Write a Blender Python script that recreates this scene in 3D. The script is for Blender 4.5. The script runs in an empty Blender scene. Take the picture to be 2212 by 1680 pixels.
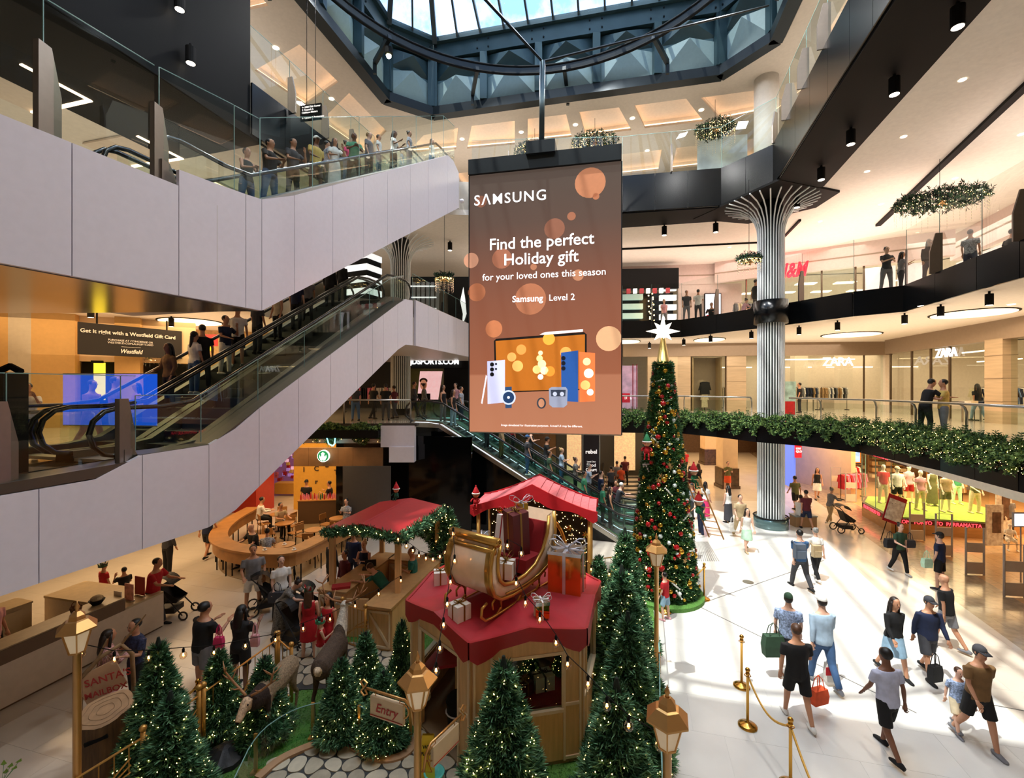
import bpy, bmesh, math, random
from mathutils import Vector, Matrix
from mathutils.geometry import tessellate_polygon
random.seed(11)
C = bpy.context.scene.collection
SC = bpy.context.scene
PI = math.pi
# ------------------------------------------------------------------ camera
F = 983.0; HY = 836.0
cam = bpy.data.cameras.new('camera'); cam.sensor_width = 36.0; cam.lens = 36.0*F/2212
cam.shift_y = -4/2212; cam.clip_end = 400
co = bpy.data.objects.new('camera', cam); C.objects.link(co)
co.location = (0, 0, 6); co.rotation_euler = (PI/2, 0, 0); SC.camera = co
# ------------------------------------------------------------------ world: blue sky with broken cloud
W = bpy.data.worlds.new('sky'); SC.world = W; W.use_nodes = True
nt = W.node_tree; nt.nodes.clear()
o_ = nt.nodes.new('ShaderNodeOutputWorld'); bg = nt.nodes.new('ShaderNodeBackground')
tc = nt.nodes.new('ShaderNodeTexCoord'); nz = nt.nodes.new('ShaderNodeTexNoise'); rp = nt.nodes.new('ShaderNodeValToRGB')
nz.inputs['Scale'].default_value = 5.0; nz.inputs['Detail'].default_value = 8.0; nz.inputs['Roughness'].default_value = .6
rp.color_ramp.elements[0].position = .40; rp.color_ramp.elements[0].color = (.20, .42, .85, 1)
rp.color_ramp.elements[1].position = .60; rp.color_ramp.elements[1].color = (.93, .97, 1, 1)
nt.links.new(tc.outputs['Generated'], nz.inputs['Vector']); nt.links.new(nz.outputs['Fac'], rp.inputs['Fac'])
nt.links.new(rp.outputs['Color'], bg.inputs['Color']); nt.links.new(bg.outputs[0], o_.inputs[0])
bg.inputs['Strength'].default_value = 3.0
# ------------------------------------------------------------------ sun and the lit ceilings of the galleries
def lamp(name, kind, loc, energy, color, size=1, size_y=None, direction=(0, 0, -1)):
 l = bpy.data.lights.new(name, kind); l.energy = energy; l.color = color
 if kind == 'SUN': l.angle = math.radians(.6)
 if kind == 'AREA':
  l.shape = 'RECTANGLE'; l.size = size; l.size_y = size_y or size; l.spread = math.radians(165)
 if kind == 'POINT': l.shadow_soft_size = size
 o = bpy.data.objects.new(name, l); C.objects.link(o); o.location = loc
 o.rotation_euler = Vector(direction).to_track_quat('-Z', 'Y').to_euler()
 if kind == 'AREA': o.visible_glossy = True
 return o
lamp('sun', 'SUN', (0, 0, 40), 5.2, (1, .95, .86), direction=(.27, .19, -.93))
WARM = (1, .74, .48); WM = (1, .86, .70); NEU = (1, .94, .87); PK = (1, .84, .76); ORG = (1, .66, .34)
AREA = [ # x, y, z, sx, sy, W, colour : the ceilings of the galleries and shops are full of downlights
 (17, 19, 8.6, 5, 12, 420, WARM), (14, 27, 8.6, 12, 3, 220, WM), (21, 30.5, 8.3, 10, 4, 300, WARM), (24, 19, 8.3, 5, 12, 420, WARM),
 (17, 20, 13.9, 5, 12, 420, PK), (10, 27.5, 13.9, 14, 3, 260, PK), (25, 22, 13.6, 8, 12, 1000, NEU), (19, 26.5, 12.6, 8, 3, 300, NEU),
 (21, 20, 3.5, 7, 14, 1600, ORG), (18.4, 20.2, 3.2, 3, 3, 260, WARM), (14, 33, 3.6, 12, 14, 1200, ORG), (15.2, 24, 3.5, 2, 6, 100, WARM),
 (-14, 20, 8.5, 9, 10, 560, ORG), (-11.5, 12, 8.4, 4, 6, 180, ORG), (-3, 29, 8.5, 8, 5, 160, NEU),
 (-14, 20, 13.9, 10, 14, 300, WM), (-2, 29, 13.9, 10, 5, 180, NEU),
 (-9, 20, 3.7, 5, 6, 260, ORG), (-12, 14.5, 3.5, 3, 5, 190, ORG), (-8, 26, 3.7, 6, 5, 260, ORG), (6, 28, 3.6, 8, 6, 160, WARM),
 (1, 27, 19.6, 20, 5, 420, NEU), (15, 17, 19.6, 5, 14, 300, NEU), (-13, 17, 19.6, 6, 12, 260, NEU)]
UP = [(17, 19, 12.2, 6, 16, 300, PK), (6, 28, 12.2, 16, 4, 160, PK), (16.5, 20, 7.4, 5, 14, 110, WM), (8, 27.5, 7.4, 12, 3, 60, WM), (-14, 18, 12.2, 7, 14, 90, WM), (0, 26.5, 17.6, 20, 4, 160, NEU), (-11.5, 16, 17.8, 3, 12, 80, NEU), (14, 15, 17.8, 4, 12, 100, NEU), (-14, 16, 7.2, 7, 12, 160, WARM)]
for x, y, z, sx, sy, e, c in UP: lamp('added_uplights', 'AREA', (x, y, z), e, c, sx, sy, (0, 0, 1))  # upward fill added in mid-air to brighten the gallery ceilings
for i, (x, y, z, sx, sy, e, c) in enumerate(AREA): lamp('ceiling_lights', 'AREA', (x, y, z), e, c, sx, sy)
for a in range(8):          # fill lights added round the ring to brighten the atrium
 lamp('ring_fill_light', 'AREA', (.4+7.6*math.cos(a*PI/4+.3), 12.85+7.6*math.sin(a*PI/4+.3), 20.2), 470 if math.cos(a*PI/4+.3) > -.2 else 190, (1, .98, .95), .5, direction=(.28, -.1, -1))
SC.view_settings.view_transform = 'Standard'; SC.view_settings.look = 'None'
SC.view_settings.exposure = 0.0; SC.view_settings.gamma = 1.0; SC.view_settings.use_curve_mapping = False
SC.cycles.max_bounces = 8; SC.cycles.diffuse_bounces = 3; SC.cycles.glossy_bounces = 3
SC.cycles.transparent_max_bounces = 24; SC.cycles.transmission_bounces = 4
SC.cycles.sample_clamp_indirect = 4.0; SC.cycles.caustics_reflective = False; SC.cycles.caustics_refractive = False
# ------------------------------------------------------------------ pixel to world (2212 x 1680 frame)
def L(px, py, z):
 y = F*(6-z)/(py-HY); return Vector(((px-1106)*y/F, y, z))
def G(px, py): return L(px, py, 0)
def D(px, py, d): return Vector(((px-1106)*d/F, d, 6-(py-HY)*d/F))
# ------------------------------------------------------------------ materials
def lin(h):
 if isinstance(h, str):
  h = tuple(int(h[i:i+2], 16)/255 for i in (0, 2, 4))
  h = tuple(c/12.92 if c <= .04045 else ((c+.055)/1.055)**2.4 for c in h)
 return h
_M = {}
def mat(name, col='808080', rough=.6, metal=0, emit=0, ecol=None, noise=0, scale=8, bump=0, coat=0, spec=.5, stretch=None):
 if name in _M: return _M[name]
 m = bpy.data.materials.new(name); m.use_nodes = True; nt = m.node_tree; b = nt.nodes['Principled BSDF']
 c = lin(col); b.inputs['Base Color'].default_value = (*c, 1); b.inputs['Roughness'].default_value = rough
 b.inputs['Metallic'].default_value = metal; b.inputs['Specular IOR Level'].default_value = spec
 if coat: b.inputs['Coat Weight'].default_value = coat; b.inputs['Coat Roughness'].default_value = .08
 if emit:
  b.inputs['Emission Color'].default_value = (*lin(ecol or col), 1); b.inputs['Emission Strength'].default_value = emit
 tcn = nt.nodes.new('ShaderNodeTexCoord'); mp = nt.nodes.new('ShaderNodeMapping'); n = nt.nodes.new('ShaderNodeTexNoise')
 n.inputs['Scale'].default_value = scale; n.inputs['Detail'].default_value = 5
 if stretch: mp.inputs['Scale'].default_value = stretch
 nt.links.new(tcn.outputs['Object'], mp.inputs[0]); nt.links.new(mp.outputs[0], n.inputs['Vector'])
 amt = noise if noise else .04
 r = nt.nodes.new('ShaderNodeValToRGB'); r.color_ramp.elements[0].position = .3; r.color_ramp.elements[1].position = .7
 r.color_ramp.elements[0].color = (*[max(0, x*(1-amt)) for x in c], 1); r.color_ramp.elements[1].color = (*[min(1, x*(1+amt)) for x in c], 1)
 nt.links.new(n.outputs['Fac'], r.inputs['Fac']); nt.links.new(r.outputs['Color'], b.inputs['Base Color'])
 if bump:
  bp = nt.nodes.new('ShaderNodeBump'); bp.inputs['Strength'].default_value = bump; bp.inputs['Distance'].default_value = .02
  nt.links.new(n.outputs['Fac'], bp.inputs['Height']); nt.links.new(bp.outputs[0], b.inputs['Normal'])
 _M[name] = m; return m
def glass(name, tint='ecf4f0', gloss=.10, rough=.0):
 if name in _M: return _M[name]
 m = bpy.data.materials.new(name); m.use_nodes = True; nt = m.node_tree; nt.nodes.clear()
 o = nt.nodes.new('ShaderNodeOutputMaterial'); t = nt.nodes.new('ShaderNodeBsdfTransparent'); g = nt.nodes.new('ShaderNodeBsdfGlossy')
 mx = nt.nodes.new('ShaderNodeMixShader'); fr = nt.nodes.new('ShaderNodeLayerWeight'); pw = nt.nodes.new('ShaderNodeMath'); ad = nt.nodes.new('ShaderNodeMath')
 ad.operation = 'MULTIPLY_ADD'; ad.inputs[1].default_value = .8; ad.inputs[2].default_value = gloss*.3; ad.use_clamp = True
 pw.operation = 'POWER'; pw.inputs[1].default_value = 4.0; fr.inputs['Blend'].default_value = .5; g.inputs['Roughness'].default_value = rough
 t.inputs['Color'].default_value = (*lin(tint), 1); g.inputs['Color'].default_value = (.9, .95, .95, 1)
 nt.links.new(fr.outputs['Facing'], pw.inputs[0]); nt.links.new(pw.outputs[0], ad.inputs[0]); nt.links.new(ad.outputs[0], mx.inputs[0])
 nt.links.new(t.outputs[0], mx.inputs[1]); nt.links.new(g.outputs[0], mx.inputs[2]); nt.links.new(mx.outputs[0], o.inputs[0])
 _M[name] = m; return m
# ------------------------------------------------------------------ mesh builder
class MB:
 def __init__(s): s.v = []; s.f = []; s.m = []; s.cur = 0
 def add(s, vs, fs):
  b = len(s.v); s.v += [tuple(v) for v in vs]; s.f += [tuple(i+b for i in f) for f in fs]; s.m += [s.cur]*len(fs); return s
 def mi(s, i): s.cur = i; return s
 def quad(s, *p): return s.add(p, [tuple(range(len(p)))])
 def box(s, c, d, rz=0, rx=0, ry=0):
  R = Matrix.Rotation(rz, 3, 'Z') @ Matrix.Rotation(ry, 3, 'Y') @ Matrix.Rotation(rx, 3, 'X')
  vs = [Vector(c)+R @ Vector((x*d[0]/2, y*d[1]/2, z*d[2]/2)) for x in (-1, 1) for y in (-1, 1) for z in (-1, 1)]
  return s.add(vs, [(0, 1, 3, 2), (4, 6, 7, 5), (0, 4, 5, 1), (2, 3, 7, 6), (0, 2, 6, 4), (1, 5, 7, 3)])
 def bar(s, a, b, w, h=None, up=(0, 0, 1)):
  a = Vector(a); b = Vector(b); h = h or w; t = (b-a).normalized(); u = Vector(up)
  if abs(t.dot(u)) > .98: u = Vector((0, 1, 0))
  x = t.cross(u).normalized()*w/2; y = x.cross(t).normalized()*h/2
  vs = [p+i*x+j*y for p in (a, b) for i, j in ((-1, -1), (1, -1), (1, 1), (-1, 1))]
  return s.add(vs, [(0, 1, 2, 3)[::-1], (4, 5, 6, 7), (0, 1, 5, 4), (1, 2, 6, 5), (2, 3, 7, 6), (3, 0, 4, 7)])
 def prism(s, poly, z0, z1):
  n = len(poly); a = sum(poly[i][0]*poly[(i+1) % n][1]-poly[(i+1) % n][0]*poly[i][1] for i in range(n))
  if a < 0: poly = poly[::-1]
  vs = [(p[0], p[1], z0) for p in poly]+[(p[0], p[1], z1) for p in poly]
  return s.add(vs, [tuple(range(n))[::-1], tuple(range(n, 2*n))]+[(i, (i+1) % n, n+(i+1) % n, n+i) for i in range(n)])
 def slab(s, outer, holes, z0, z1):
  loops = [outer]+holes; flat = [p for l in loops for p in l]
  tr = tessellate_polygon([[Vector((p[0], p[1], 0)) for p in l] for l in loops]); n = len(flat)
  vs = [(p[0], p[1], z0) for p in flat]+[(p[0], p[1], z1) for p in flat]
  fs = []
  for t in tr:
   a, b, c = [flat[i] for i in t]; cr = (b[0]-a[0])*(c[1]-a[1])-(b[1]-a[1])*(c[0]-a[0])
   t = tuple(t) if cr > 0 else tuple(t)[::-1]; fs.append(t[::-1]); fs.append(tuple(i+n for i in t))
  o = 0
  for l in loops:
   k = len(l); fs += [(o+i, o+(i+1) % k, n+o+(i+1) % k, n+o+i) for i in range(k)]; o += k
  return s.add(vs, fs)
 def tube(s, pts, r, n=8, closed=False):
  pts = [Vector(p) for p in pts]; k = len(pts); rs = r if isinstance(r, (list, tuple)) else [r]*k; vs = []; up = None
  for i, p in enumerate(pts):
   if closed: t = pts[(i+1) % k]-pts[i-1]
   else: t = pts[min(i+1, k-1)]-pts[max(i-1, 0)]
   t.normalize()
   if up is None: up = Vector((0, 0, 1)) if abs(t.z) < .9 else Vector((1, 0, 0))
   x = t.cross(up).normalized(); up = x.cross(t).normalized()
   vs += [p+rs[i]*(math.cos(2*PI*j/n)*x+math.sin(2*PI*j/n)*up) for j in range(n)]
  fs = []
  for i in range(k if closed else k-1):
   a = i*n; b = ((i+1) % k)*n
   fs += [(a+j, a+(j+1) % n, b+(j+1) % n, b+j) for j in range(n)]
  if not closed: fs += [tuple(range(n))[::-1], tuple((k-1)*n+j for j in range(n))]
  return s.add(vs, fs)
 def lathe(s, prof, c=(0, 0, 0), n=16, rz=0):
  vs = []; fs = []; c = Vector(c)
  for r, z in prof: vs += [c+Vector((r*math.cos(rz+2*PI*j/n), r*math.sin(rz+2*PI*j/n), z)) for j in range(n)]
  for i in range(len(prof)-1):
   a = i*n; b = a+n; fs += [(a+j, a+(j+1) % n, b+(j+1) % n, b+j) for j in range(n)]
  fs += [tuple(range(n))[::-1], tuple(range((len(prof)-1)*n, len(prof)*n))]
  return s.add(vs, fs)
 def ball(s, c, r, n=8, m=6, sq=(1, 1, 1)):
  vs = [Vector(c)+Vector((0, 0, -r*sq[2]))]; fs = []
  for i in range(1, m):
   a = -PI/2+PI*i/m
   vs += [Vector(c)+Vector((r*sq[0]*math.cos(a)*math.cos(2*PI*j/n), r*sq[1]*math.cos(a)*math.sin(2*PI*j/n), r*sq[2]*math.sin(a))) for j in range(n)]
  vs.append(Vector(c)+Vector((0, 0, r*sq[2])))
  fs += [(0, 1+(j+1) % n, 1+j) for j in range(n)]
  for i in range(m-2):
   a = 1+i*n; b = a+n; fs += [(a+j, a+(j+1) % n, b+(j+1) % n, b+j) for j in range(n)]
  a = 1+(m-2)*n; t = len(vs)-1; fs += [(a+j, a+(j+1) % n, t) for j in range(n)]
  return s.add(vs, fs)
 def sweep(s, pts, w, z0, z1):      # a wall of thickness w along a plan polyline
  return s.ribbon([(p[0], p[1]) for p in pts], w, [(z0, z1)]*len(pts))
 def ribbon(s, pts, w, zz):
  P = [Vector((p[0], p[1])) for p in pts]; k = len(P); vs = []
  for i, p in enumerate(P):
   t = (P[min(i+1, k-1)]-P[max(i-1, 0)]).normalized(); nrm = Vector((-t.y, t.x))*w/2
   for q, z in ((p-nrm, zz[i][0]), (p+nrm, zz[i][0]), (p+nrm, zz[i][1]), (p-nrm, zz[i][1])): vs.append((q.x, q.y, z))
  fs = [(3, 2, 1, 0), tuple(4*(k-1)+j for j in range(4))]
  for i in range(k-1):
   a = 4*i; b = a+4; fs += [(a+j, a+(j+1) % 4, b+(j+1) % 4, b+j) for j in range(4)]
  return s.add(vs, fs)
 def star(s, c, r1, r2, n, th, X=(1, 0, 0), Z=(0, 0, 1)):
  X = Vector(X).normalized(); Z = Vector(Z).normalized(); N = X.cross(Z); c = Vector(c); vs = []
  for i in range(2*n):
   a = PI*i/n; r = r1 if i % 2 == 0 else r2; vs.append(c+r*(math.sin(a)*X+math.cos(a)*Z))
  vs += [c+N*th, c-N*th]; k = 2*n
  return s.add(vs, [(i, (i+1) % k, k) for i in range(k)]+[((i+1) % k, i, k+1) for i in range(k)])
 def mesh(s, name, mats, smooth=False):
  me = bpy.data.meshes.new(name); me.from_pydata(s.v, [], s.f)
  for m in (mats if isinstance(mats, (list, tuple)) else [mats]): me.materials.append(m)
  if len(me.materials) > 1: me.polygons.foreach_set('material_index', s.m)
  if smooth: me.polygons.foreach_set('use_smooth', [True]*len(s.f))
  me.update(); return me
 def build(s, name, mats, parent=None, smooth=False, world=True, kind=None, label=None):
  if parent is not None and world:
   M = winv(parent); s.v = [tuple(M @ Vector(v)) for v in s.v]
  return link(name, s.mesh(name, mats, smooth), parent, kind=kind, label=label)
def winv(p):
 M = Matrix.Identity(4)
 while p is not None: M = p.matrix_basis @ M; p = p.parent
 return M.inverted()
def link(name, data, parent=None, loc=(0, 0, 0), rz=0, kind=None, label=None, scale=None):
 o = bpy.data.objects.new(name, data); C.objects.link(o); o.location = loc; o.rotation_euler = (0, 0, rz)
 if scale: o.scale = (scale,)*3 if not isinstance(scale, tuple) else scale
 if parent is not None: o.parent = parent
 if kind: o['kind'] = kind
 if label: o['label'] = label
 o.matrix_basis
 return o
def tag(o, label, cat, group=None, kind=None):
 o['label'] = label; o['category'] = cat
 if group: o['group'] = group
 if kind: o['kind'] = kind
 return o
def thing(name, label, cat, loc=(0, 0, 0), rz=0, group=None, kind=None, scale=None):
 o = link(name, None, None, loc, rz, scale=scale); o.empty_display_size = .1
 return tag(o, label, cat, group, kind)
def struct(name, mb, m, parent=None, smooth=False, label=None):
 o = mb.build(name, m, parent, smooth)
 if parent is None: o['kind'] = 'structure'
 if label: o['label'] = label
 return o
def skit(name, label=None):        # a piece of the setting with its own parts
 o = link(name, None); o['kind'] = 'structure'
 if label: o['label'] = label
 return o
def clone(root, loc, rz=0, label=None, group=None, scale=None):
 r = root.copy(); C.objects.link(r); r.location = loc; r.rotation_euler = (0, 0, rz)
 if scale: r.scale = (scale,)*3
 if label: r['label'] = label
 if group: r['group'] = group
 for ch in list(root.children):
  c = ch.copy(); C.objects.link(c); c.parent = r
  for g in ch.children:
   d = g.copy(); C.objects.link(d); d.parent = c
 return r
def text(body, size, m, parent, origin, X, Z, bold=0, align='LEFT', ext=.006, name='lettering', shear=0, sx=1.0, spacing=1.0):
 cu = bpy.data.curves.new(name, 'FONT'); cu.body = body; cu.size = size; cu.align_x = align; cu.offset = bold; cu.extrude = ext
 cu.shear = shear; cu.space_character = spacing; cu.resolution_u = 3; cu.materials.append(m)
 X = Vector(X).normalized(); Z = Vector(Z).normalized(); N = X.cross(Z)
 M = Matrix(((X.x*sx, Z.x, N.x, origin[0]), (X.y*sx, Z.y, N.y, origin[1]), (X.z*sx, Z.z, N.z, origin[2]), (0, 0, 0, 1)))
 tmp = bpy.data.objects.new(name, cu); me = bpy.data.meshes.new_from_object(tmp); bpy.data.objects.remove(tmp); me.name = name
 o = bpy.data.objects.new(name, me); C.objects.link(o)
 if parent is not None: o.parent = parent; M = winv(parent) @ M
 o.matrix_basis = M
 return o
TH = math.radians(15); FW = Vector((math.sin(TH), math.cos(TH), 0)); RT = Vector((math.cos(TH), -math.sin(TH), 0))
GZ = -TH    # z rotation of anything aligned with the building grid
# ================================================================== STRUCTURE
Z1, Z2, Z3, ZC = 4.5, 9.6, 15.6, 19.8
# plan outlines of the atrium opening at each level
V1 = [(9.6, -4), (10.6, 7), (11.1, 9.9), (11.75, 12.4), (12.2, 15.9), (11.3, 17.7), (10.2, 18.9), (9.4, 20.8), (8.4, 22.4), (5.4, 22.9), (1.5, 24.2), (-3.4, 24.2), (-4.3, 20.8), (-4.07, 18.5), (-9.4, 18.5), (-9.4, 8.6), (-6.5, 8.5), (-7.13, 6.3), (-9.8, -4)]
V2 = [(11.0, -4), (12.3, 8), (12.8, 11.4), (13.15, 12.8), (14.25, 16.5), (13.2, 17.6), (11.5, 21.2), (9.27, 24.9), (6.2, 25.5), (-2.4, 25.9), (-4.0, 18.7), (-9.6, 18.9), (-9.6, 9.9), (-5.37, 9.71), (-6.0, 8.17), (-6.74, 6), (-10.2, -4)]
V3 = [(4.0, -4), (7.8, 9), (8.46, 11.3), (10.5, 18.2), (9.3, 20.2), (5.1, 20.97), (-2.0, 21.3), (-5.9, 21.0), (-6.3, 21.0), (-8.34, 14.5), (-13.2, -4)]
OUT = [(-34, -6), (34, -6), (34, 46), (-34, 46)]
beige = mat('ceiling_beige', 'efe6da', .75); warmw = mat('warm_wall', 'dcc09a', .7, noise=.05, scale=3)
black = mat('black_metal_panel', '0a0d10', .22, 0, noise=.15, scale=2, spec=.35); blackm = mat('matt_black', '0a0908', .7, spec=.2)
white_clad = mat('white_cladding', 'e6e1ea', .38, noise=.02, coat=.2); steel = mat('brushed_steel', 'b8b5ae', .3, 1)
bronze = mat('bronze_fin', '8a8078', .35, .8); pane = glass('clear_glass'); pane_d = glass('glass_dark', 'c6d6d2', .16)
gold = mat('brass_gold', 'd6a24a', .22, 1); goldp = mat('gold_paint', 'c99a52', .38, .7, noise=.1, scale=12)
marble = mat('white_marble', 'dcdad4', .22, noise=.05, scale=1.3, coat=.35)
marble2 = mat('cream_marble', 'd5cabb', .2, noise=.07, scale=1.1, coat=.4)
granite = mat('brown_granite', 'a8957c', .22, noise=.3, scale=5, coat=.3, bump=0)
woodf = mat('oak_floor', 'c9a070', .3, noise=.25, scale=2.2, stretch=(1, 9, 1), coat=.3)
grout = mat('grout', 'b9b6b0', .8); shinyf = mat('cream_gallery_floor', 'd9cdbb', .16, noise=.12, scale=1.5, coat=.4)
led = mat('warm_cove_light', 'ffd0a0', 1, emit=3.6, ecol='ffd9b4'); ledw = mat('white_light', 'fff0dc', 1, emit=6, ecol='fff0d8')
# ---- ground floor: beds with stone tiles laid on them
fl = skit('floor', 'white marble atrium floor');
MB().slab(OUT, [], -.5, -.012).build('screed', grout, fl)
def in_poly(x, y, P):
 c = False
 for i in range(len(P)):
  (x1, y1), (x2, y2) = P[i], P[i-1]
  if (y1 > y) != (y2 > y) and x < (x2-x1)*(y-y1)/(y2-y1)+x1: c = not c
 return c
SHOP = lambda y: 14.1+(y-13)*.323           # line of the shop thresholds on the right
def clip(poly, hp):       # keep the side where n.p <= c
 out = []
 for nx, ny, c in hp:
  out = []
  for i in range(len(poly)):
   p, q = poly[i-1], poly[i]; dp, dq = nx*p[0]+ny*p[1]-c, nx*q[0]+ny*q[1]-c
   if (dp <= 0) != (dq <= 0):
    t = dp/(dp-dq); out.append((p[0]+(q[0]-p[0])*t, p[1]+(q[1]-p[1])*t))
   if dq <= 0: out.append(q)
  poly = out
  if len(poly) < 3: return []
 return poly
def tile_field(hp, m, size, joint, nmax, parent, name='tile', ang=GZ):
 sx, sy = size[0]-joint, size[1]-joint
 T = MB().box((0, 0, -.008), (sx, sy, .016)).mesh(name, m); rest = MB(); cs, sn = math.cos(ang), math.sin(ang); got = []
 big = clip([(-33, 3), (33, 3), (33, 45), (-33, 45)], hp); MB().prism(big, -.1, -.004).build('bed', m, parent)
 for i in range(-80, 80):
  for j in range(-20, 90):
   u, v = (i+.5*(j % 2))*size[0], j*size[1]; x, y = u*cs-v*sn, u*sn+v*cs
   if abs(x) > 33 or not 3 < y < 45: continue
   q = [(x+a*sx/2*cs-b*sy/2*sn, y+a*sx/2*sn+b*sy/2*cs) for a, b in ((-1, -1), (1, -1), (1, 1), (-1, 1))]
   c = clip(q, hp)
   if c: got.append((x*x+y*y, x, y, c, all(n[0]*p[0]+n[1]*p[1] <= n[2] for p in q for n in hp)))
 got.sort(); k = 0
 for d, x, y, c, whole in got:
  if abs(x) < 1.2*y and y > 6.4 and k < nmax:
   k += 1
   if whole: link(name, T, parent, (x, y, 0), ang)
   else: MB().prism(c, -.016, 0).build(name, m, parent)
  else: rest.prism(c, -.016, 0)
 if rest.v: rest.build(name, m, parent)['kind'] = 'stuff'
K1 = (1, -.323, 14.1-13*.323); LEFT = (1, -.32, 2.0-7*.32)
def hp_(n, c, sgn): return (n[0]*sgn, n[1]*sgn, (n[2]+c)*sgn)
tile_field([hp_(LEFT, 0, -1), hp_(K1, -3.4, 1), (0, 1, 24)], marble, (1.0, 1.0), .003, 150, fl)
tile_field([hp_(LEFT, 0, 1), (0, 1, 24)], mat('beige_marble', 'cdc3b5', .24, noise=.06, scale=1.2, coat=.3), (1.2, .8), .003, 60, fl)
tile_field([hp_(K1, -3.4, -1), hp_(K1, -1.6, 1), (0, 1, 24)], marble2, (1.2, .9), .003, 30, fl)
tile_field([hp_(K1, -1.6, 1), (0, -1, -24)], marble2, (1.2, .9), .003, 0, fl)
tile_field([hp_(K1, -1.6, -1), hp_(K1, .2, 1)], granite, (1.2, .6), .005, 50, fl)
fs = skit('floor', 'honey oak plank floor inside the clothes shop')
tile_field([hp_(K1, .2, -1)], woodf, (.36, 2.4), .005, 120, fs, 'plank')
for a, b in (((1440, 1330), (1780, 1210)), ((1490, 1300), (1980, 1540)), ((2130, 1520), (2212, 1535))):
 MB().bar(G(*a)+Vector((0, 0, .003)), G(*b)+Vector((0, 0, .003)), .02, .006).build('expansion_joint', mat('dark_joint', '6c6862', .6), fl)
tg = mat('tactile_grey', '9a9790', .5)
a, b, c, d = G(1501, 1212), G(1553, 1212), G(1500, 1170), G(1528, 1170)
for i in range(12):
 t = i/11; MB().bar(a.lerp(b, t)+Vector((0, 0, .005)), c.lerp(d, t)+Vector((0, 0, .005)), .035, .01).build('tactile_strip', tg, fl)
MB().lathe([(.16, 0), (.16, .006), (.02, .007)], G(1616, 1257), 20).build('drain_cover', steel, fl)
# ---- slabs of the galleries
def level(void, z0, z1, mc, mf, lab):
 struct('ceiling', MB().slab(OUT, [void], z0, z0+.25), mc, label=f'ceiling under the {lab} gallery')
 struct('floor', MB().slab(OUT, [void], z0+.25, z1), mf, label=f'polished floor of the {lab} gallery')
level(V1, 3.72, Z1, beige, shinyf, 'first'); level(V2, 8.75, Z2, beige, shinyf, 'second'); level(V3, 14.05, Z3, beige, shinyf, 'third')
# ---- fascias: one panel after another
def split(pts, step):
 out = []
 for a, b in zip(pts, pts[1:]):
  a, b = Vector(a[:2]), Vector(b[:2]); n = max(1, round((b-a).length/step))
  out += [(a.lerp(b, i/n), a.lerp(b, (i+1)/n)) for i in range(n)]
 return out
def fascia(name, pts, z0, z1, m, step=1.6, th=.07, side=1, gap=.015, label=None):
 r = skit(name, label)
 for a, b in split(pts, step):
  d = (b-a).normalized(); nr = Vector((d.y, -d.x))*side*th/2; a2, b2 = a+d*gap/2+nr, b-d*gap/2+nr; zm = (z0+z1)/2
  MB().bar((*a2, zm), (*b2, zm), th, z1-z0).build('panel', m, r)
 return r
R1 = [(11.1, 9.9), (11.75, 12.4), (12.2, 15.9), (11.3, 17.7), (10.2, 18.9), (9.4, 20.8), (8.4, 22.4), (5.4, 22.9), (1.5, 24.2)]
R2 = [(12.3, 8), (12.8, 11.4), (13.15, 12.8), (14.25, 16.5), (13.2, 17.6), (11.5, 21.2), (9.27, 24.9), (6.2, 25.5), (-2.4, 25.9)]
R3 = [(5.95, 2.5), (7.8, 9), (8.46, 11.3), (10.5, 18.2), (9.3, 20.2), (5.1, 20.97), (-1.9, 21.3)]
fascia('trim_1', [(10.6, 7)]+R1, 3.72, 4.52, black, label='black edge panels of the first gallery', side=-1)
fascia('trim_2', R2, 8.73, 9.68, black, 1.9, label='black edge panels of the second gallery', side=-1)
fascia('trim_3', R3, 14.05, 15.7, black, 1.5, label='tall black edge panels of the third gallery', side=-1)
fascia('trim_4', [(-6.3, 21.0), (-8.34, 14.5)], 14.05, 15.7, black, 1.5, label='black edge panels of the left third gallery', side=-1)
# dark soffit that runs round the third-floor opening
def off(pts, w):
 P = [Vector(p[:2]) for p in pts]; out = []
 for i, p in enumerate(P):
  t = (P[min(i+1, len(P)-1)]-P[max(i-1, 0)]).normalized(); out.append(p+Vector((t.y, -t.x))*w)
 return out
struct('trim_5', MB().ribbon(off(R3, .95), 1.9, [(13.98, 14.06)]*len(R3)).prism([(10.3, 17.5), (13.4, 18.6), (13.5, 20.2), (11.5, 22.2), (8.6, 21.6)], 13.96, 14.05), blackm, label='matt black soffit round the third gallery')
struct('trim_6', MB().bar((10.2, 4, 14.0), (18.1, 22.5, 14.0), .22, .1).bar((13.8, 21.8, 14.0), (14.6, 24.6, 14.02), .1, .1).bar((5, 26.6, 14.0), (13.8, 25.2, 14.02), .08, .1), blackm, label='black service slot in the second-floor ceiling')
# near-left: black box above the escalator, dark soffit under the third gallery
struct('wall_left', MB().prism([(-8.34, 14.5), (-8.9, 14.65), (-14.4, -4), (-13.1, -4)], 13.94, 24), blackm, label='tall black wall above the left escalators')
struct('trim_7', MB().prism([(-8.2, 14.9), (-11.9, 16.0), (-17.5, -4), (-13.0, -4)], 13.95, 14.05), blackm, label='dark soffit beside the black wall')
struct('wall_left', MB().prism([(-6.4, 21), (-6.45, 21.0), (-8.5, 14.5), (-8.45, 14.5)], 14.0, 14.1), blackm)
# ---- outer walls
struct('wall_back', MB().box((0, 45.8, 10), (68, .4, 20.5)), warmw); struct('wall_right', MB().box((33.8, 20, 10), (.4, 52, 20.5)), warmw)
struct('wall_left', MB().box((-33.8, 20, 10), (.4, 52, 20.5)), warmw); struct('wall_front', MB().box((0, -5.8, 10), (68, .4, 20.5)), warmw)
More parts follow.
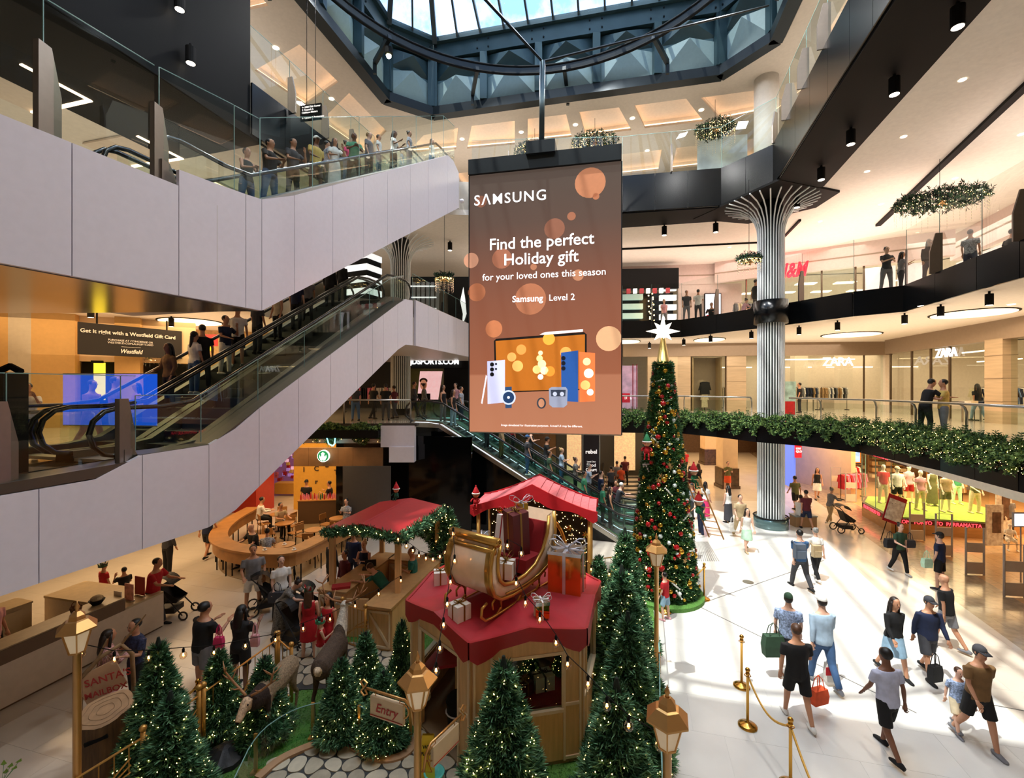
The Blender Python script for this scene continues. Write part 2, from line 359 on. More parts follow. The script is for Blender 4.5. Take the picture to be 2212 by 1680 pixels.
# ---- top ceiling with the skylight opening and light coffers
SCX, SCY = .4, 12.4
def sk(a, b): return (SCX+a*math.cos(math.radians(13.5))+b*math.sin(math.radians(13.5)), SCY-a*math.sin(math.radians(13.5))+b*math.cos(math.radians(13.5)))
OCT = [sk(*p) for p in ((-6.8, 9.4), (6.8, 9.6), (8.5, 7.9), (8.5, -7.6), (6.8, -9.4), (-6.8, -9.4), (-8.5, -7.6), (-8.5, 7.7))]
ZK = ZC
def cof(*px): return [tuple(L(x, y, ZK)[:2]) for x, y in px]
COF = [cof((1019, 272), (1112, 261), (1112, 312), (1009, 321)), cof((1140, 257), (1223, 247), (1235, 296), (1140, 306)), cof((1251, 242), (1337, 232), (1364, 281), (1265, 294)),
       cof((1370, 228), (1482, 213), (1520, 262), (1393, 277)), cof((1514, 211), (1641, 194), (1655, 240), (1557, 259)), cof((915, 292), (990, 276), (985, 322), (880, 330)),
       cof((647, 96), (731, 177), (659, 227), (550, 152)), cof((754, 201), (835, 283), (790, 330), (692, 262))]
def rect(a, b, w, d): # coffer in skylight grid coordinates
 return [sk(a, b), sk(a+w, b), sk(a+w, b+d), sk(a, b+d)]
COF += [rect(-12.2, -0.6, 2.3, 2.4), rect(-12.2, -3.8, 2.3, 2.4)]
COF += [rect(10.3, b, 2.4, 2.3) for b in (6.0, 2.8, -.4)] + [rect(a, 15.6, 2.6, 2.6) for a in (-8, -4.6, -1.2, 2.2, 5.6, 9.0)] + [rect(13.9, b, 2.4, 2.3) for b in (9.0, 6.0, 2.8)]
struct('ceiling', MB().slab(OUT, [OCT]+COF, ZC, ZC+.12), mat('ceiling_grey_beige', 'cfc3b6', .7), label='top ceiling round the skylight')
for q in COF:
 r = skit('coffer', 'recessed ceiling coffer edged with warm light'); r['kind'] = 'structure'
 c = Vector((sum(p[0] for p in q)/4, sum(p[1] for p in q)/4))
 big = [c+(Vector(p)-c)*1.12 for p in q]; sm = [c+(Vector(p)-c)*1.0 for p in q]
 MB().prism(big, ZC+.42, ZC+.46).build('coffer_top', mat('coffer_warm', 'ead9c8', .8), r)
 w = MB()
 for i in range(4): w.bar((*big[i], ZC+.27), (*big[(i+1) % 4], ZC+.27), .03, .3)
 w.build('coffer_side', beige, r)
 for i in range(4): MB().bar((*(c+(Vector(q[i])-c)*1.09), ZC+.17), (*(c+(Vector(q[(i+1) % 4])-c)*1.09), ZC+.17), .05, .09).build('light_strip', led, r)
# ---- skylight well
teal = mat('blue_grey_steel', '385158', .4, .3, noise=.12, scale=1.5); tealw = mat('painted_well_panel', '5a7b82', .5, noise=.08, scale=1.2); darkst = mat('dark_steel', '22292d', .4, .5)
ZG = 23.2
well = skit('skylight_well', 'blue grey steel well of the octagonal skylight')
n = len(OCT)
for i in range(n):
 a, b = Vector(OCT[i]), Vector(OCT[(i+1) % n]); d = (b-a).normalized(); c0 = Vector((SCX, SCY)); nr = Vector((-d.y, d.x))
 if nr.dot(c0-a) < 0: nr = -nr
 k = max(1, round((b-a).length/2.7))
 MB().bar((*(a-nr*.15), (ZC+ZG)/2), (*(b-nr*.15), (ZC+ZG)/2), .3, ZG-ZC).build('wall_plate', tealw, well)
 MB().bar((*(a+nr*.02-d*.05), ZC+.08), (*(b+nr*.02+d*.05), ZC+.08), .5, .42).build('rim_beam', darkst, well)
 MB().bar((*(a+nr*.15), ZG-.4), (*(b+nr*.15), ZG-.4), .3, .8).build('top_beam', teal, well)
 for j in range(k+1):
  p = a.lerp(b, j/k); MB().bar((*(p+nr*.16), ZC+.3), (*(p+nr*.16), ZG-.8), .34, .34).build('rib', teal, well)
  for s_ in (-.28, .28):
   for zz in (-.2, -.6): MB().ball((*(p+nr*.32+d*s_), ZG+zz), .045, 6, 4).build('bolt', darkst, well)
 for j in range(k):                               # folded triangular panels, two tiers
  p, q = a.lerp(b, j/k)+d*.18, a.lerp(b, (j+1)/k)-d*.18; m_ = (p+q)/2
  for zlo, zhi, up in ((ZC+.35, ZC+1.5, 1), (ZC+1.7, ZG-.8, 0)):
   zm = zlo+.15 if up else zhi-.12
   if up: MB().add([(*p, zhi), (*q, zhi), (*(m_+nr*.4), zhi+.1), (*p, zlo), (*q, zlo)], [(0, 2, 3), (1, 4, 2), (3, 2, 4), (0, 1, 2)]).build('folded_panel', mat('light_panel', '9db6b6', .5), well)
   else: MB().add([(*p, zlo), (*q, zlo), (*(m_+nr*.5), zhi-.3), (*p, zhi), (*q, zhi)], [(0, 1, 2), (0, 2, 3), (1, 4, 2), (3, 2, 4)]).build('folded_panel', teal, well)
# roof slab round the well and glazed hip roof
struct('ceiling', MB().slab(OUT, [OCT], ZG-.3, ZG), blackm, label='roof slab')
apex = [sk(-4.0, 1), sk(4.0, 1)]; ZA = ZG+4.2
gl = skit('window_1', 'glazed skylight roof with dark bars'); skyp = glass('skylight_glass', 'f4fbff', .05); bar_m = mat('glazing_bar', '39464c', .4, .4)
OI = [Vector(p).lerp(Vector((SCX, SCY)), .04) for p in OCT]
for i in range(n):
 a, b = OI[i], OI[(i+1) % n]; k = max(1, round((b-a).length/1.15))
 def top(p):
  A, B = Vector(apex[0]), Vector(apex[1]); d = B-A; t = max(0, min(1, (p-A).dot(d)/d.dot(d))); return A.lerp(B, t)
 for j in range(k):
  p, q = a.lerp(b, j/k), a.lerp(b, (j+1)/k); tp, tq = top(p), top(q)
  vs = [(*p, ZG), (*q, ZG), (*tq, ZA)] + ([(*tp, ZA)] if (tp-tq).length > .02 else [])
  MB().quad(*vs).build('pane', skyp, gl)
  MB().bar((*p, ZG+.02), (*tp, ZA+.02), .09 if j else .22, .2 if j else .4).build('glazing_bar', bar_m, gl)
 MB().bar((*a, ZG+.05), (*b, ZG+.05), .25, .25).build('sill', teal, gl)
MB().bar((*apex[0], ZA), (*apex[1], ZA), .3, .4).build('ridge_beam', teal, gl)
# big ring hung in the well, hub rod and cables
ring = thing('lighting_ring', 'large black steel ring hung below the skylight', 'ring', (.4, 12.85, 20.5))
RC = Vector((.4, 12.85, 20.5)); cp = [RC+Vector((8.25*math.cos(2*PI*i/72), 8.25*math.sin(2*PI*i/72), 0)) for i in range(72)]
MB().tube(cp, .06, 8, True).build('lower_tube', blackm, ring, True); MB().tube([p+Vector((0, 0, .34)) for p in cp], .06, 8, True).build('upper_tube', blackm, ring, True)
for dz, w in ((.17, .2),):
 m_ = MB()
 for i in range(72): m_.bar(cp[i]+Vector((0, 0, dz)), cp[(i+1) % 72]+Vector((0, 0, dz)), .04, .24)
 m_.build('web_plate', darkst, ring)
for deg in (20, 48, 76, 104, 132, 160, 200, 250, 290, 340):
 a = math.radians(deg); p = RC+Vector((8.2*math.cos(a), 8.2*math.sin(a), .1)); q = RC+Vector((9.6*math.cos(a), 9.6*math.sin(a), -.25))
 MB().bar(p, q, .16, .22).bar(q, q+Vector((0, 0, -.5)), .14, .14).build('bracket', darkst, ring)
fl_ = thing('flood_light', 'round flood light glowing on the skylight ring at left', 'lamp', (-5.2, 19.2, 20.0))
MB().lathe([(.1, 0), (.16, .05), (.16, .3), (.08, .36)], (-5.2, 19.2, 20.0), 14).build('housing', blackm, fl_)
MB().ball((-5.2, 19.2, 19.98), .11, 10, 6).build('bulb', mat('flood_bulb', 'f4f2a0', 1, emit=60, ecol='f2f0a8'), fl_)
# oval lit discs and black cylinder downlights under the galleries
disc = mat('lit_disc', 'ffd9a0', 1, emit=3.0, ecol='ffdca8')
def oval(px, py, z, rx, ry, lab):
 p = L(px, py, z); t = thing('ceiling_light', lab, 'ceiling light', (p.x, p.y, z-.03), GZ)
 for nm, r, h, m in (('frame', 1.06, .03, blackm), ('diffuser', 1.0, .045, disc)):
  o = MB().prism([(rx*r*math.cos(a*PI/16), ry*r*math.sin(a*PI/16)) for a in range(32)], -h+.03, .03).build(nm, m, t, world=False)
oval(1838, 722, 8.75, 1.25, 1.25, 'round lit disc in the ceiling above the middle shop sign'); oval(2100, 676, 8.75, 1.15, 1.2, 'round lit disc in the ceiling above the right shop sign')
oval(1532, 733, 8.75, .8, 1.2, 'small looking lit disc in the ceiling left of the striped column'); oval(1352, 737, 8.75, .8, 1.2, 'lit disc in the ceiling beside the advertising screen')
oval(412, 694, 8.75, 1.1, 1.1, 'oval lit disc in the ceiling behind the left escalator')
DL0 = thing('downlight', 'black cylinder downlight', 'downlight', (0, 0, 30)); DLG = 'black cylinder downlights under the galleries'
MB().lathe([(.09, -.42), (.1, -.42), (.1, -.08), (.03, -.08), (.03, 0)], n=14).build('can', blackm, DL0, world=False)
MB().lathe([(.085, -.425), (.085, -.41)], n=14).build('lens', ledw, DL0, world=False)
def dl(px, py, z, lab, s=1.0):
 p = L(px, py, z); return clone(DL0, (p.x, p.y, z), 0, lab, DLG, s)
SPOT = [(1477, 730, 8.75, 'just right of the glowing star on the tall tree'), (1535, 722, 8.75, 'beside the small lit disc'), (1623, 713, 8.75, 'just left of the striped column'), (1726, 703, 8.75, 'first to the right of the striped column'),
  (1809, 692, 8.75, 'above the middle shop sign'), (1954, 676, 8.75, 'between the two large lit discs'), (2032, 657, 8.75, 'at the left edge of the right lit disc'), (2137, 629, 8.75, 'nearest to the right edge of the picture'), (1403, 738, 8.75, 'left of the glowing star'),
  (196, 660, 8.75, 'over the left landing, in front of the beige pillars'), (370, 683, 8.75, 'beside the oval disc on the left'),
  (1932, 160, 14.0, 'second from the top right on the dark soffit'), (1838, 275, 14.0, 'third along the dark soffit'), (1774, 357, 14.0, 'fourth along the dark soffit'), (1721, 421, 14.0, 'over the capital of the right column'), (2069, 4, 14.0, 'topmost on the dark soffit at right'),
  (1435, 485, 14.0, 'under the far third gallery, right of the screen'), (1546, 478, 14.0, 'under the far third gallery, left of the right column'), (972, 520, 14.0, 'between the left column and the screen'),
  (412, 95, 15.3, 'lower of the two on the black wall at upper left'), (388, -22, 16.5, 'upper of the two on the black wall at upper left')]
for x, y, z, w in SPOT: dl(x, y, z, 'black cylinder downlight '+w, 1.25 if z > 12 else .95)
DL0.location = L(1290, 498, 14); DL0['label'] = 'black cylinder downlight hidden behind the advertising screen'; DL0['group'] = DLG
for ch in list(DL0.children): bpy.data.objects.remove(ch)
bpy.data.objects.remove(DL0)
REC = MB().lathe([(.13, -.015), (.12, -.02), (.12, -.012), (.02, -.012)], n=14).mesh('recessed_light', ledw)
def rec(px, py, z, lab, s=1):
 p = L(px, py, z); o = link('recessed_light', REC, None, (p.x, p.y, z), scale=s); tag(o, lab, 'downlight', 'small round lights set in the ceilings')
for x, y, w in ((1126, 285, 'between the first two coffers'), (1243, 269, 'between the second and third coffers'), (1366, 255, 'between the third and fourth coffers'), (1515, 237, 'between the fourth and fifth coffers'), (596, 103, 'left of the upper-left coffer'), (716, 213, 'between the two left coffers'), (998, 300, 'at the head of the upper escalator'), (1126, 355, 'behind the screen hanger'), (1262, 341, 'behind the third-floor glass, centre'), (1398, 325, 'behind the third-floor glass, right')):
 rec(x, y, ZC, 'small round ceiling light '+w, .95)
for x, y, w in ((2079, 172, 'in the black slot, upper'), (1952, 295, 'in the black slot, middle'), (1873, 370, 'in the black slot, lower end'), (2206, 290, 'at the right picture edge'), (2063, 385, 'above the beaded chandelier'), (1903, 441, 'left of the beaded chandelier'), (1772, 478, 'right of the column capital'), (2200, 443, 'right of the beaded chandelier'), (1576, 534, 'left of the striped column'), (190, 62, 'far left over the dark ceiling'), (62, 155, 'behind the left glass fin'), (22, 64, 'at the left picture edge'), (188, 160, 'between the two near fins'), (382, 263, 'over the upper newel')):
 rec(x, y, 14.05, 'small round light in the second-floor ceiling '+w, .65)
for x, y, w in ((1990, 660, 'above the right shop glass'), (2185, 657, 'at the right edge'), (1650, 725, 'beside the column')):
 rec(x, y, 8.75, 'small round light in the first-floor ceiling '+w, .8)
# light coves in the second-floor ceiling at the left
for i in range(5):
 x, y = -13.2-2.2*(i % 2)*0-(.9*i), 9+3.2*i
 c = thing('ceiling_cove', f'long warm cove light in the left ceiling, {["nearest","second","third","fourth","farthest"][i]} from the camera', 'ceiling light', (x+.26*(y-9)+.3*i, y, 14.0), GZ)
 MB().box((0, 0, 0), (2.4, 1.6, .06)).build('tray', mat('coffer_warm', 'e8b48c'), c, world=False)
 MB().box((0, .72, -.05), (2.3, .12, .05)).box((1.12, 0, -.05), (.1, 1.5, .05)).build('light_strip', led, c, world=False)
# ================================================================== ESCALATORS
def onpl(P, d, px):
 k = (px-1106)/F; t = (k*P[1]-P[0])/(d[0]-k*d[1]); return t
def pw(x, pts):
 for (a, ya), (b, yb) in zip(pts, pts[1:]):
  if x <= b: return ya+(yb-ya)*(x-a)/(b-a) if x > a else ya
 return pts[-1][1]
F2 = (FW.x, FW.y)
def cladding(root, P, d, ts, ztop, zbot, th=.08, gap=.014, m=white_clad):
 for a, b in zip(ts, ts[1:]):
  a2, b2 = a+gap/2, b-gap/2; k = max(1, int((b-a)/.5)); tt = [a2+(b2-a2)*i/k for i in range(k+1)]
  pts = [(P[0]+d[0]*t, P[1]+d[1]*t) for t in tt]
  MB().ribbon(pts, th, [(pw(t, zbot), pw(t, ztop)) for t in tt]).build('panel', m, root)
def extr(prof, P, w0, w1):        # solid with a side profile (t, z), swept sideways from offset w0 to w1
 q = lambda t, z, w: (P[0]+FW.x*t-RT.x*w, P[1]+FW.y*t-RT.y*w, z); n = len(prof)
 vs = [q(t, z, w0) for t, z in prof]+[q(t, z, w1) for t, z in prof]
 return MB().add(vs, [tuple(range(n)), tuple(range(n, 2*n))[::-1]]+[(i, (i+1) % n, n+(i+1) % n, n+i) for i in range(n)])
hand = mat('black_rubber', '17181a', .25, coat=.3); stepm = mat('escalator_step', '4b5052', .4, .6); deckm = mat('brown_grey_deck', '5d564f', .35, .5)
lite = mat('skirting_light', 'dfe9f2', 1, emit=1.8); soff = mat('escalator_soffit', 'cfc9c6', .5)
def lane(root, B, dr, rise, w0, w1, slope=.577, lead=1.3, steps=True, flip=1, lit=False, gl_m=None):
 """one moving stair: B foot of the slope, dr its horizontal direction, between sideways offsets w0 and w1 (left of dr)"""
 side = Vector((-dr.y, dr.x, 0)); B = Vector(B); run = rise/slope; gm = gl_m or pane
 at = lambda s, w, z: B+dr*s+side*w+Vector((0, 0, z))
 zs = lambda s: 0 if s < 0 else (rise if s > run else s*slope)
 ss = [-lead, -.5, .15]+[run*i/8 for i in range(1, 8)]+[run-.15, run+.5, run+lead]
 for w in (w0, w1):
  for i in range(len(ss)-1):
   a, b = ss[i], ss[i+1]
   MB().quad(at(a, w, zs(a)+.12), at(b, w, zs(b)+.12), at(b, w, zs(b)+.93), at(a, w, zs(a)+.93)).build('glass_panel', gm, root)
  pts = [at(-lead+.1, w, .08)]
  for k in range(7):
   an = -PI/2-k*PI/6; pts.append(at(-lead+.46*math.cos(an), w, .52+.44*math.sin(an)))
  pts += [at(s, w, zs(s)+.96) for s in ss[1:-1]]
  for k in range(7):
   an = PI/2-k*PI/6; pts.append(at(run+lead+.46*math.cos(an), w, rise+.52+.44*math.sin(an)))
  MB().tube(pts, .045, 6).build('handrail', hand, root, True)
  MB().add([at(s, w+o, zs(s)+z) for s in ss for o, z in ((-.12, -.1), (.12, -.1), (.1, .13), (-.1, .13))],
                 [(4*i+j, 4*i+(j+1) % 4, 4*i+4+(j+1) % 4, 4*i+4+j) for i in range(len(ss)-1) for j in range(4)]).build('skirt', steel if lit else deckm, root)
  if lit:
   for o in (-.125, .125): MB().tube([at(s, w+o, zs(s)+.06) for s in ss], .012, 5).build('light_strip', lite, root)
 if steps:
  n = max(2, int(run/.4))
  for i in range(n):
   s = run*(i+.5)/n; MB().box((0, 0, 0), (.4, abs(w1-w0)-.26, .22)).mesh
   o = MB(); c = at(s, (w0+w1)/2, zs(s)-.12); o.box(c, (.41, abs(w1-w0)-.26, .24), math.atan2(dr.y, dr.x)); o.build('step', stepm, root)
  for a, b in ((-lead, 0), (run, run+lead)):
   o = MB(); c = at((a+b)/2, (w0+w1)/2, zs(b if a < 0 else a)-.03 if a >= 0 else -.03); o.box(c, (b-a, abs(w1-w0)-.26, .06), math.atan2(dr.y, dr.x)); o.build('landing_plate', steel, root)
# ---- lower escalator pair (first to second gallery)
PC = (-6.62, 8.1)
lt = [(-9, 4.5), (-.001, 4.5), (0, 4.79), (1.35, 4.81), (2.0, 5.1), (2.7, 5.55), (9.49, 9.3), (9.9, 9.45), (10.35, 9.42)]
lb = [(-9, 3.1), (1.65, 3.12), (9.49, 7.62), (10.35, 7.66)]
low = thing('escalator', 'lower left escalator pair clad in white panels, rising to the second gallery', 'escalator', (-6.62, 8.1, 4.5), 0)
tj = [onpl(PC, F2, p) for p in (-300, 80, 304)]; tk = [onpl(PC, F2, p) for p in (304, 448, 557, 642, 712, 770, 802, 826, 857, 890)]
cladding(low, PC, F2, tj, lt, lb); cladding(low, PC, F2, tk, lt, lb)
extr([(-9, 4.42), (0, 4.42), (1.5, 4.6), (9.5, 9.0), (10.4, 9.3), (10.4, 7.68), (9.49, 7.64), (1.65, 3.15), (-9, 3.13)], PC, .05, 3.5).build('truss', soff, low)
extr([(t, z) for t, z in ((-9, 4.52), (0, 4.52), (0, 4.8), (1.4, 4.82), (2.7, 5.56), (9.49, 9.3), (10.3, 9.44), (10.3, 9.38), (9.49, 9.24), (2.7, 5.5), (1.4, 4.75), (-9, 4.45))], PC, -.02, .55).build('deck', deckm, low)
lane(low, (PC[0]+FW.x*1.35-RT.x*.6, PC[1]+FW.y*1.35-RT.y*.6, 4.66), FW, 4.75, 0, 1.25)
lane(low, (PC[0]+FW.x*1.35-RT.x*2.1, PC[1]+FW.y*1.35-RT.y*2.1, 4.66), FW, 4.75, 0, 1.25)
# ---- upper escalator pair (second to third gallery)
PB = (-5.37, 9.71); PA = (-6.74, 5.99); dA = Vector((1.37, 3.72)).normalized(); dA = (dA.x, dA.y)
up = thing('escalator', 'upper left escalator pair clad in white panels, crowded with people', 'escalator', (-5.37, 9.71, 9.6), 0)
tA = [onpl(PA, dA, p) for p in (-400, 152, 383)]; t3 = onpl(PA, dA, 383)
tA2 = [onpl(PA, dA, p) for p in (383, 528)]+[3.964]
zA = [(-20, 9.58), (t3, 9.58), (t3+.001, 9.86), (3.2, 9.95), (3.96, 10.0)]
cladding(up, PA, dA, tA, zA, [(-20, 7.63), (9, 7.63)]); cladding(up, PA, dA, tA2, [(t3, 9.87), (3.3, 9.93), (3.96, 10.0)], [(-20, 7.63), (9, 7.63)])
tB = [0]+[onpl(PB, F2, p) for p in (633, 716, 783, 835, 884, 923, 965)]+[11.3]
cladding(up, PB, F2, tB, [(0, 10.0), (.5, 10.2), (10.2, 15.98), (10.5, 16.0), (11.3, 15.7)], [(0, 7.63), (11.3, 14.12)])
extr([(-1, 9.5), (.6, 9.6), (10.3, 15.5), (11.6, 15.6), (11.6, 14.2), (11.3, 14.15), (0, 7.66), (-1, 7.66)], PB, .05, 3.6).build('truss', soff, up)
struct('trim_8', MB().prism([(-5.42, 9.71), (-6.05, 8.17), (-6.8, 6), (-10.3, -4), (-34, -4), (-34, 9.95), (-9.6, 9.95)], 7.62, 7.72), mat('bronzed_soffit', 'b0a598', .18, .75, noise=.1, scale=.8), label='shiny soffit under the second-floor landing')
extr([(0, 10.0), (10.3, 15.97), (11.3, 15.68), (11.3, 15.6), (10.3, 15.87), (0, 9.9)], PB, -.02, .5).build('deck', mat('pale_deck', 'b7b5b4', .3, .6), up)
lane(up, (PB[0]+FW.x*.2-RT.x*.6, PB[1]+FW.y*.2-RT.y*.6, 9.7), FW, 6.0, 0, 1.3, slope=.590, lead=1.5)
lane(up, (PB[0]+FW.x*.2-RT.x*2.2, PB[1]+FW.y*.2-RT.y*2.2, 9.7), FW, 6.0, 0, 1.3, slope=.590, lead=1.5)
# tall glass screens with tapered metal fins
def fin_mesh():
 m = MB(); m.add([(-.025, -.17, 0), (-.025, .17, 0), (-.025, .17, .7), (-.025, .02, 1.3), (-.025, -.17, 1.3), (.025, -.17, 0), (.025, .17, 0), (.025, .17, .7), (.025, .02, 1.3), (.025, -.17, 1.3)],
      [(0, 1, 2, 3, 4), (9, 8, 7, 6, 5), (0, 5, 6, 1), (1, 6, 7, 2), (2, 7, 8, 3), (3, 8, 9, 4), (4, 9, 5, 0)]); return m.mesh('fin', bronze)
FINM = fin_mesh()
def screen(name, lab, pts, h, step=1.4, fins=True, m=None, w=.02, edge=True, side=1):
 """pts: (x, y, z base); glass panes, thin top edges and fins"""
 r = thing(name, lab, 'balustrade', pts[0])
 for a, b in zip(pts, pts[1:]):
  a, b = Vector(a), Vector(b); n = max(1, round((b-a).to_2d().length/step)); d = (b-a).to_2d().normalized()
  for i in range(n):
   p, q = a.lerp(b, i/n), a.lerp(b, (i+1)/n); g = Vector((d.x, d.y, 0))*.012; p2, q2 = p+g, q-g; H = Vector((0, 0, h))
   MB().quad(p2, q2, q2+H, p2+H).build('pane', m or pane, r)
   if edge: MB().bar(p2+H, q2+H, .012, .014).build('pane_edge', mat('green_glass_edge', '7fa8a4', .2), r)
   MB().bar(p+g*.2, p+g*.2+H, .012, .012).build('pane_edge', mat('green_glass_edge'), r)
   if fins and i > 0 or (fins and n == 1): o = link('fin', FINM, r, tuple(winv(r) @ (p+Vector((d.y, -d.x, 0))*(-.1*side))), math.atan2(d.y, d.x)-PI/2+PI/2)
 return r
def plp(P, d, px, z, inset=0): t = onpl(P, d, px); return (P[0]+d[0]*t-inset, P[1]+d[1]*t, z)
def finat(r, p, rz, s=1): o = link('fin', FINM, r, tuple(winv(r) @ Vector(p)), rz); o.scale = (1.6, 1, 1.0*s); return o
s1 = screen('glass_screen', 'tall glass screen with two bronze fins at the second-floor landing', [plp(PA, dA, -500, 9.58, .08), plp(PA, dA, 105, 9.58, .08), plp(PA, dA, 345, 9.58, .08)], 1.95, 9, False)
for px in (118, 357): finat(s1, plp(PA, dA, px, 9.5, .1), GZ+.3, 1.05)
finat(s1, plp(PA, dA, 375, 9.5, .12), GZ+.3, .35)
s2 = screen('glass_screen', 'glass screen around the foot of the upper escalator', [plp(PA, dA, 353, 9.8, .08), (-5.62, 9.2, 9.95), (-5.42, 9.75, 10.0)], 1.75, 1.6, False)
s3 = screen('glass_screen', 'tall glass screen rising along the upper escalator', [(PB[0]+FW.x*t-.05, PB[1]+FW.y*t, 10.0+.579*t) for t in (0.05, 1.7, 3.7, 5.6, 7.3, 8.6, 9.8)]+[(PB[0]+FW.x*11-.05, PB[1]+FW.y*11, 15.9)], 1.75, 9, False)
s4 = screen('glass_screen', 'glass screen with bronze fins at the first-floor landing, lower left', [plp(PC, F2, -420, 4.52, .08), plp(PC, F2, 25, 4.52, .08), plp(PC, F2, 270, 4.52, .08), plp(PC, F2, 304, 4.52, .08)], 1.68, 9, False)
for px in (22, 283): finat(s4, plp(PC, F2, px, 4.5, .1), GZ+.3, 1.0)
finat(s4, plp(PC, F2, 296, 4.5, .12), GZ+.3, .32)
s5 = screen('glass_screen', 'glass screen running up beside the lower escalator', [(PC[0]+FW.x*t-.3, PC[1]+FW.y*t, 4.85+max(0, t-1.5)*.545) for t in (.2, 1.5, 3, 4.6, 6.2, 7.8, 9.4)]+[(PC[0]+FW.x*10.2-.3, PC[1]+FW.y*10.2, 9.4)], 1.0, 9, False)
pnl = fascia('trim_9', [(-3.93, 18.25), (-2.35, 25.4), (-2.3, 26.2)], 7.66, 9.48, white_clad, 1.3, .08, label='white edge panels of the second gallery beside the lower escalator')
struct('ceiling', MB().prism([(-3.95, 18.2), (-2.4, 25.4), (-2.3, 30), (-9.6, 30), (-9.6, 18.9)], 7.66, 8.8), mat('pale_soffit', 'd8cdc4', .4, .2), label='pale soffit under the second gallery landing')
# glowing blue film: a screen's reflection painted in front of the landing glass
film = bpy.data.materials.new('blue_reflection_film'); film.use_nodes = True; _n = film.node_tree; _n.nodes.clear(); _o = _n.nodes.new('ShaderNodeOutputMaterial'); _a = _n.nodes.new('ShaderNodeAddShader'); _t = _n.nodes.new('ShaderNodeBsdfTransparent'); _e = _n.nodes.new('ShaderNodeEmission'); _t.inputs[0].default_value = (.5, .55, .7, 1); _e.inputs[0].default_value = (.01, .11, .8, 1); _e.inputs[1].default_value = .75; _n.links.new(_t.outputs[0], _a.inputs[0]); _n.links.new(_e.outputs[0], _a.inputs[1]); _n.links.new(_a.outputs[0], _o.inputs[0])
bs = thing('ad_screen_or_reflection', 'glowing blue film imitating a screen reflection in the glass of the first-floor landing', 'screen', (-8.6, 9.2, 4.9), GZ)
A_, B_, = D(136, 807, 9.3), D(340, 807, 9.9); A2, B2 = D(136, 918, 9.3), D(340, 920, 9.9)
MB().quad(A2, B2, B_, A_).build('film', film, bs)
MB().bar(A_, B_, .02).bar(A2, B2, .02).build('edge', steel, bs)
# speaker / black perforated cabinet at the left edge
cb = thing('speaker_cabinet', 'black perforated cabinet with a curved top at the left picture edge', 'cabinet', tuple(D(15, 960, 7.0)), GZ)
p = D(15, 890, 7.1); MB().box((p.x, p.y, 5.35), (.42, .3, 1.75), GZ).build('body', blackm, cb)
m_ = MB()
for i in range(7):
 for j in range(16): m_.box((p.x-.16+.05*i, p.y-.16, 4.75+.09*j), (.02, .02, .05), GZ+.6)
m_.build('grille', mat('grille_dots', 'a88a66', .5), cb, kind='stuff')
m_ = MB(); m_.tube([(p.x-.1, p.y, 6.26), (p.x+.05, p.y, 6.33), (p.x+.22, p.y, 6.24)], .05, 6).build('handle', blackm, cb)
# ---- central escalator pair (first gallery down to the ground)
ce = thing('escalator', 'central escalator pair with lit skirts, running down to the ground behind the red roofs', 'escalator', (4.9, 17.5, 0), 0)
DL_ = -RT
foot = Vector((-4.4, 20.0, 0))+RT*9.0
lane(ce, foot, DL_, 4.42, 0, -1.25, lead=1.2, lit=True, gl_m=glass('glass_teal', 'c4e6e0', .2)); lane(ce, foot+FW*1.6, DL_, 4.42, 0, -1.25, lead=1.2, lit=True, gl_m=glass('glass_teal'))
def cpt(s, z, o): v = foot+DL_*s-Vector((-DL_.y, DL_.x, 0))*0+FW*o; return (v.x, v.y, z)
for nm, o0, m in (('side_panel', -.13, mat('black_glass', '0a0c0e', .08, .2)), ('underside', 3.0, black)):
 MB().quad(cpt(-.6, 0.02, o0), cpt(7.7, 0.02, o0), cpt(9.2, .02, o0), cpt(9.2, 4.3, o0), cpt(7.6, 4.25, o0), cpt(0, -.0+.03, o0)).build(nm, m, ce)
MB().bar(cpt(0, -.02, -.16), cpt(7.66, 4.36, -.16), .08, .16).bar(cpt(7.6, 4.34, -.16), cpt(9.3, 4.36, -.16), .08, .16).build('rim', steel, ce)
struct('wall_back', MB().box((-4.6, 18.95, 2.0), (6.2, .12, 4.0), -.26), mat('black_glass'), label='black glass wall under the central escalator')
struct('wall_left', MB().box((-5.8, 18.2, 1.42), (1.9, .1, 2.85), 0), mat('grey_pier', '4a4643', .6), label='grey pier beside the coffee shop')
# ---- escalators going down to the lower level, golden sides
dn = thing('escalator', 'pair of golden-sided escalators going down, right of the screen', 'escalator', tuple(G(1330, 1120)), 0)
for px in (1302, 1343, 1392):
 a, b = L(px, 985, .9), L(px+6, 1150, .3); MB().quad(a, b, b+Vector((0, 0, -.9)), a+Vector((0, 0, -.9))).build('side_panel', mat('gold_lit_side', 'c98f34', .25, .7, emit=.25), dn)
 MB().tube([a+Vector((0, 0, .05)), b+Vector((0, 0, .05))], .05, 6).build('handrail', hand, dn)
for i in range(14):
 a, b = G(1306, 1005+9*i), G(1390, 1005+9*i); MB().bar(a+Vector((0, 0, .03)), b+Vector((0, 0, .03)), .3, .06).build('step', stepm, dn)
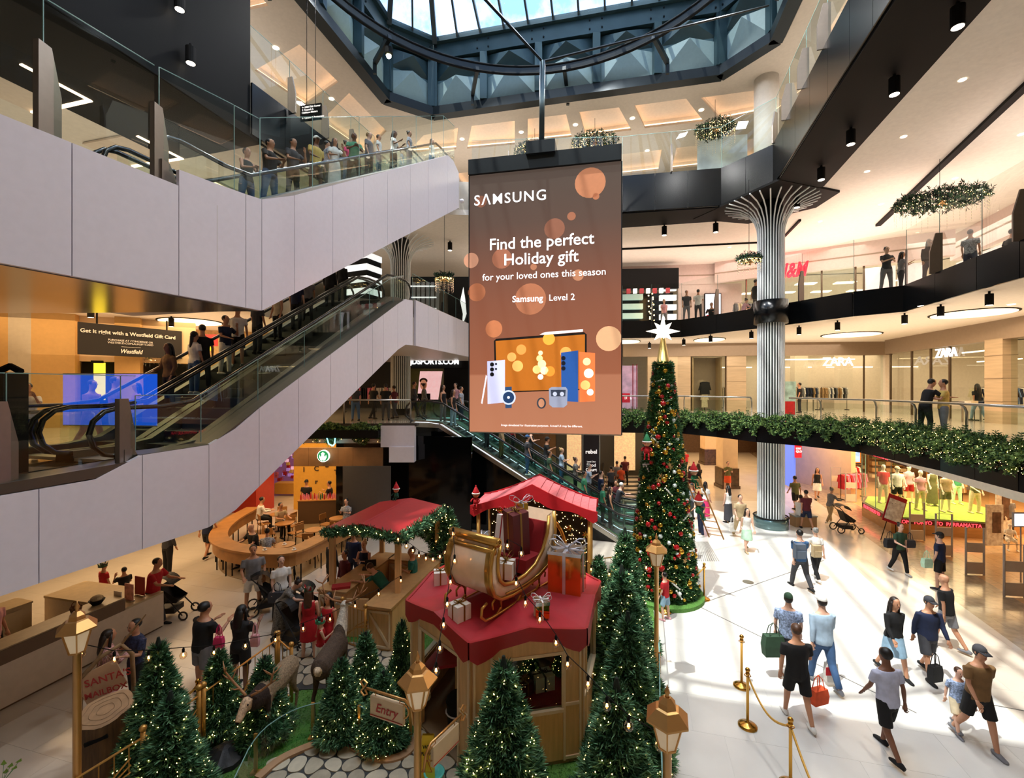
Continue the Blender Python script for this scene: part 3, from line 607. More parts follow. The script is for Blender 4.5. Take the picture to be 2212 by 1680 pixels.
# ================================================================== COLUMNS with radiating ribs
ribw = mat('rib_white', 'eef2f2', .35, .0); ribd = mat('rib_dark', '1c2224', .5)
def column(x, y, name, lab, zt, z0=0, rr=.5, n=30, flare=True):
 r = thing(name, lab, 'column', (x, y, z0))
 MB().lathe([(rr-.05, z0), (rr-.05, zt)], (x, y, 0), 32).build('shaft', ribd, r, True)
 for i in range(n):
  a = 2*PI*i/n; c, s = math.cos(a), math.sin(a); pr = [(rr, z0+.35), (rr, zt-1.55)]
  if flare: pr += [(rr+.02, zt-1.2), (rr+.12, zt-.85), (rr+.35, zt-.5), (rr+.7, zt-.28), (rr+1.3, zt-.12)]
  else: pr[1] = (rr, zt)
  MB().tube([(x+q*c, y+q*s, z) for q, z in pr], .028, 5).build('rib', ribw, r)
 if z0 == 0:
  MB().lathe([(rr+.17, 0), (rr+.17, .42), (rr, .44)], (x, y, 0), 32).build('base', mat('base_glass', '5c7678', .1, .4), r, True)
  MB().tube([(x+(rr+.17)*math.cos(i*PI/16), y+(rr+.17)*math.sin(i*PI/16), .46) for i in range(32)], .03, 5, True).build('base_ring', mat('matt_black'), r)
 return r
column(11.15, 19.6, 'ribbed_column', 'tall white ribbed column with a flared capital, right of the Christmas tree', 14.0)
column(-6.05, 24.7, 'ribbed_column', 'grey ribbed column with a flared capital behind the left escalators', 14.0, 4.5)
struct('trim_10', MB().lathe([(.66, 8.73), (.66, 9.7)], (11.15, 19.6, 0), 28), black, smooth=True, label='black collar where the second gallery wraps the column')
rc = thing('round_column', 'plain white round column standing on the third gallery', 'column', (11.4, 20.4, Z3)); MB().lathe([(.5, Z3), (.5, ZC)], (11.4, 20.4, 0), 28).build('shaft', mat('plaster_white', 'e6e0d8', .5), rc, True); MB().lathe([(.53, Z3), (.53, Z3+.12)], (11.4, 20.4, 0), 28).build('base', steel, rc)
# ================================================================== GALLERY BALUSTRADES
def z_(pts, z, inset=0): return [(p[0], p[1], z) for p in off(pts, inset)]
R2a = R2[:]; screen('glass_balustrade', 'glass balustrade with bronze fins along the right second gallery', z_([(12.3, 8), (12.8, 11.4), (13.15, 12.8), (14.25, 16.5), (13.2, 17.6), (11.5, 21.2), (9.27, 24.9), (6.2, 25.5), (-2.4, 25.9)], 9.66, .06), 2.05, 1.9, True, edge=False)
screen('glass_balustrade', 'glass balustrade with pale fins along the right and far third gallery', z_(R3, 15.68, .06), 1.9, 1.9, True)
screen('glass_balustrade', 'glass balustrade along the left third gallery above the escalator', z_([(-6.3, 21.0), (-8.34, 14.5)], 15.68, .06), 1.9, 1.9, True)
screen('glass_balustrade', 'glass balustrade where the lower escalator lands', z_([(-3.98, 18.6), (-2.45, 25.4)], 9.45, -.1), 1.2, 1.6, False)
def rail(name, lab, pts, h=1.05, step=1.75, zb=Z1):
 r = thing(name, lab, 'balustrade', (pts[0][0], pts[0][1], zb))
 for a, b in split(pts, step):
  d = (b-a).normalized(); n = Vector((-d.y, d.x))
  MB().quad((*(a+d*.06), zb+.12), (*(b-d*.06), zb+.12), (*(b-d*.06), zb+.9), (*(a+d*.06), zb+.9)).build('pane', pane, r)
  q = a-n*.0; MB().tube([(*q, zb), (*q, zb+.82), (*(q+n*.05), zb+.95), (*(q+n*.16), zb+h)], .032, 8).build('post', steel, r, True)
 P = [Vector(p[:2]) for p in pts]; m = MB(); q = off(pts, -.16); m.tube([(*p, zb+h) for p in q], .035, 8).build('top_rail', steel, r, True)
rail('guard_rail', 'steel and glass guard rail behind the plants, right of the column', off([(11.1, 9.9), (11.75, 12.4), (12.2, 15.9), (11.55, 17.6), (11.2, 18.9)], .55), step=2.2)
rail('guard_rail', 'steel and glass guard rail behind the plants, left of the column', off([(10.3, 19.9), (9.4, 20.8), (8.4, 22.4), (5.4, 22.9), (1.5, 24.2)], .55), step=2.4)
rail('guard_rail', 'steel and glass guard rail above the coffee shop sign', [(-4.15, 18.62), (-9.6, 18.62)], .98, 2.3)
rail('guard_rail', 'steel guard rail of the left first gallery seen under the escalators', [(-9.7, 18), (-9.7, 9)], 1.0, 2.3)
# ================================================================== SANTA'S VILLAGE
import numpy as np
rng = np.random.default_rng(5)
def npmesh(name, V, Fq, mats, mi=None, smooth=False):
 me = bpy.data.meshes.new(name); n = len(Fq); k = Fq.shape[1]
 me.vertices.add(len(V)); me.vertices.foreach_set('co', V.astype('f4').ravel()); me.loops.add(n*k); me.loops.foreach_set('vertex_index', Fq.astype('i4').ravel())
 me.polygons.add(n); me.polygons.foreach_set('loop_start', np.arange(0, n*k, k, dtype='i4'));
 for m in mats: me.materials.append(m)
 if mi is not None: me.polygons.foreach_set('material_index', mi.astype('i4'))
 me.update(calc_edges=True); me.validate(); return me
def norm(a): return a/np.maximum(np.linalg.norm(a, axis=1, keepdims=True), 1e-9)
def blades(P, Dn, nb, ln, wd, spread=.9, name='foliage', mats=None, two=.3):
 """P sprig points, Dn main directions: nb narrow leaves fan out of each point"""
 n = len(P); P = np.repeat(P, nb, 0); Dn = np.repeat(norm(Dn), nb, 0)
 d = norm(Dn+spread*rng.normal(size=(n*nb, 3))*.6); l = ln*(.7+.6*rng.random((n*nb, 1))); side = norm(np.cross(d, rng.normal(size=(n*nb, 3))))*wd
 a = P; b = P+d*l*.5+side; c = P+d*l; e = P+d*l*.5-side
 V = np.stack([a, b, c, e], 1).reshape(-1, 3); Fq = np.arange(len(V)).reshape(-1, 4)
 mi = (np.repeat(rng.random(n), nb) < two).astype(int)
 return npmesh(name, V, Fq, mats, mi)
fol_d = mat('fir_dark', '24502f', .7, noise=.4, scale=20); fol_l = mat('fir_light', '6c9c70', .7, noise=.3, scale=20); fol_y = mat('fir_tip', '63853f', .7, noise=.3)
bark = mat('bark', '4a3524', .8, noise=.3); fairy = mat('fairy_light', 'ffcf80', 1, emit=26, ecol='ffc878')
def conifer(h, r, n, pw_=1.0, nlights=150, mats=(fol_d, fol_l), top=.0, skirt=.12):
 t = rng.random(n)**.75 if False else 1-np.sqrt(1-rng.random(n)*.995); a = rng.random(n)*2*np.pi
 R = (r-top)*(1-t)**pw_+top; tier = 1+.10*np.sin(t*h*13)+.08*np.sin(a*5+t*9); dep = 1-.35*rng.random(n)**2
 rr = R*tier*dep; P = np.stack([rr*np.cos(a), rr*np.sin(a), skirt+t*(h-skirt-.06)], 1)
 Dn = np.stack([np.cos(a), np.sin(a), .15+.9*t], 1)
 fm = blades(P, Dn, 7, .13, .011, .9, 'foliage', list(mats), .5)
 lm = MB(); k = 0
 for i in range(nlights):
  tt = 1-math.sqrt(1-random.random()*.98); aa = random.random()*2*PI; R_ = ((r-top)*(1-tt)**pw_+top)*1.07+.05
  lm.ball((R_*math.cos(aa), R_*math.sin(aa), skirt+tt*(h-skirt)), .0068, 4, 3)
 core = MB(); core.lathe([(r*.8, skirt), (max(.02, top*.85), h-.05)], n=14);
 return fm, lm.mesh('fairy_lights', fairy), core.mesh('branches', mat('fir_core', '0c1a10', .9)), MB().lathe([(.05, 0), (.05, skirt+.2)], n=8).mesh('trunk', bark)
KITS = [(2.4, *conifer(2.4, .56, 3600)), (2.4, *conifer(2.4, .60, 3600, nlights=190)), (1.5, *conifer(1.5, .42, 2000, nlights=90)), (1.5, *conifer(1.5, .46, 2000, nlights=80))]
def place_tree(px, py, h, kit, lab, z0=.04, pos=None, w=1.0, g=None):
 p = L(px, py, h) if pos is None else Vector((*pos, 0)); H, fm, lm, cm, tm = KITS[kit]; s = h/H
 t = thing('christmas_tree', lab, 'christmas tree', (p.x, p.y, z0), random.random()*6, g); t.scale = (s*w, s*w, s)
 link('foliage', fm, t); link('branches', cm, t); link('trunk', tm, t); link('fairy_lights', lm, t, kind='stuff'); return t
for a in ((1350, 1137, 2.9, 0, 'pale sunlit fir between the tall tree and the red hut, farther of the two', .9), (1343, 1218, 2.6, 1, 'pale sunlit fir behind the dark firs, nearer of the two', 1.05), (1356, 1318, 2.5, 0, 'dark lit fir right of the red hut, middle of the row', 1.05),
          (1332, 1462, 2.3, 1, 'dark lit fir at the bottom right of the red hut, nearest of the row', 1.1), (1088, 1415, 2.25, 1, 'dark lit fir standing in front of the hut window', 1.12), (342, 1375, 2.2, 0, 'dark lit fir beside the tree-stump mailbox', .98),
          (368, 1492, 1.95, 1, 'dark lit fir at the bottom left, in front of the gold fence', 1.15)):
 place_tree(a[0], a[1], a[2], a[3], a[4], w=a[5])
for a in ((1294, 1196, 1.8, 2, 'small dark fir behind the large gift box', .8), (472, 1398, 1.5, 2, 'small lit fir behind the gold fence, below the man in black', .9), (572, 1414, 1.45, 3, 'small lit fir inside the corner of the gold fence', .9),
          (790, 1362, 1.52, 2, 'small lit fir behind the dark brown reindeer', .85), (738, 1418, 1.4, 3, 'small lit fir right of the dark brown reindeer', .9), (828, 1448, 1.25, 2, 'small lit fir behind the curved glass, near the entry sign', 1.1), (868, 1335, 1.7, 3, 'narrow dark fir at the left corner of the red hut', .55), (967, 1092, 2.5, 3, 'broad lit fir at the back of the left pavilion', .8)):
 place_tree(a[0], a[1], a[2], a[3], a[4], w=a[5])
# ---- turf and stone paths
turfm = mat('green_turf', '4f7f33', .85, noise=.35, scale=40)
VIL = [(-5.5, 5.2), (-4.72, 9.05), (-4.35, 8.75), (-4.1, 9.0), (-5.0, 10.6), (-4.3, 13.6), (1.5, 14.3), (4.0, 13.4), (3.75, 12.0), (2.25, 7), (1.75, 5.2)]
FP = [G(*p)[:2] for p in ((556, 1692), (600, 1652), (650, 1628), (700, 1610), (745, 1610), (780, 1634), (830, 1655), (880, 1640), (898, 1600))]+[(-1.55, 8.2), (-1.0, 8.6), (.3, 8.3), (-.5, 7.0), (-.75, 6.6), (-.75, 5.4), (-3.6, 5.4)]
EP = [(-5.3, 10.5), (-4.3, 8.95), (-3.2, 9.0), (-2.4, 9.5), (-2.3, 10.4), (-2.7, 11.0), (-2.3, 13), (-3.3, 13.3), (-3.55, 11.4), (-3.2, 10.3), (-4.4, 10.9)]
struct('floor', MB().prism(VIL, 0, .04), turfm, label='green artificial turf of the Christmas village')
V_ = [np.array(p) for p in VIL]; pts = []
while len(pts) < 26000:
 x, y = rng.uniform(-5.5, 4), rng.uniform(5.2, 14.3)
 if in_poly(x, y, VIL) and not in_poly(x, y, FP) and not in_poly(x, y, EP) and rng.random() < min(1, (9/y)**2): pts.append((x, y, .038))
P = np.array(pts); g_ = link('grass', blades(P, np.tile([0, 0, 1.0], (len(P), 1)), 2, .035, .004, .8, 'grass', [turfm, mat('turf_light', '6f9c46', .9)], .4)); tag(g_, 'short green turf blades on the village floor', 'grass', kind='stuff')
stonem = [mat('path_stone_a', 'b3a992', .75, noise=.12, scale=9, bump=.2), mat('path_stone_b', 'a59b86', .8, noise=.12, scale=9, bump=.2), mat('path_stone_c', 'c2b8a0', .75, noise=.1, scale=9, bump=.2)]
def stones(name, poly, cell, lab):
 r = skit(name, lab); MB().prism(poly, .03, .052).build('path_bed', mat('dark_grout', '3c3d3c', .9), r); S = []
 xs, ys = [p[0] for p in poly], [p[1] for p in poly]; i = 0; y = min(ys)
 while y < max(ys)+cell:
  x = min(xs)+(cell/2 if i % 2 else 0)
  while x < max(xs)+cell: S.append((x+random.uniform(-.22, .22)*cell, y+random.uniform(-.2, .2)*cell)); x += cell
  y += cell*.85; i += 1
 for j, (x, y) in enumerate(S):
  if not in_poly(x, y, poly): continue
  q = [(x-cell, y-cell), (x+cell, y-cell), (x+cell, y+cell), (x-cell, y+cell)]
  for k, (u, v) in enumerate(S):
   if k != j and abs(u-x) < 2*cell and abs(v-y) < 2*cell:
    nx, ny = u-x, v-y; q = clip(q, [(nx, ny, nx*(x+u)/2+ny*(y+v)/2)])
  if len(q) < 3: continue
  q = [(x+(a-x)*.93, y+(b-y)*.93) for a, b in q]
  for _ in range(2): q = [((1-t)*a[0]+t*b[0], (1-t)*a[1]+t*b[1]) for a, b in zip(q, q[1:]+q[:1]) for t in (.27, .73)]
  MB().prism(q, .045, .068).build('stone', random.choice(stonem), r)
stones('floor', FP, .30, 'crazy-paved stone path in front of the red hut'); stones('floor', EP, .36, 'crazy-paved stone path at the village entrance')
bnd = [G(*p)[:2] for p in ((556, 1692), (600, 1652), (650, 1628), (700, 1610), (745, 1610), (780, 1634), (830, 1655), (880, 1640), (905, 1598))]
def smooth(pts, n=2):
 pts = [Vector(p) for p in pts]
 for _ in range(n): pts = [pts[0]]+[a.lerp(b, t) for a, b in zip(pts, pts[1:]) for t in (.25, .75)]+[pts[-1]]
 return pts
kb = smooth(bnd); tag(MB().ribbon(kb, .13, [(.0, .1)]*len(kb)).build('path_kerb', mat('kerb_tan', 'b08a66', .7, noise=.1)), 'curving tan kerb between turf and stone path', 'kerb')
# village edge wall at right: white panels with brass rods
ew = thing('edge_barrier', 'low clear and white barrier along the right side of the village', 'barrier', (2.3, 7, 0))
pts = [(1.75, 5.2), (2.28, 7), (2.85, 8.8), (3.35, 10.5), (3.78, 12.0)]
for a, b in zip(pts, pts[1:]):
 MB().bar((*a, .05), (*b, .05), .08, .1).build('kerb', mat('barrier_white', 'e9e7e0', .4), ew); A, B = Vector((*a, .1)), Vector((*b, .1)); H = Vector((0, 0, .75))
 MB().quad(A, B, B+H, A+H).build('pane', pane, ew); MB().tube([A, A+H*1.02], .022, 8).build('post', gold, ew)
 MB().bar(A+H, B+H, .02, .02).build('pane_edge', mat('green_glass_edge'), ew)
# ---- curved glass fence with brass posts
cg = [(-3.8, 6.2), (-3.96, 7.03), (-3.72, 7.5), (-3.38, 7.72), (-2.9, 7.79), (-2.57, 7.66), (-2.3, 7.5), (-1.99, 7.46), (-1.7, 7.62)]
gf = thing('glass_fence', 'curving low glass fence on brass posts round the turf', 'fence', (-3, 7.6, .04)); sg = smooth(cg)
m_ = MB();
for a, b in zip(sg, sg[1:]): m_.quad((*a, .1), (*b, .1), (*b, .64), (*a, .64))
m_.build('pane', glass('fence_glass', 'cfe6d8', .15), gf); MB().tube([(*p, .64) for p in sg], .008, 5).build('pane_edge', mat('green_glass_edge', 'a9c9ac', .2), gf)
for i in (1, 3, 5, 8): MB().box((cg[i][0], cg[i][1], .34), (.05, .03, .62)).box((cg[i][0], cg[i][1], .05), (.14, .1, .03)).build('post', goldp, gf)
# ---- brass baluster fence
def gfence(lab, pts, h=1.0, step=.17, deco=True):
 r = thing('brass_fence', lab, 'fence', (pts[0][0], pts[0][1], .04)); n = 0
 for a, b in zip(pts, pts[1:]):
  a, b = Vector((*a, 0)), Vector((*b, 0)); H = Vector((0, 0, h));
  MB().tube([a+H, b+H], .016, 6).build('top_rail', goldp, r); MB().tube([a+H*.1, b+H*.1], .012, 6).build('bottom_rail', goldp, r)
  MB().tube([a, a+H*1.08], .035, 8).ball(a+H*1.13, .05, 8, 6).build('post', goldp, r, True); k = int((b-a).length/step)
  for i in range(1, k): q = a.lerp(b, i/k); MB().tube([q+H*.1, q+H], .008, 5).build('baluster', goldp, r); n += 1
  if deco:
   for s_ in range(max(1, int((b-a).length/1.1))):
    c0 = a.lerp(b, (s_+.5)/max(1, int((b-a).length/1.1))); d = (b-a).normalized()
    for j in range(3): MB().tube([c0+d*(-.5+.12*j)+H*.25, c0+d*(-.15+.1*j)+H*(.35+.1*j), c0+d*(.1+.1*j)+H*(.6), c0+d*(.45)+H*(.82-.1*j)], .013, 5).build('twig_ornament', goldp, r)
 a = Vector((*pts[-1], 0)); MB().tube([a, a+Vector((0, 0, h*1.08))], .035, 8).ball(a+Vector((0, 0, h*1.13)), .05, 8, 6).build('post', goldp, r, True)
gfence('brass fence along the left of the village, nearest section', [(-5.75, 5.4), (-5.27, 6.5), (-5.08, 7.38)]); gfence('brass fence with twig ornaments in front of the small firs', [(-5.05, 7.45), (-4.66, 9.0)])
gfence('brass fence section turning the corner by the entrance path', [(-4.63, 9.02), (-4.18, 8.62)], deco=False); gfence('short brass fence by the left pavilion cabinet', [(-3.95, 10.6), (-3.3, 10.25)], .95, .12)
gfence('brass fence between the pavilions at the back', [(-2.0, 14.0), (-.6, 13.9)], 1.0, .16, False); gfence('brass fence right of the throne pavilion', [(2.15, 12.9), (3.2, 13.2)], 1.1, .16)
# ---- red roofed hexagonal hut
red = mat('red_roof', 'a8232c', .5, noise=.08, scale=5); redd = mat('red_fascia', '9c1a1f', .45); tan = mat('tan_timber', 'd2ab78', .55, noise=.12, scale=3, stretch=(6, 6, .6)); cream = mat('cream_trim', 'd8c2a0', .5)
HC = Vector((-.08, 8.6)); HA = [252.5+60*k for k in range(6)]
def hv(k, R): a = math.radians(HA[k % 6]); return HC+Vector((math.cos(a), math.sin(a)))*R
hut = thing('hexagonal_hut', 'hexagonal tan timber hut with a scalloped red roof, sleigh on top', 'hut', (HC.x, HC.y, .04))
Rr = 1.86
def edge_z(u): return 2.16+.13*(1-abs(2*u-1))**1.25
for k in range(6):
 a, b = hv(k, Rr), hv(k+1, Rr); N = 16; top = [a.lerp(b, i/N) for i in range(N+1)]; out = ((a+b)/2-HC).normalized()
 m = MB(); mid = (a+b)/2; vs = [(*HC, 2.31)]+[(*p, edge_z(i/N)) for i, p in enumerate(top)]
 m.add(vs, [(0, i+1, i+2) for i in range(N)]); m.build('roof_panel', red, hut)
 f = MB(); dp = lambda u: .20+.15*max(0, math.cos(abs(2*u-1)*PI*1.0)*-1)**.7*(1 if abs(2*u-1) > .5 else 0)-(.10 if abs(2*u-1) > .97 else 0)
 vs = []
 for i, p in enumerate(top):
  u = i/N; z = edge_z(u); d = dp(u); q = p+out*.03; vs += [(*q, z+.015), (*q, z-d), (*(p-out*.02), z-d), (*(p-out*.02), z+.015)]
 f.add(vs, [(4*i+j, 4*i+(j+1) % 4, 4*i+4+(j+1) % 4, 4*i+4+j) for i in range(N) for j in range(4)]); f.build('scalloped_fascia', redd, hut)
MB().prism([hv(k, 1.8) for k in range(6)], 2.0, 2.06).build('ceiling_board', tan, hut); MB().prism([hv(k, 1.78) for k in range(6)], .03, .1).build('floor_board', mat('hut_floor', '8a7358', .6), hut)
for k in range(6):
 a, b = hv(k, 1.74), hv(k+1, 1.74); d = (b-a).normalized(); out = ((a+b)/2-HC).normalized(); ln = (b-a).length
 for q, s_ in ((a, 1), (b, -1)):
  c = q+d*s_*.15; MB().bar((*c, .1), (*c, 2.05), .3, .09, (*out, 0)).build('corner_board', tan, hut)
  for o in (.02, .285): cc = q+d*s_*o+out*.05; MB().bar((*cc, .1), (*cc, 2.03), .035, .04, (*out, 0)).build('trim_strip', cream, hut)
  for zz in (.14, .98, 1.98): MB().bar((*(q+d*s_*.02+out*.05), zz), (*(q+d*s_*.28+out*.05), zz), .035, .045).build('trim_strip', cream, hut)
 i0, i1 = a+d*.3, b-d*.3
 MB().bar((*i0, 1.93), (*i1, 1.93), .1, .24).build('header', tan, hut); MB().bar((*(i0+out*.04), 1.8), (*(i1+out*.04), 1.8), .05, .05).build('window_frame', cream, hut)
 if k != 5:
  MB().bar((*i0, .5), (*i1, .5), .08, .8).build('lower_panel', tan, hut); MB().bar((*(i0+out*.03), .9), (*(i1+out*.03), .9), .1, .05).build('sill', cream, hut)
  MB().quad((*(i0+out*.02), .9), (*(i1+out*.02), .9), (*(i1+out*.02), 1.8), (*(i0+out*.02), 1.8)).build('pane', pane_d, hut)
 for q in (i0, i1): MB().bar((*(q+out*.04), .1 if k == 5 else .9), (*(q+out*.04), 1.8), .05, .05).build('window_frame', cream, hut)
for k in (0, 1, 2, 4): a, b = hv(k, 1.62), hv(k+1, 1.62); MB().prism([a, b, b.lerp(HC, .42), a.lerp(HC, .42)], .84, .9).build('display_shelf', red, hut)
for k in (4,): a, b = hv(k, 1.6), hv(k+1, 1.6); MB().prism([a.lerp(HC, .38), b.lerp(HC, .38), b.lerp(HC, .42), a.lerp(HC, .42)], .1, .85).build('counter_front', tan, hut)
# ---- gifts
whitec = mat('gift_white', 'efe8de', .45); ribg = mat('gold_ribbon', '8f6a2c', .3, .6); maroon = mat('gift_maroon', '5e1218', .45); ribs = mat('silver_ribbon', 'd5d9e2', .2, .6); goldfoil = mat('gold_foil', 'e0a840', .06, 1); coppf = mat('copper_foil', 'd8843c', .12, .85)
ribr = mat('red_ribbon', 'a3161e', .35)
def gift(lab, loc, size, rz, bm, rm, rx=0, bow=.4, grp=None, ry=0, lid=None):
 t = thing('gift_box', lab, 'gift box', loc, rz, grp); t.rotation_euler = (rx, ry, rz); x, y, z = size
 MB().box((0, 0, z/2), (x, y, z)).build('box', bm, t, world=False); w = min(x, y)*.11; e = .006
 if lid: MB().box((0, 0, z-.01), (x+.02, y+.02, .06)).build('lid', lid, t, world=False)
 MB().box((0, 0, z/2), (w, y+2*e+(.02 if lid else 0), z+2*e+(.03 if lid else 0))).build('ribbon', rm, t, world=False); MB().box((0, 0, z/2), (x+2*e+(.02 if lid else 0), w, z+2*e+(.03 if lid else 0))).build('ribbon', rm, t, world=False)
 if bow:
  b = MB(); s = bow
  for a in (.3, 2.7, 3.6, 5.8):
   ca, sa = math.cos(a), math.sin(a); b.tube([(ca*s*q, sa*s*q, z+s*h_) for q, h_ in ((0, .02), (.14, .17), (.3, .27), (.43, .26), (.46, .15), (.36, .06), (.18, .02), (0, .02))], w*.22, 5)
  b.ball((0, 0, z+.03), w*.8, 6, 4).build('bow', rm, t, True, world=False)
 return t
gift('white gift box with brown ribbons on the red roof, left of the sleigh', (-1.38, 8.75, 2.2), (.24, .24, .27), .2, whitec, ribg, bow=.2)
gift('white gift box with dark gold ribbons on the red roof, in front of the sleigh', (-.86, 7.45, 2.2), (.27, .27, .27), .75, whitec, ribg, bow=.2)
gift('small gold foil gift with a white bow near the front edge of the red roof', (.48, 7.45, 2.26), (.22, .22, .25), .15, goldfoil, mat('white_ribbon', 'f4f2f2', .3), bow=.38, lid=mat('silver_foil', 'dfe0e6', .15, 1))
gift('large copper and gold foil gift box with a silver bow, right on the red roof', (1.02, 8.42, 2.22), (.6, .5, .78), -.35, coppf, ribs, bow=.75, lid=mat('silver_foil'))
# inside the hut
gift('white gift with a dark ribbon on the red shelf inside the hut window', (.52, 7.75, .9), (.34, .28, .24), .3, whitec, mat('dark_ribbon', '2a1b18', .4), bow=.2)
gift('dark red gift on the shelf inside the hut window', (.2, 7.62, .9), (.24, .24, .2), .6, maroon, ribg, bow=.22); gift('gold gift on the shelf inside the hut doorway', (-1.25, 8.9, .9), (.2, .2, .2), .3, goldfoil, ribr, bow=.2)
for i, (x, y, w_) in enumerate(((.32, 7.9, 'inside the front window'), (.9, 8.1, 'inside the right window'), (-1.05, 9.15, 'inside the doorway'))):
 place_tree(0, 0, .72, 2, f'small lit fir on the red shelf {w_} of the hut', z0=.9, pos=(x, y), w=.8)
# ---- sleigh
pearl = mat('pearl_cream', 'ecd3b4', .22, noise=.04, coat=.6); sg_ = mat('sleigh_gold', 'c79a4e', .28, .8); velvet = mat('red_velvet', '8c0d14', .8)
sl = thing('sleigh', 'cream and gold sleigh standing on the red roof, filled with gifts', 'sleigh', (-.12, 8.28, 2.26), math.atan2(-.80, -.60)); SLEIGH = sl; sl.scale = (.98, 1.0, 1.0)
outl = [(.84, 1.22), (.98, 1.05), (1.04, .85), (1.03, .62), (.92, .4), (.72, .27), (.4, .22), (0, .22), (-.4, .27), (-.7, .4), (-.88, .65), (-.96, 1.0), (-.99, 1.35)]
inn = [(.74, 1.16), (.84, .98), (.86, .8), (.8, .62), (.66, .5), (.4, .44), (.05, .46), (-.25, .55), (-.5, .75), (-.68, 1.0), (-.8, 1.3)]
def bul(z): return .44+.05*math.sin(min(1, max(0, (z-.2)/1.1))*PI)
for s_ in (-1, 1):
 o3 = [(x, s_*bul(z), z) for x, z in smooth2(outl)] if False else [(x, s_*bul(z), z) for x, z in outl]; i3 = [(x, s_*bul(z), z) for x, z in inn]; m = MB()
 n = 24; oo = [Vector(o3[0]).lerp(Vector(o3[0]), 0)]*0
 def samp(P, t):
  f = t*(len(P)-1); i = min(int(f), len(P)-2); return Vector(P[i]).lerp(Vector(P[i+1]), f-i)
 A = [samp(o3, i/n) for i in range(n+1)]; B = [samp(i3, i/n) for i in range(n+1)]; t_ = Vector((0, s_*.03, 0))
 m.add([p for i in range(n+1) for p in (A[i], B[i], B[i]-t_, A[i]-t_)], [(4*i+j, 4*i+(j+1) % 4, 4*i+4+(j+1) % 4, 4*i+4+j) for i in range(n) for j in range(4)]); m.build('side_panel', pearl, sl, True, world=False)
 MB().tube(o3, .035, 7).build('gold_trim', sg_, sl, True, world=False); MB().tube(i3, .035, 7).build('gold_trim', sg_, sl, True, world=False)
 MB().tube([(x*.9-.05, s_*(bul(z)+.02), z*.75+.12) for x, z in outl[5:11]], .018, 6).build('gold_scroll', sg_, sl, True, world=False)
 y = s_*.40
 MB().tube([(1.02, y, .30), (1.14, y, .26), (1.16, y, .13), (1.06, y, .04), (.9, y, .02), (-1.0, y, .02), (-1.2, y, .06), (-1.28, y, .2), (-1.22, y, .34), (-1.1, y, .36), (-1.06, y, .28)], .024, 7).build('runner', sg_, sl, True, world=False)
 for x in (.62, .05, -.55):
  MB().tube([(x-.16, y, .16), (x-.18, y, .24), (x-.08, y, .3), (x+.02, y, .22), (x+.03, y, .1), (x+.14, y, .03)], .018, 6).build('runner_scroll', sg_, sl, True, world=False); MB().tube([(x+.25, y, .14), (x+.26, y, .25), (x+.15, y, .31), (x+.05, y, .22), (x+.02, y, .05)], .018, 6).build('runner_scroll', sg_, sl, True, world=False)
m = MB(); o_all = outl; w_ = [bul(z)-.02 for x, z in o_all]
m.add([(x, s_*w, z) for (x, z), w in zip(o_all, w_) for s_ in (-1, 1)], [(2*i, 2*i+1, 2*i+3, 2*i+2) for i in range(len(o_all)-1)]); m.build('front_and_floor_shell', pearl, sl, True, world=False)
for s_ in (-1, 1):       # gold frame on the front dash
 MB().ribbon([(0, 0), (1, 0)], .1, [(0, 0), (0, 0)]); q = [(x+.025, s_*(bul(z)-.05), z) for x, z in outl[:6]]
 MB().add([p for x, y, z in q for p in ((x, y-.06, z), (x+.012, y, z), (x, y+.06, z))], [(3*i+j, 3*i+j+1, 3*i+4+j, 3*i+3+j) for i in range(5) for j in (0, 1)]).build('dash_border', sg_, sl, True, world=False)
MB().tube([(.86, -.52, 1.24), (.86, .52, 1.24)], .075, 12).build('dash_roll', sg_, sl, True, world=False); MB().tube([(.93, -.5, 1.1), (.93, .5, 1.1)], .045, 8).build('dash_border', sg_, sl, True, world=False)
for s_ in (-1, 1): MB().tube([(.86+.06*math.cos(a/2)*(1-a/22), s_*.53, 1.24+.06*math.sin(a/2)*(1-a/22)) for a in range(16)], .016, 5).build('gold_scroll', sg_, sl, True, world=False)
MB().box((-.35, 0, .52), (.55, .8, .25)).box((-.68, 0, .85), (.12, .8, .7), ry=-.25).build('seat', velvet, sl, world=False); MB().box((.2, 0, .3), (1.0, .82, .06)).build('floor_cushion', velvet, sl, world=False)
sM = sl.matrix_basis
def insl(x, y, z): import mathutils; return tuple(Vector((-.12, 8.28, 2.26))+Matrix.Rotation(sl.rotation_euler.z, 3, 'Z') @ Vector((x*.98, y, z)))
gift('tall maroon gift box with a gold ribbon leaning in the sleigh', insl(-.35, .02, .5), (.36, .34, .98), sl.rotation_euler.z+1.2, maroon, ribg, rx=.12, bow=.2, ry=.12)
gift('white gift box with a red ribbon in the sleigh, left of the maroon one', insl(-.3, -.3, .5), (.3, .24, .78), sl.rotation_euler.z+1.4, whitec, ribr, rx=-.15, bow=.5)
gift('small white gift with a gold bow low in the sleigh', insl(.12, .1, .36), (.3, .3, .28), sl.rotation_euler.z+.4, whitec, ribg, bow=.5); gift('brown gift box behind the sleigh dash', insl(.42, -.22, .5), (.3, .3, .55), sl.rotation_euler.z+.2, mat('brown_box', '5a3416', .3, .4), ribs, bow=.4)
gift('small gold gift with a silver bow on top of the maroon box', insl(-.5, .0, 1.42), (.2, .2, .12), .4, goldfoil, ribs, bow=.5)
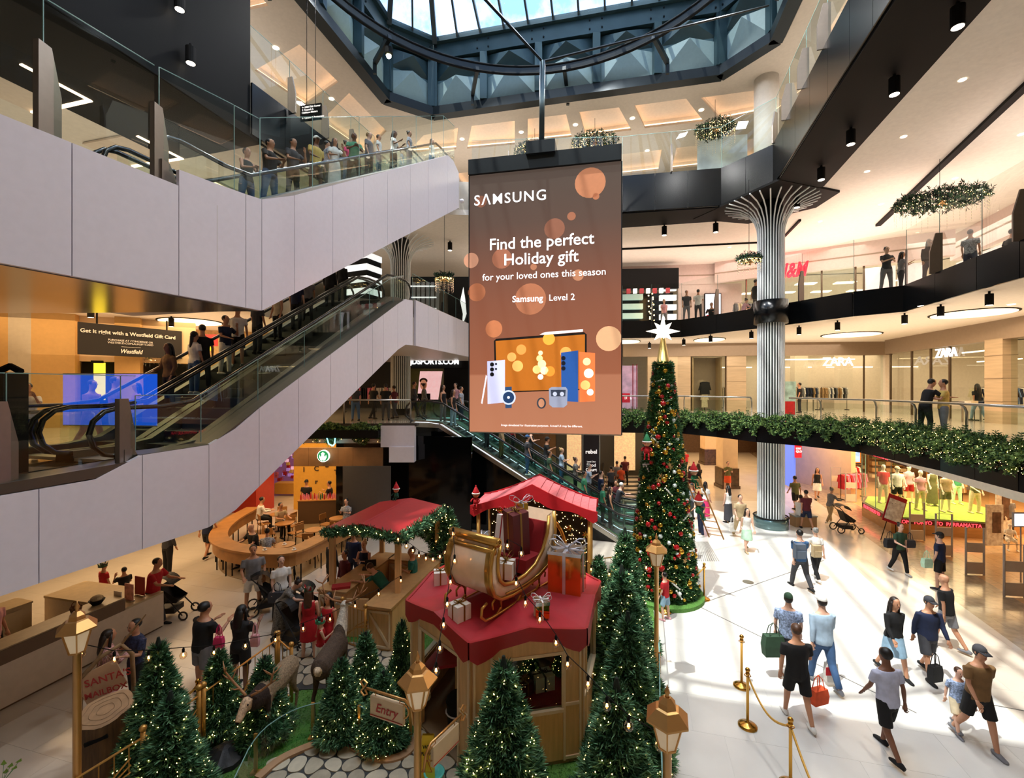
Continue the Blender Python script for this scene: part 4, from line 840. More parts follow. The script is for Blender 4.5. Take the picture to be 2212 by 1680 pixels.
# ---- shingled pavilions
def shingles(root, o, ux, uy, nx, ny, sx, sy, m, kind='shingle', nmax=150):
 """overlapping shingles on a plane: o corner, ux along the eave, uy up the slope"""
 ux, uy = Vector(ux), Vector(uy); nn = ux.cross(uy).normalized()
 q = [Vector((0, 0, 0)), ux*sx*.97, ux*sx*.97+uy*sy*1.12, uy*sy*1.12]; h = nn*.02
 me = MB().add([q[0]+h, q[1]+h, q[2], q[3], q[0], q[1]], [(0, 1, 2, 3), (4, 5, 1, 0), (0, 3, 4), (1, 5, 2)]).mesh(kind, m); inv = winv(root)
 for j in range(ny):
  for i in range(nx):
   p = Vector(o)+ux*sx*(i+(.5 if j % 2 else 0)*(1 if i < nx-1 else 0))+uy*sy*j+nn*.005; link(kind, me, root, tuple(inv @ p))
shm = mat('red_shingle', 'ad3340', .5, noise=.12, scale=4)
garm = [fol_d, fol_l]
def garland(name, lab, pts, r, n, parent=None, lights=60):
 P = [Vector(p) for p in pts]; seg = [(b-a).length for a, b in zip(P, P[1:])]; tot = sum(seg); out = []; dr = []; m = MB()
 for i in range(n+lights):
  s = random.random()*tot; k = 0
  while k < len(seg)-1 and s > seg[k]: s -= seg[k]; k += 1
  c = P[k].lerp(P[k+1], s/seg[k]); d = Vector((random.gauss(0, 1), random.gauss(0, 1), random.gauss(0, 1))).normalized()
  if i < n: out.append(c+d*r*random.random()**.5*.8); dr.append(d)
  else: m.ball(c+d*(r+.03), .009, 4, 3)
 o = link(name, blades(np.array(out), np.array(dr), 6, .11, .011, .9, 'foliage', garm, .4)); tag(o, lab, 'garland');
 if lights: lo = m.build('fairy_lights', fairy, o, world=False); lo['kind'] = 'stuff'
 return o
def pavilion_left():
 o = Vector((-4.65, 11.3, 0)); t = thing('gift_pavilion', 'tan sales pavilion with a low red shingled roof, left of the hut', 'pavilion', (-3.7, 12.1, .04))
 u = Vector((math.cos(-.235), math.sin(-.235), 0)); v = Vector((-u.y, u.x, 0)); Wd, Dp = 2.06, 2.68; ze, zr = 2.5, 2.68
 P = lambda a, b, z: o+u*a+v*b+Vector((0, 0, z))
 shingles(t, P(0, 0, ze), v, (u*Wd/2+Vector((0, 0, zr-ze))).normalized(), 12, 6, Dp/12, Wd/12*1.02, shm); shingles(t, P(Wd, Dp, ze), -v, (-u*Wd/2+Vector((0, 0, zr-ze))).normalized(), 12, 6, Dp/12, Wd/12*1.02, shm)
 for a, za, b, zb in ((0, ze, Wd/2, zr), (Wd/2, zr, Wd, ze)): MB().add([P(a, 0, za), P(b, 0, zb), P(b, Dp, zb), P(a, Dp, za), P(a, 0, za-.05), P(b, 0, zb-.05), P(b, Dp, zb-.05), P(a, Dp, za-.05)], [(0, 1, 2, 3), (4, 7, 6, 5), (0, 4, 5, 1), (2, 6, 7, 3), (0, 3, 7, 4), (1, 5, 6, 2)]).build('roof_board', redd, t)
 for a, b in ((.15, .1), (Wd-.12, .1), (.15, Dp-.15), (Wd-.12, Dp-.15)): MB().bar(P(a, b, .05), P(a, b, ze-.02), .13).build('post', tan, t)
 MB().bar(P(.1, .1, ze-.1), P(Wd-.1, .1, ze-.1), .08, .12).build('beam', tan, t); MB().bar(P(Wd-.12, .1, ze-.1), P(Wd-.12, Dp, ze-.1), .08, .12).build('beam', tan, t); MB().bar(P(.12, .1, ze-.1), P(.12, Dp, ze-.1), .08, .12).build('beam', tan, t)
 # cabinets and counters
 def cab(a0, a1, b0, b1, h, nm='cabinet'):
  q = [P(a0, b0, 0)[:2], P(a1, b0, 0)[:2], P(a1, b1, 0)[:2], P(a0, b1, 0)[:2]]; MB().prism(q, .05, h).build(nm, tan, t); c = Vector((sum(p[0] for p in q)/4, sum(p[1] for p in q)/4))
  MB().prism([c+(Vector(p)-c)*1.06 for p in q], h, h+.05).build('counter_top', mat('counter_tan', 'b08a5a', .45, noise=.1), t); f = [P(a0+.06, b0-.015, z) for z in (.14, h-.1)]; g = [P(a1-.06, b0-.015, z) for z in (.14, h-.1)]
  for x, y in ((f[0], f[1]), (g[0], g[1]), (f[0], g[0]), (f[1], g[1]), (f[1], g[0])): MB().bar(x, y, .03, .05).build('cross_trim', cream, t)
 cab(0, .75, -.25, .35, 1.05); cab(.05, .6, .35, Dp-.2, .98); cab(Wd-.55, Wd+.1, -.6, Dp-.1, 1.02); cab(.6, Wd-.55, Dp-.6, Dp-.1, .98)
 MB().bar(P(.78, -.25, .5), P(1.3, -.15, .5), .04, .9).build('half_door', tan, t)
 garland('garland', 'fir garland with warm lights along the front eave of the left pavilion', [P(0, -.02, ze-.1), P(Wd/2, -.02, zr-.14), P(Wd, -.02, ze-.1)], .1, 700, lights=26); garland('garland', 'fir garland along the right eave of the left pavilion', [P(Wd, 0, ze-.1), P(Wd, Dp*.5, ze-.12), P(Wd, Dp, ze-.12)], .14, 1000, lights=50)
 garland('garland', 'leafy lit garland curtain hanging inside the left pavilion', [P(Wd-.2, Dp-.1, 2.2), P(Wd-.7, Dp, 1.8), P(Wd-.2, Dp, 1.3), P(Wd, Dp, 2.3), P(Wd+.15, Dp-.1, 1.0)], .22, 1500, lights=60)
 for a, b, w_ in ((.35, .3, 'front'),): tag(MB().box(P(a+.15, b-.35, 1.13), (.42, .24, .06), .3).box(P(a-.02, b-.4, 1.12), (.1, .2, .05), .3).build('folded_cloth', mat('red_cloth', 'a01c22', .8)), 'folded red and white garments on the pavilion counter', 'clothes')
 tag(MB().box(P(.42, 1.3, 1.05), (.3, .22, .02), .2).box(P(.42, 1.42, 1.14), (.3, .02, .18), .2).build('laptop', mat('laptop_dark', '22201f', .4)), 'open dark laptop on the pavilion counter', 'laptop')
 return P
PL_ = pavilion_left()
def pavilion_throne():
 t = thing('throne_pavilion', 'open pavilion with a curved bright red shingled roof and starry back wall', 'pavilion', (.6, 12.5, .04))
 u = Vector((math.cos(-.2), math.sin(-.2), 0)); v = Vector((-u.y, u.x, 0)); o = Vector((-1.05, 11.95, 0)); Wd, Dp = 3.2, 1.35; P = lambda a, b, z: o+u*a+v*b+Vector((0, 0, z))
 rz = lambda a: 2.86+.62*(1-abs(2*a/Wd-1))**1.35; N = 16
 for half in (0, 1):       # curved slope: strips of shingles
  for i in range(8):
   a0, a1 = (i*Wd/N, (i+1)*Wd/N) if not half else (Wd-i*Wd/N, Wd-(i+1)*Wd/N); d = P(a1, 0, rz(a1))-P(a0, 0, rz(a0))
   for j in range(9):
    b0, b1 = Dp*j/9, Dp*(j+1)/9; off_ = .5*Dp/9*(i % 2); b0 = min(Dp, b0+off_); b1 = min(Dp, b1+off_)
    if b1-b0 < .02: continue
    q = [P(a0, b0+.004, rz(a0)+.035), P(a0, b1-.004, rz(a0)+.035), P(a1, b1-.004, rz(a1)+.01), P(a1, b0+.004, rz(a1)+.01), P(a0, b0+.004, rz(a0)+.01), P(a0, b1-.004, rz(a0)+.01)]
    MB().add(q, [(0, 1, 2, 3), (4, 5, 1, 0), (0, 3, 4), (1, 5, 2)]).build('shingle', shm2, t)
 MB().add([P(i*Wd/N, b, rz(i*Wd/N)+z) for i in range(N+1) for b, z in ((0, 0), (Dp, 0), (Dp, -.06), (0, -.06))], [(4*i+j, 4*i+(j+1) % 4, 4*i+4+(j+1) % 4, 4*i+4+j) for i in range(N) for j in range(4)]).build('roof_board', redb, t)
 for b in (-.03, Dp+.03):
  f = MB(); vs = []
  for i in range(33):
   a = i*Wd/32; uu = abs(2*a/Wd-1); d = .24+.09*math.sin(uu*PI*2.2)+(-.12 if uu > .96 else 0)+(.06 if uu < .1 else 0); a_ = -.04+a*(Wd+.08)/Wd
   vs += [P(a_, b-.02, rz(a)+.05), P(a_, b-.02, rz(a)-d), P(a_, b+.02, rz(a)-d), P(a_, b+.02, rz(a)+.05)]
  f.add(vs, [(4*i+j, 4*i+(j+1) % 4, 4*i+4+(j+1) % 4, 4*i+4+j) for i in range(32) for j in range(4)]).build('scalloped_fascia', redb, t)
 for a, b in ((.16, .05), (Wd-.16, .05), (.16, Dp-.05), (Wd-.16, Dp-.05)): MB().tube([P(a, b, .04), P(a, b, 2.7)], .05, 10).build('post', goldp, t, True)
 MB().prism([P(-.1, -.9, 0)[:2], P(Wd+.1, -.9, 0)[:2], P(Wd+.1, Dp, 0)[:2], P(-.1, Dp, 0)[:2]], .04, .3).build('stage', red, t)
 MB().bar(P(.2, Dp-.12, 1.6), P(Wd-.2, Dp-.12, 1.6), .06, 2.6).build('back_wall', mat('night_wall', '1a1710', .8), t)
 m = MB(); s5_ = MB()
 for i in range(420): m.ball(P(random.uniform(.25, Wd-.25), Dp-.16, random.uniform(.5, 2.85)), .008, 4, 3)
 m.build('fairy_lights', fairy, t, kind='stuff')
 for a, z in ((.5, 2.5), (.9, 2.1), (1.95, 2.35), (2.45, 2.1), (2.8, 2.45), (2.3, 1.75), (.6, 1.6), (2.75, 1.4), (2.9, 1.95)): MB().star(P(a, Dp-.2, z), .11, .045, 7, .02, u).build('gold_star', gold, t)
 MB().tube([P(Wd/2+.75*math.cos(x*PI/16), Dp-.2, 1.5+.95*math.sin(x*PI/16)) for x in range(17)]+[P(Wd/2-.75, Dp-.2, .4)], .045, 8).build('gold_arch', goldp, t, True); MB().tube([P(Wd/2+.75, Dp-.2, 1.5), P(Wd/2+.75, Dp-.2, .3)], .045, 8).build('gold_arch', goldp, t, True)
 th = thing('throne', 'dark red velvet throne with a carved gold frame', 'throne', tuple(P(Wd/2+.15, Dp-.6, .3)), -.2)
 MB().prism([(-.35, .1), (.35, .1), (.35, .2), (-.35, .2)], .4, .5).build('seat_rail', goldp, th, world=False); MB().box((0, -.12, .45), (.66, .5, .14)).build('seat', velvet, th, world=False)
 bk = [(-.3, .5), (-.36, 1.0), (-.3, 1.3), (-.12, 1.42), (0, 1.5), (.12, 1.42), (.3, 1.3), (.36, 1.0), (.3, .5)]
 MB().add([(x, .15, z) for x, z in bk]+[(x, .22, z) for x, z in bk], [tuple(range(9)), tuple(range(9, 18))[::-1]]+[(i, (i+1) % 9, 9+(i+1) % 9, 9+i) for i in range(9)]).build('backrest', mat('dark_velvet', '3c0a0f', .85), th, world=False); MB().tube([(x, .13, z) for x, z in bk], .04, 7).build('carved_frame', goldp, th, True, world=False)
 for s_ in (-1, 1):
  MB().tube([(s_*.36, .1, .7), (s_*.4, -.1, .76), (s_*.4, -.34, .7)], .035, 7).build('armrest', goldp, th, True, world=False)
  for y in (-.32, .16): MB().tube([(s_*.3, y, 0), (s_*.33, y, .2), (s_*.3, y, .42)], .035, 7).build('leg', goldp, th, True, world=False)
 return P
redb = mat('bright_red', 'c4222c', .45); shm2 = mat('rose_shingle', 'd06a70', .5, noise=.08)
PT_ = pavilion_throne()
# ================================================================== TALL CHRISTMAS TREE
TP = Vector((4.38, 13.2, 0)); TT = thing('tall_christmas_tree', 'very tall narrow Christmas tree on a round green base, covered in baubles', 'christmas tree', tuple(TP))
MB().lathe([(1.12, 0), (1.12, .1), (1.0, .14)], n=40).build('round_base', turfm, TT, world=False)
def trad(z): return max(.2, .93-.10*z*(1+.02*z)) if z < 6.6 else .2
n = 15000; z = .12+6.55*rng.random(n)**1.15; a = rng.random(n)*2*np.pi; R = np.array([trad(q) for q in z])*(1-.25*rng.random(n)**2)
P = np.stack([R*np.cos(a), R*np.sin(a), z], 1); Dn = np.stack([np.cos(a), np.sin(a), np.full(n, .35)], 1)
link('foliage', blades(P, Dn, 6, .13, .012, .9, 'foliage', [mat('tree_green', '24502c', .7, noise=.4, scale=20), mat('tree_green_light', '4d7a3a', .7, noise=.3)], .4), TT)
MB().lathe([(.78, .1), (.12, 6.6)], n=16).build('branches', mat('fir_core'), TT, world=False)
m = MB()
for i in range(850):
 z = .1+6.5*random.random()**1.1; a = random.random()*2*PI; r = trad(z)*(1.0+.08*random.random()); m.ball((r*math.cos(a), r*math.sin(a), z), .0075, 4, 3)
m.build('fairy_lights', fairy, TT, world=False, kind='stuff')
MB().lathe([(.3, 6.66), (.19, 6.7), (.06, 7.42), (.02, 7.5)], n=24).build('gold_cone', mat('satin_gold', 'b79b58', .35, .8), TT, True, world=False)
bm = {'red': mat('bauble_red', 'b3161c', .08, .35, coat=.8), 'gold': mat('bauble_gold', 'd8a83c', .12, .9), 'white': mat('bauble_white', 'e8eeee', .15, 0, coat=.6)}
BM = {(c, k): MB().ball((0, 0, 0), 1, 12, 8).mesh('bauble', bm[c], True) for c in bm for k in (0,)}
for i in range(260):
 z = .2+6.4*random.random()**1.05; a = random.uniform(-PI*1.12, .12*PI); c = random.choice(('red', 'red', 'gold', 'gold', 'white')); s = random.choice((.05, .06, .07, .085)) if c != 'white' else random.choice((.05, .06))
 r = trad(z)*1.04+.02; d = (2.9 if z < .1 else 1)
 o = link('bauble', BM[c, 0], None, (TP.x+r*math.cos(a), TP.y+r*math.sin(a), z), scale=s); tag(o, {'red': 'shiny red bauble', 'gold': 'shiny gold bauble', 'white': 'pale white bauble'}[c]+' hanging on the tall Christmas tree', 'bauble', c+' baubles on the tall tree')
st = mat('ornament_gold', 'c39a63', .35, .6); ST = MB().star((0, 0, 0), .1, .045, 6, .015).mesh('star_ornament', st)
CR = MB().tube([(-.14, 0, 0), (-.09, 0, 0), (-.075, 0, 0), (.075, 0, 0), (.09, 0, 0), (.14, 0, 0)], [.028, .012, .024, .024, .012, .028], 8).mesh('cracker', mat('cracker_white', 'e6e4dc', .4))
for i in range(44):
 z = .3+6.0*random.random(); a = random.uniform(-PI*1.05, .05*PI); r = trad(z)*1.05+.03
 if i % 2: o = link('star_ornament', ST, None, (TP.x+r*math.cos(a), TP.y+r*math.sin(a), z), a+PI/2); tag(o, 'gold star-shaped ornament on the tall Christmas tree', 'ornament', 'gold star ornaments')
 else: o = link('cracker_ornament', CR, None, (TP.x+r*math.cos(a), TP.y+r*math.sin(a), z), a+PI/2); o.rotation_euler = (0, random.uniform(-1, 1), a+PI/2); tag(o, 'white paper cracker ornament on the tall Christmas tree', 'ornament', 'white cracker ornaments')
ts = thing('tree_star', 'large glowing eight-pointed white star on top of the tall tree', 'star', (TP.x, TP.y, 7.62)); sm_ = mat('star_glow', 'fff4e0', 1, emit=3.2, ecol='ffeed2')
c = Vector((TP.x, TP.y, 7.62))
for k in range(8):
 a = k*PI/4; l = .50 if k % 2 == 0 else .36; d = Vector((math.sin(a), 0, math.cos(a))); s_ = Vector((math.cos(a), 0, -math.sin(a)))*.085; y = Vector((0, .1, 0))
 MB().add([c-s_+d*.12, c+s_+d*.12, c+y+d*.1, c-y+d*.1, c+d*l, c], [(0, 3, 4), (3, 1, 4), (1, 2, 4), (2, 0, 4), (0, 5, 3), (3, 5, 1), (1, 5, 2), (2, 5, 0)]).build('point', sm_, ts)
# plush elves peeping out of the tree, plain generic caps and faces
def elf(loc, rz, lab, capc, bodyc, s=1, legs=True):
 t = thing('elf_figure', lab, 'figure', loc, rz); t.scale = (s, s, s); b = MB().lathe([(.05, 0), (.1, .03), (.09, .12), (.05, .24)], n=12);
 for q in (-1, 1): b.tube([(q*.08, 0, .2), (q*.15, .05, .14), (q*.14, .12, .1)], .025, 6)
 b.build('tunic', capc and mat('elf_'+bodyc[0], bodyc[1], .8), t, True, world=False); MB().ball((0, 0, .33), .11, 12, 8).ball((0, .11, .32), .022, 6, 4).ball((.11, 0, .33), .03, 6, 4).ball((-.11, 0, .33), .03, 6, 4).build('head', mat('elf_skin', 'd9a27c', .7), t, True, world=False)
 MB().ball((.04, .1, .35), .014, 6, 4).ball((-.04, .1, .35), .014, 6, 4).build('eyes', mat('matt_black'), t, world=False); MB().lathe([(.125, .37), (.12, .42), (.07, .52), (.02, .62)], n=12).ball((0, 0, .63), .03, 6, 4).build('cap', mat('elf_'+capc[0], capc[1], .8), t, True, world=False); MB().tube([(.125*math.cos(i*PI/6), .125*math.sin(i*PI/6), .375) for i in range(12)], .022, 6, True).build('cap_brim', mat('elf_white', 'e8e4dc', .9), t, True, world=False)
 for q in (-1, 1): MB().tube([(q*.05, 0, .03), (q*.06, .1, 0), (q*.06, .12, -.14)], .025, 6).ball((q*.06, .16, -.15), .035, 6, 4, (.8, 1.5, .7)).build('leg', mat('elf_'+bodyc[0]), t, True, world=False)
R_, G_, K_ = ('red', 'b3141c'), ('green', '12633a'), ('teal', '0e4d3a')
elf((3.75, 12.65, 4.15), 2.8, 'elf figure with a green cap on the left side of the tall tree', G_, R_, .9); elf((5.15, 12.9, 3.3), -2.6, 'elf figure in red and green hanging at the right of the tall tree, upper', R_, G_, .9); elf((5.25, 12.8, 2.45), -2.2, 'elf figure in red and green leaning on the ladder, lower', R_, G_, .95)
elf(tuple(PT_(.12, -.05, 2.95)), 2.9, 'elf figure sitting on the left corner of the bright red pavilion roof', R_, R_, .75); elf(tuple(PL_(.55, 2.65, 2.65)), 2.6, 'elf figure with a red cap on the back of the left pavilion roof', R_, K_, .75)
ld = thing('ladder', 'slim wooden toy ladder leaning on the right of the tall tree', 'ladder', (5.4, 12.9, 1.7)); A, B = Vector((5.05, 12.8, 3.5)), Vector((5.75, 12.8, 1.75)); o_ = Vector((.16, -.1, .0))
for q in (-1, 1): MB().tube([A+o_*q, B+o_*q], .02, 6).build('rail', mat('ladder_wood', 'b07c40', .6), ld)
for i in range(9): p = A.lerp(B, (i+.5)/9); MB().tube([p-o_, p+o_], .014, 5).build('rung', mat('ladder_wood'), ld)
# ================================================================== ADVERTISING SCREEN
a0, a1 = Vector((-1.23, 13.0, 4.72)), Vector((2.92, 12.13, 4.72)); SX = (a1-a0).normalized(); SZ = Vector((0, 0, 1)); SW = (a1-a0).length; SH = 7.31; SN = SX.cross(SZ)
ad = thing('ad_screen_or_reflection', 'huge hanging screen with a brown holiday gift advertisement in white letters', 'screen', tuple(a0))
def sp(u, v, o=0): return a0+SX*(u*SW)+SZ*((1-v)*SH)+SN*o      # u,v in 0..1 from the top left
adm = bpy.data.materials.new('screen_picture'); adm.use_nodes = True; nt = adm.node_tree; b = nt.nodes['Principled BSDF']; b.inputs['Base Color'].default_value = (.02, .015, .01, 1); b.inputs['Roughness'].default_value = .35; b.inputs['Emission Strength'].default_value = .8
tcn = nt.nodes.new('ShaderNodeTexCoord'); sx_ = nt.nodes.new('ShaderNodeSeparateXYZ'); r_ = nt.nodes.new('ShaderNodeValToRGB'); nt.links.new(tcn.outputs['Generated'], sx_.inputs[0]); nt.links.new(sx_.outputs['Z'], r_.inputs[0]); nt.links.new(r_.outputs[0], b.inputs['Emission Color'])
for i, (p, h) in enumerate(((0, 'd98d68'), (.22, 'cf8562'), (.225, 'b56a4a'), (.5, 'a06048'), (.8, '6b5248'), (1, '5a4c44'))):
 e = r_.color_ramp.elements[i] if i < 2 else r_.color_ramp.elements.new(p); e.position = p; e.color = (*lin(h), 1)
MB().add([sp(0, 0), sp(1, 0), sp(1, 1), sp(0, 1)], [(3, 2, 1, 0)]).build('picture', adm, ad)
MB().bar(sp(.5, 0, -.14), sp(.5, 1, -.14), SW, .25, tuple(-SN)).build('cabinet', blackm, ad); MB().bar(sp(0, -.03, -.1), sp(1, -.03, -.1), .35, .42).build('top_housing', darkst, ad)
for u in (0, 1): MB().bar(sp(u, 0, -.02), sp(u, 1, -.02), .03, .05).build('edge_trim', darkst, ad)
MB().bar(sp(0, 1, -.02), sp(1, 1, -.02), .05, .03).build('edge_trim', steel, ad)
wm = mat('screen_white', 'ffffff', 1, emit=1.0);
def scol(h, e=.9): return mat('screen_'+h, h, .4, emit=e)
def disc_(u, v, r, m, o=.004, n=24, ry=None): q = [sp(u+r*math.cos(2*PI*i/n), v+(ry or r)*SW/SH*math.sin(2*PI*i/n), o) for i in range(n)]; q = [p for p in q]; MB().quad(*q[::-1]).build('picture_detail', m, ad)
def poly_(pts, m, o=.006): MB().quad(*[sp(u/329, v/575, o) for u, v in pts][::-1]).build('picture_detail', m, ad)
for px, py, r, h in ((265, 40, 32, 'c4805a'), (277, 70, 7, 'b87350'), (226, 108, 9, 'a86c50'), (190, 132, 22, '96624c'), (5, 190, 17, 'dda080'), (75, 190, 22, 'b07055'), (240, 235, 12, 'c98a68'), (138, 282, 34, 'c07a58'), (18, 262, 20, 'bd7450'), (57, 345, 19, 'd8865a'), (325, 372, 26, 'f6c090'), (28, 60, 13, '8c5a44'), (145, 212, 7, 'bf8060')):
 disc_(min(px, 329-r if px < 320 else 300+29-r)/329, py/575, r/329, scol(h, .4), .003)
tx = lambda s, u, v, size, bold=0, al='CENTER', sxx=1.0, m=None, sp_=1: text(s, size, m or wm, ad, tuple(sp(u, v, .008)), SX, SZ, bold, al, .002, sx=sxx, spacing=sp_)
tx('S\u039bMSUNG', .035, .118, .41, .003, 'LEFT', 1.0, sp_=1.16); tx('Find the perfect', .485, .295, .455, .004); tx('Holiday gift', .485, .357, .455, .004); tx('for your loved ones this season', .5, .412, .27, .001); tx('Samsung', .40, .50, .25, .004); tx('Level 2', .625, .50, .25, .001); tx('Image simulated for illustrative purposes. Actual UI may be different.', .49, .974, .082, 0)
# pictured devices
poly_([(57, 372), (62, 367), (252, 357), (258, 362), (258, 480), (60, 487)], scol('1a1412', .3), .005); poly_([(61, 372), (254, 362), (254, 478), (64, 484)], scol('b0641c', .9), .006)
for px, py, r, h in ((178, 370, 13, 'f0a23c'), (118, 392, 11, 'e89448'), (97, 408, 10, 'f0a85a'), (110, 428, 12, 'f6b060'), (214, 400, 12, 'f0a050'), (180, 440, 11, 'e88a30'), (160, 400, 5, 'ffe6b0'), (158, 412, 7, 'ffd890'), (163, 424, 9, 'ffe4a8'), (152, 436, 9, 'ffcf80'), (168, 438, 9, 'fff0c0'), (160, 452, 6, 'ffffff')): disc_(px/329, py/575, r/329, scol(h, 1), .007)
poly_([(42, 417), (82, 414), (82, 508), (43, 512)], scol('c9cdec', .9), .010);
for px, py in ((53, 424), (53, 435), (53, 446)): disc_(px/329, py/575, 4.6/329, scol('15171c', .2), .012)
for px, py in ((62, 423), (62, 434)): disc_(px/329, py/575, 2.4/329, scol('15171c', .2), .012)
poly_([(28, 510), (31, 512), (42, 450), (39, 447)], scol('e6dcea', 1), .009); poly_([(158, 360), (170, 355), (250, 351), (250, 356), (170, 361)], scol('f4f0ee', 1), .008)
poly_([(82, 474), (97, 473), (97, 520), (83, 521)], scol('2b4a72', .6), .011); disc_(90/329, 497/575, 16/329, scol('c3d0e4', .9), .012); disc_(90/329, 497/575, 12.5/329, scol('1f3d66', .6), .014); disc_(90/329, 497/575, 3/329, scol('e8eef8', 1), .016)
poly_([(204, 400), (240, 396), (240, 506), (205, 504)], scol('24539a', .8), .009); poly_([(242, 399), (275, 402), (275, 504), (243, 506)], scol('e0703c', 1), .010)
for px, py, r, h in ((258, 420, 8, 'ffe0a0'), (262, 445, 10, 'fff0d0'), (255, 470, 10, 'ffc070'), (265, 485, 7, 'fff8e8')): disc_(px/329, py/575, r/329, scol(h, 1), .012)
for py in (412, 423, 434): disc_(209/329, py/575, 4.6/329, scol('101a2c', .2), .012)
disc_(162/329, 509/575, 10/329, scol('3e444e', .5), .012, ry=12/329); disc_(162/329, 509/575, 6.5/329, scol('c08868', .8), .014, ry=9/329); poly_([(178, 478), (184, 474), (214, 474), (218, 480), (217, 512), (210, 518), (186, 518), (179, 512)], scol('8f97ac', .8), .011); poly_([(182, 480), (214, 480), (213, 494), (183, 494)], scol('3a4456', .5), .013); disc_(191/329, 489/575, 4.5/329, scol('b8c0d2', .9), .015); disc_(206/329, 489/575, 4.5/329, scol('b8c0d2', .9), .015)
hg = sp(.49, -.03, -.1); MB().box((hg.x, hg.y, hg.z+.32), (.8, .55, .34), -.2).build('hanger_box', darkst, ad); pt = D(1172, 133, 12.62); MB().tube([(hg.x, hg.y, hg.z+.4), (pt.x, pt.y, pt.z)], .075, 12).build('hanger_pole', mat('pole_steel', '4b5a60', .35, .8), ad, True)
for q in (D(1035, -20, 14.4), D(1660, 12, 16.3), D(900, -160, 10)): MB().tube([pt, q], .035, 6).build('stay_cable', darkst, ad)
# ================================================================== LAMP POSTS
goldl = mat('lamp_gold', 'cf9d5e', .32, .75); frost = mat('frosted_lamp_glass', 'd8cbb8', .5, emit=.22, ecol='ffdca8')
def lamppost(loc, h, lab, s=1.0, rz=.2):
 t = thing('lamp_post', lab, 'lamp post', (*loc, 0), rz); Q = lambda r, z, k: (r*math.cos(k*PI/3), r*math.sin(k*PI/3), z)
 MB().lathe([(.1, 0), (.09, .12), (.045, .2), (.045, h-.62), (.07, h-.6)], n=12).build('post', goldl, t, True, world=False); z0, z1 = h-.60, h-.28
 MB().lathe([(.085*s, z0), (.17*s, z1)], n=6).build('lantern_glass', frost, t, world=False)
 m = MB()
 for k in range(6): m.bar(Q(.09*s, z0, k), Q(.175*s, z1, k), .016)
 for r, z in ((.09*s, z0), (.178*s, z1)):
  for k in range(6): m.bar(Q(r, z, k), Q(r, z, k+1), .018)
 m.build('lantern_frame', goldl, t, world=False); MB().lathe([(.235*s, z1-.03), (.235*s, z1-.01), (.13*s, z1+.09), (.1*s, z1+.1), (.09*s, z1+.15), (.04*s, z1+.2)], n=6).build('roof', goldl, t, world=False)
 MB().lathe([(.03, z1+.19), (.018, z1+.22), (.03, z1+.25), (.012, z1+.29), (.002, z1+.33)], n=10).build('finial', goldl, t, True, world=False); MB().ball((0, 0, z0+.15), .045, 10, 6).build('bulb', mat('bulb_warm', 'ffd9a0', 1, emit=12, ecol='ffcf90'), t, world=False)
 return t
lamppost((-5.6, 5.86), 3.2, 'gold lamp post beside the tree-stump mailbox', .95); lamppost((-1.12, 5.4), 2.82, 'gold lamp post carrying the entry sign'); lamppost((1.62, 4.75), 2.85, 'gold lamp post at the bottom right, beside the white floor'); LP4 = lamppost((2.92, 9.2), 3.0, 'gold lamp post farther back beside the tall tree', 1.0)
# string lights with round clear bulbs
bg_ = glass('bulb_glass', 'fff2e0', .3); fil = mat('filament', 'ffb870', 1, emit=22, ecol='ffb060')
BU = [MB().ball((0, 0, -.095), .052, 12, 8, (1, 1, 1.15)).mesh('bulb_glass', bg_, True), MB().tube([(0, 0, -.045), (.012, 0, -.1), (-.012, 0, -.1), (0, 0, -.045)], .006, 4).mesh('filament', fil), MB().lathe([(.018, -.05), (.02, 0), (.012, .02)], n=8).mesh('socket', blackm)]
def string(lab, pts, where, bulbs=True, per=1):
 """pts: (px, py, depth) of each bulb"""
 W_ = [D(*p) for p in pts]; t = tag(MB().tube([p+Vector((0, 0, .03)) for p in W_], .006, 5).build('light_cable', blackm), lab, 'cable')
 for i, p in enumerate(W_):
  b = thing('light_bulb', f'clear round glowing bulb on the {where}', 'light bulb', tuple(p), 0, 'bulbs on the '+where)
  for nm, me in zip(('glass_globe', 'filament', 'socket'), BU): link(nm, me, b)
def interp(a, b, pts): n = len(pts)-1; return [(x, y, a+(b-a)*i/n) for i, (x, y) in enumerate(pts)]
string('cable of clear bulbs from the left lamp post to the left pavilion', interp(5.9, 10.6, [(175, 1395), (247, 1410), (321, 1408), (396, 1402), (462, 1398), (530, 1384), (595, 1372), (655, 1348), (713, 1328), (767, 1300), (818, 1274), (866, 1246)]), 'long string at the lower left')
string('short string of bulbs between the left pavilion and the sleigh', [(x, y, d) for x, y, d in ((860, 1157, 10.6), (878, 1171, 10.3), (892, 1181, 10.1), (905, 1192, 9.8), (920, 1197, 9.6), (935, 1199, 9.4), (950, 1193, 9.2), (962, 1184, 9.0), (975, 1170, 8.7))], 'short string left of the sleigh')
string('cable of bulbs from the sleigh top down to the entry lamp post', interp(7.7, 5.5, [(979, 1142), (982, 1200), (973, 1245), (966, 1292), (958, 1336), (950, 1386), (942, 1433), (922, 1485)]), 'string falling in front of the hut, left side')
string('cable of bulbs from the sleigh down to the right lamp post', interp(7.9, 4.8, [(1096, 1168), (1126, 1184), (1115, 1248), (1135, 1290), (1166, 1325), (1201, 1375), (1226, 1420), (1270, 1462), (1311, 1508), (1358, 1550), (1425, 1590)]), 'string falling to the right lamp post')
string('string of bulbs behind the sleigh', [(1178, 1108, 9.6), (1184, 1145, 9.9), (1212, 1172, 10.3), (1277, 1222, 10.9), (1316, 1232, 10.2), (1358, 1232, 9.8), (1396, 1217, 9.5)], 'string behind the sleigh')
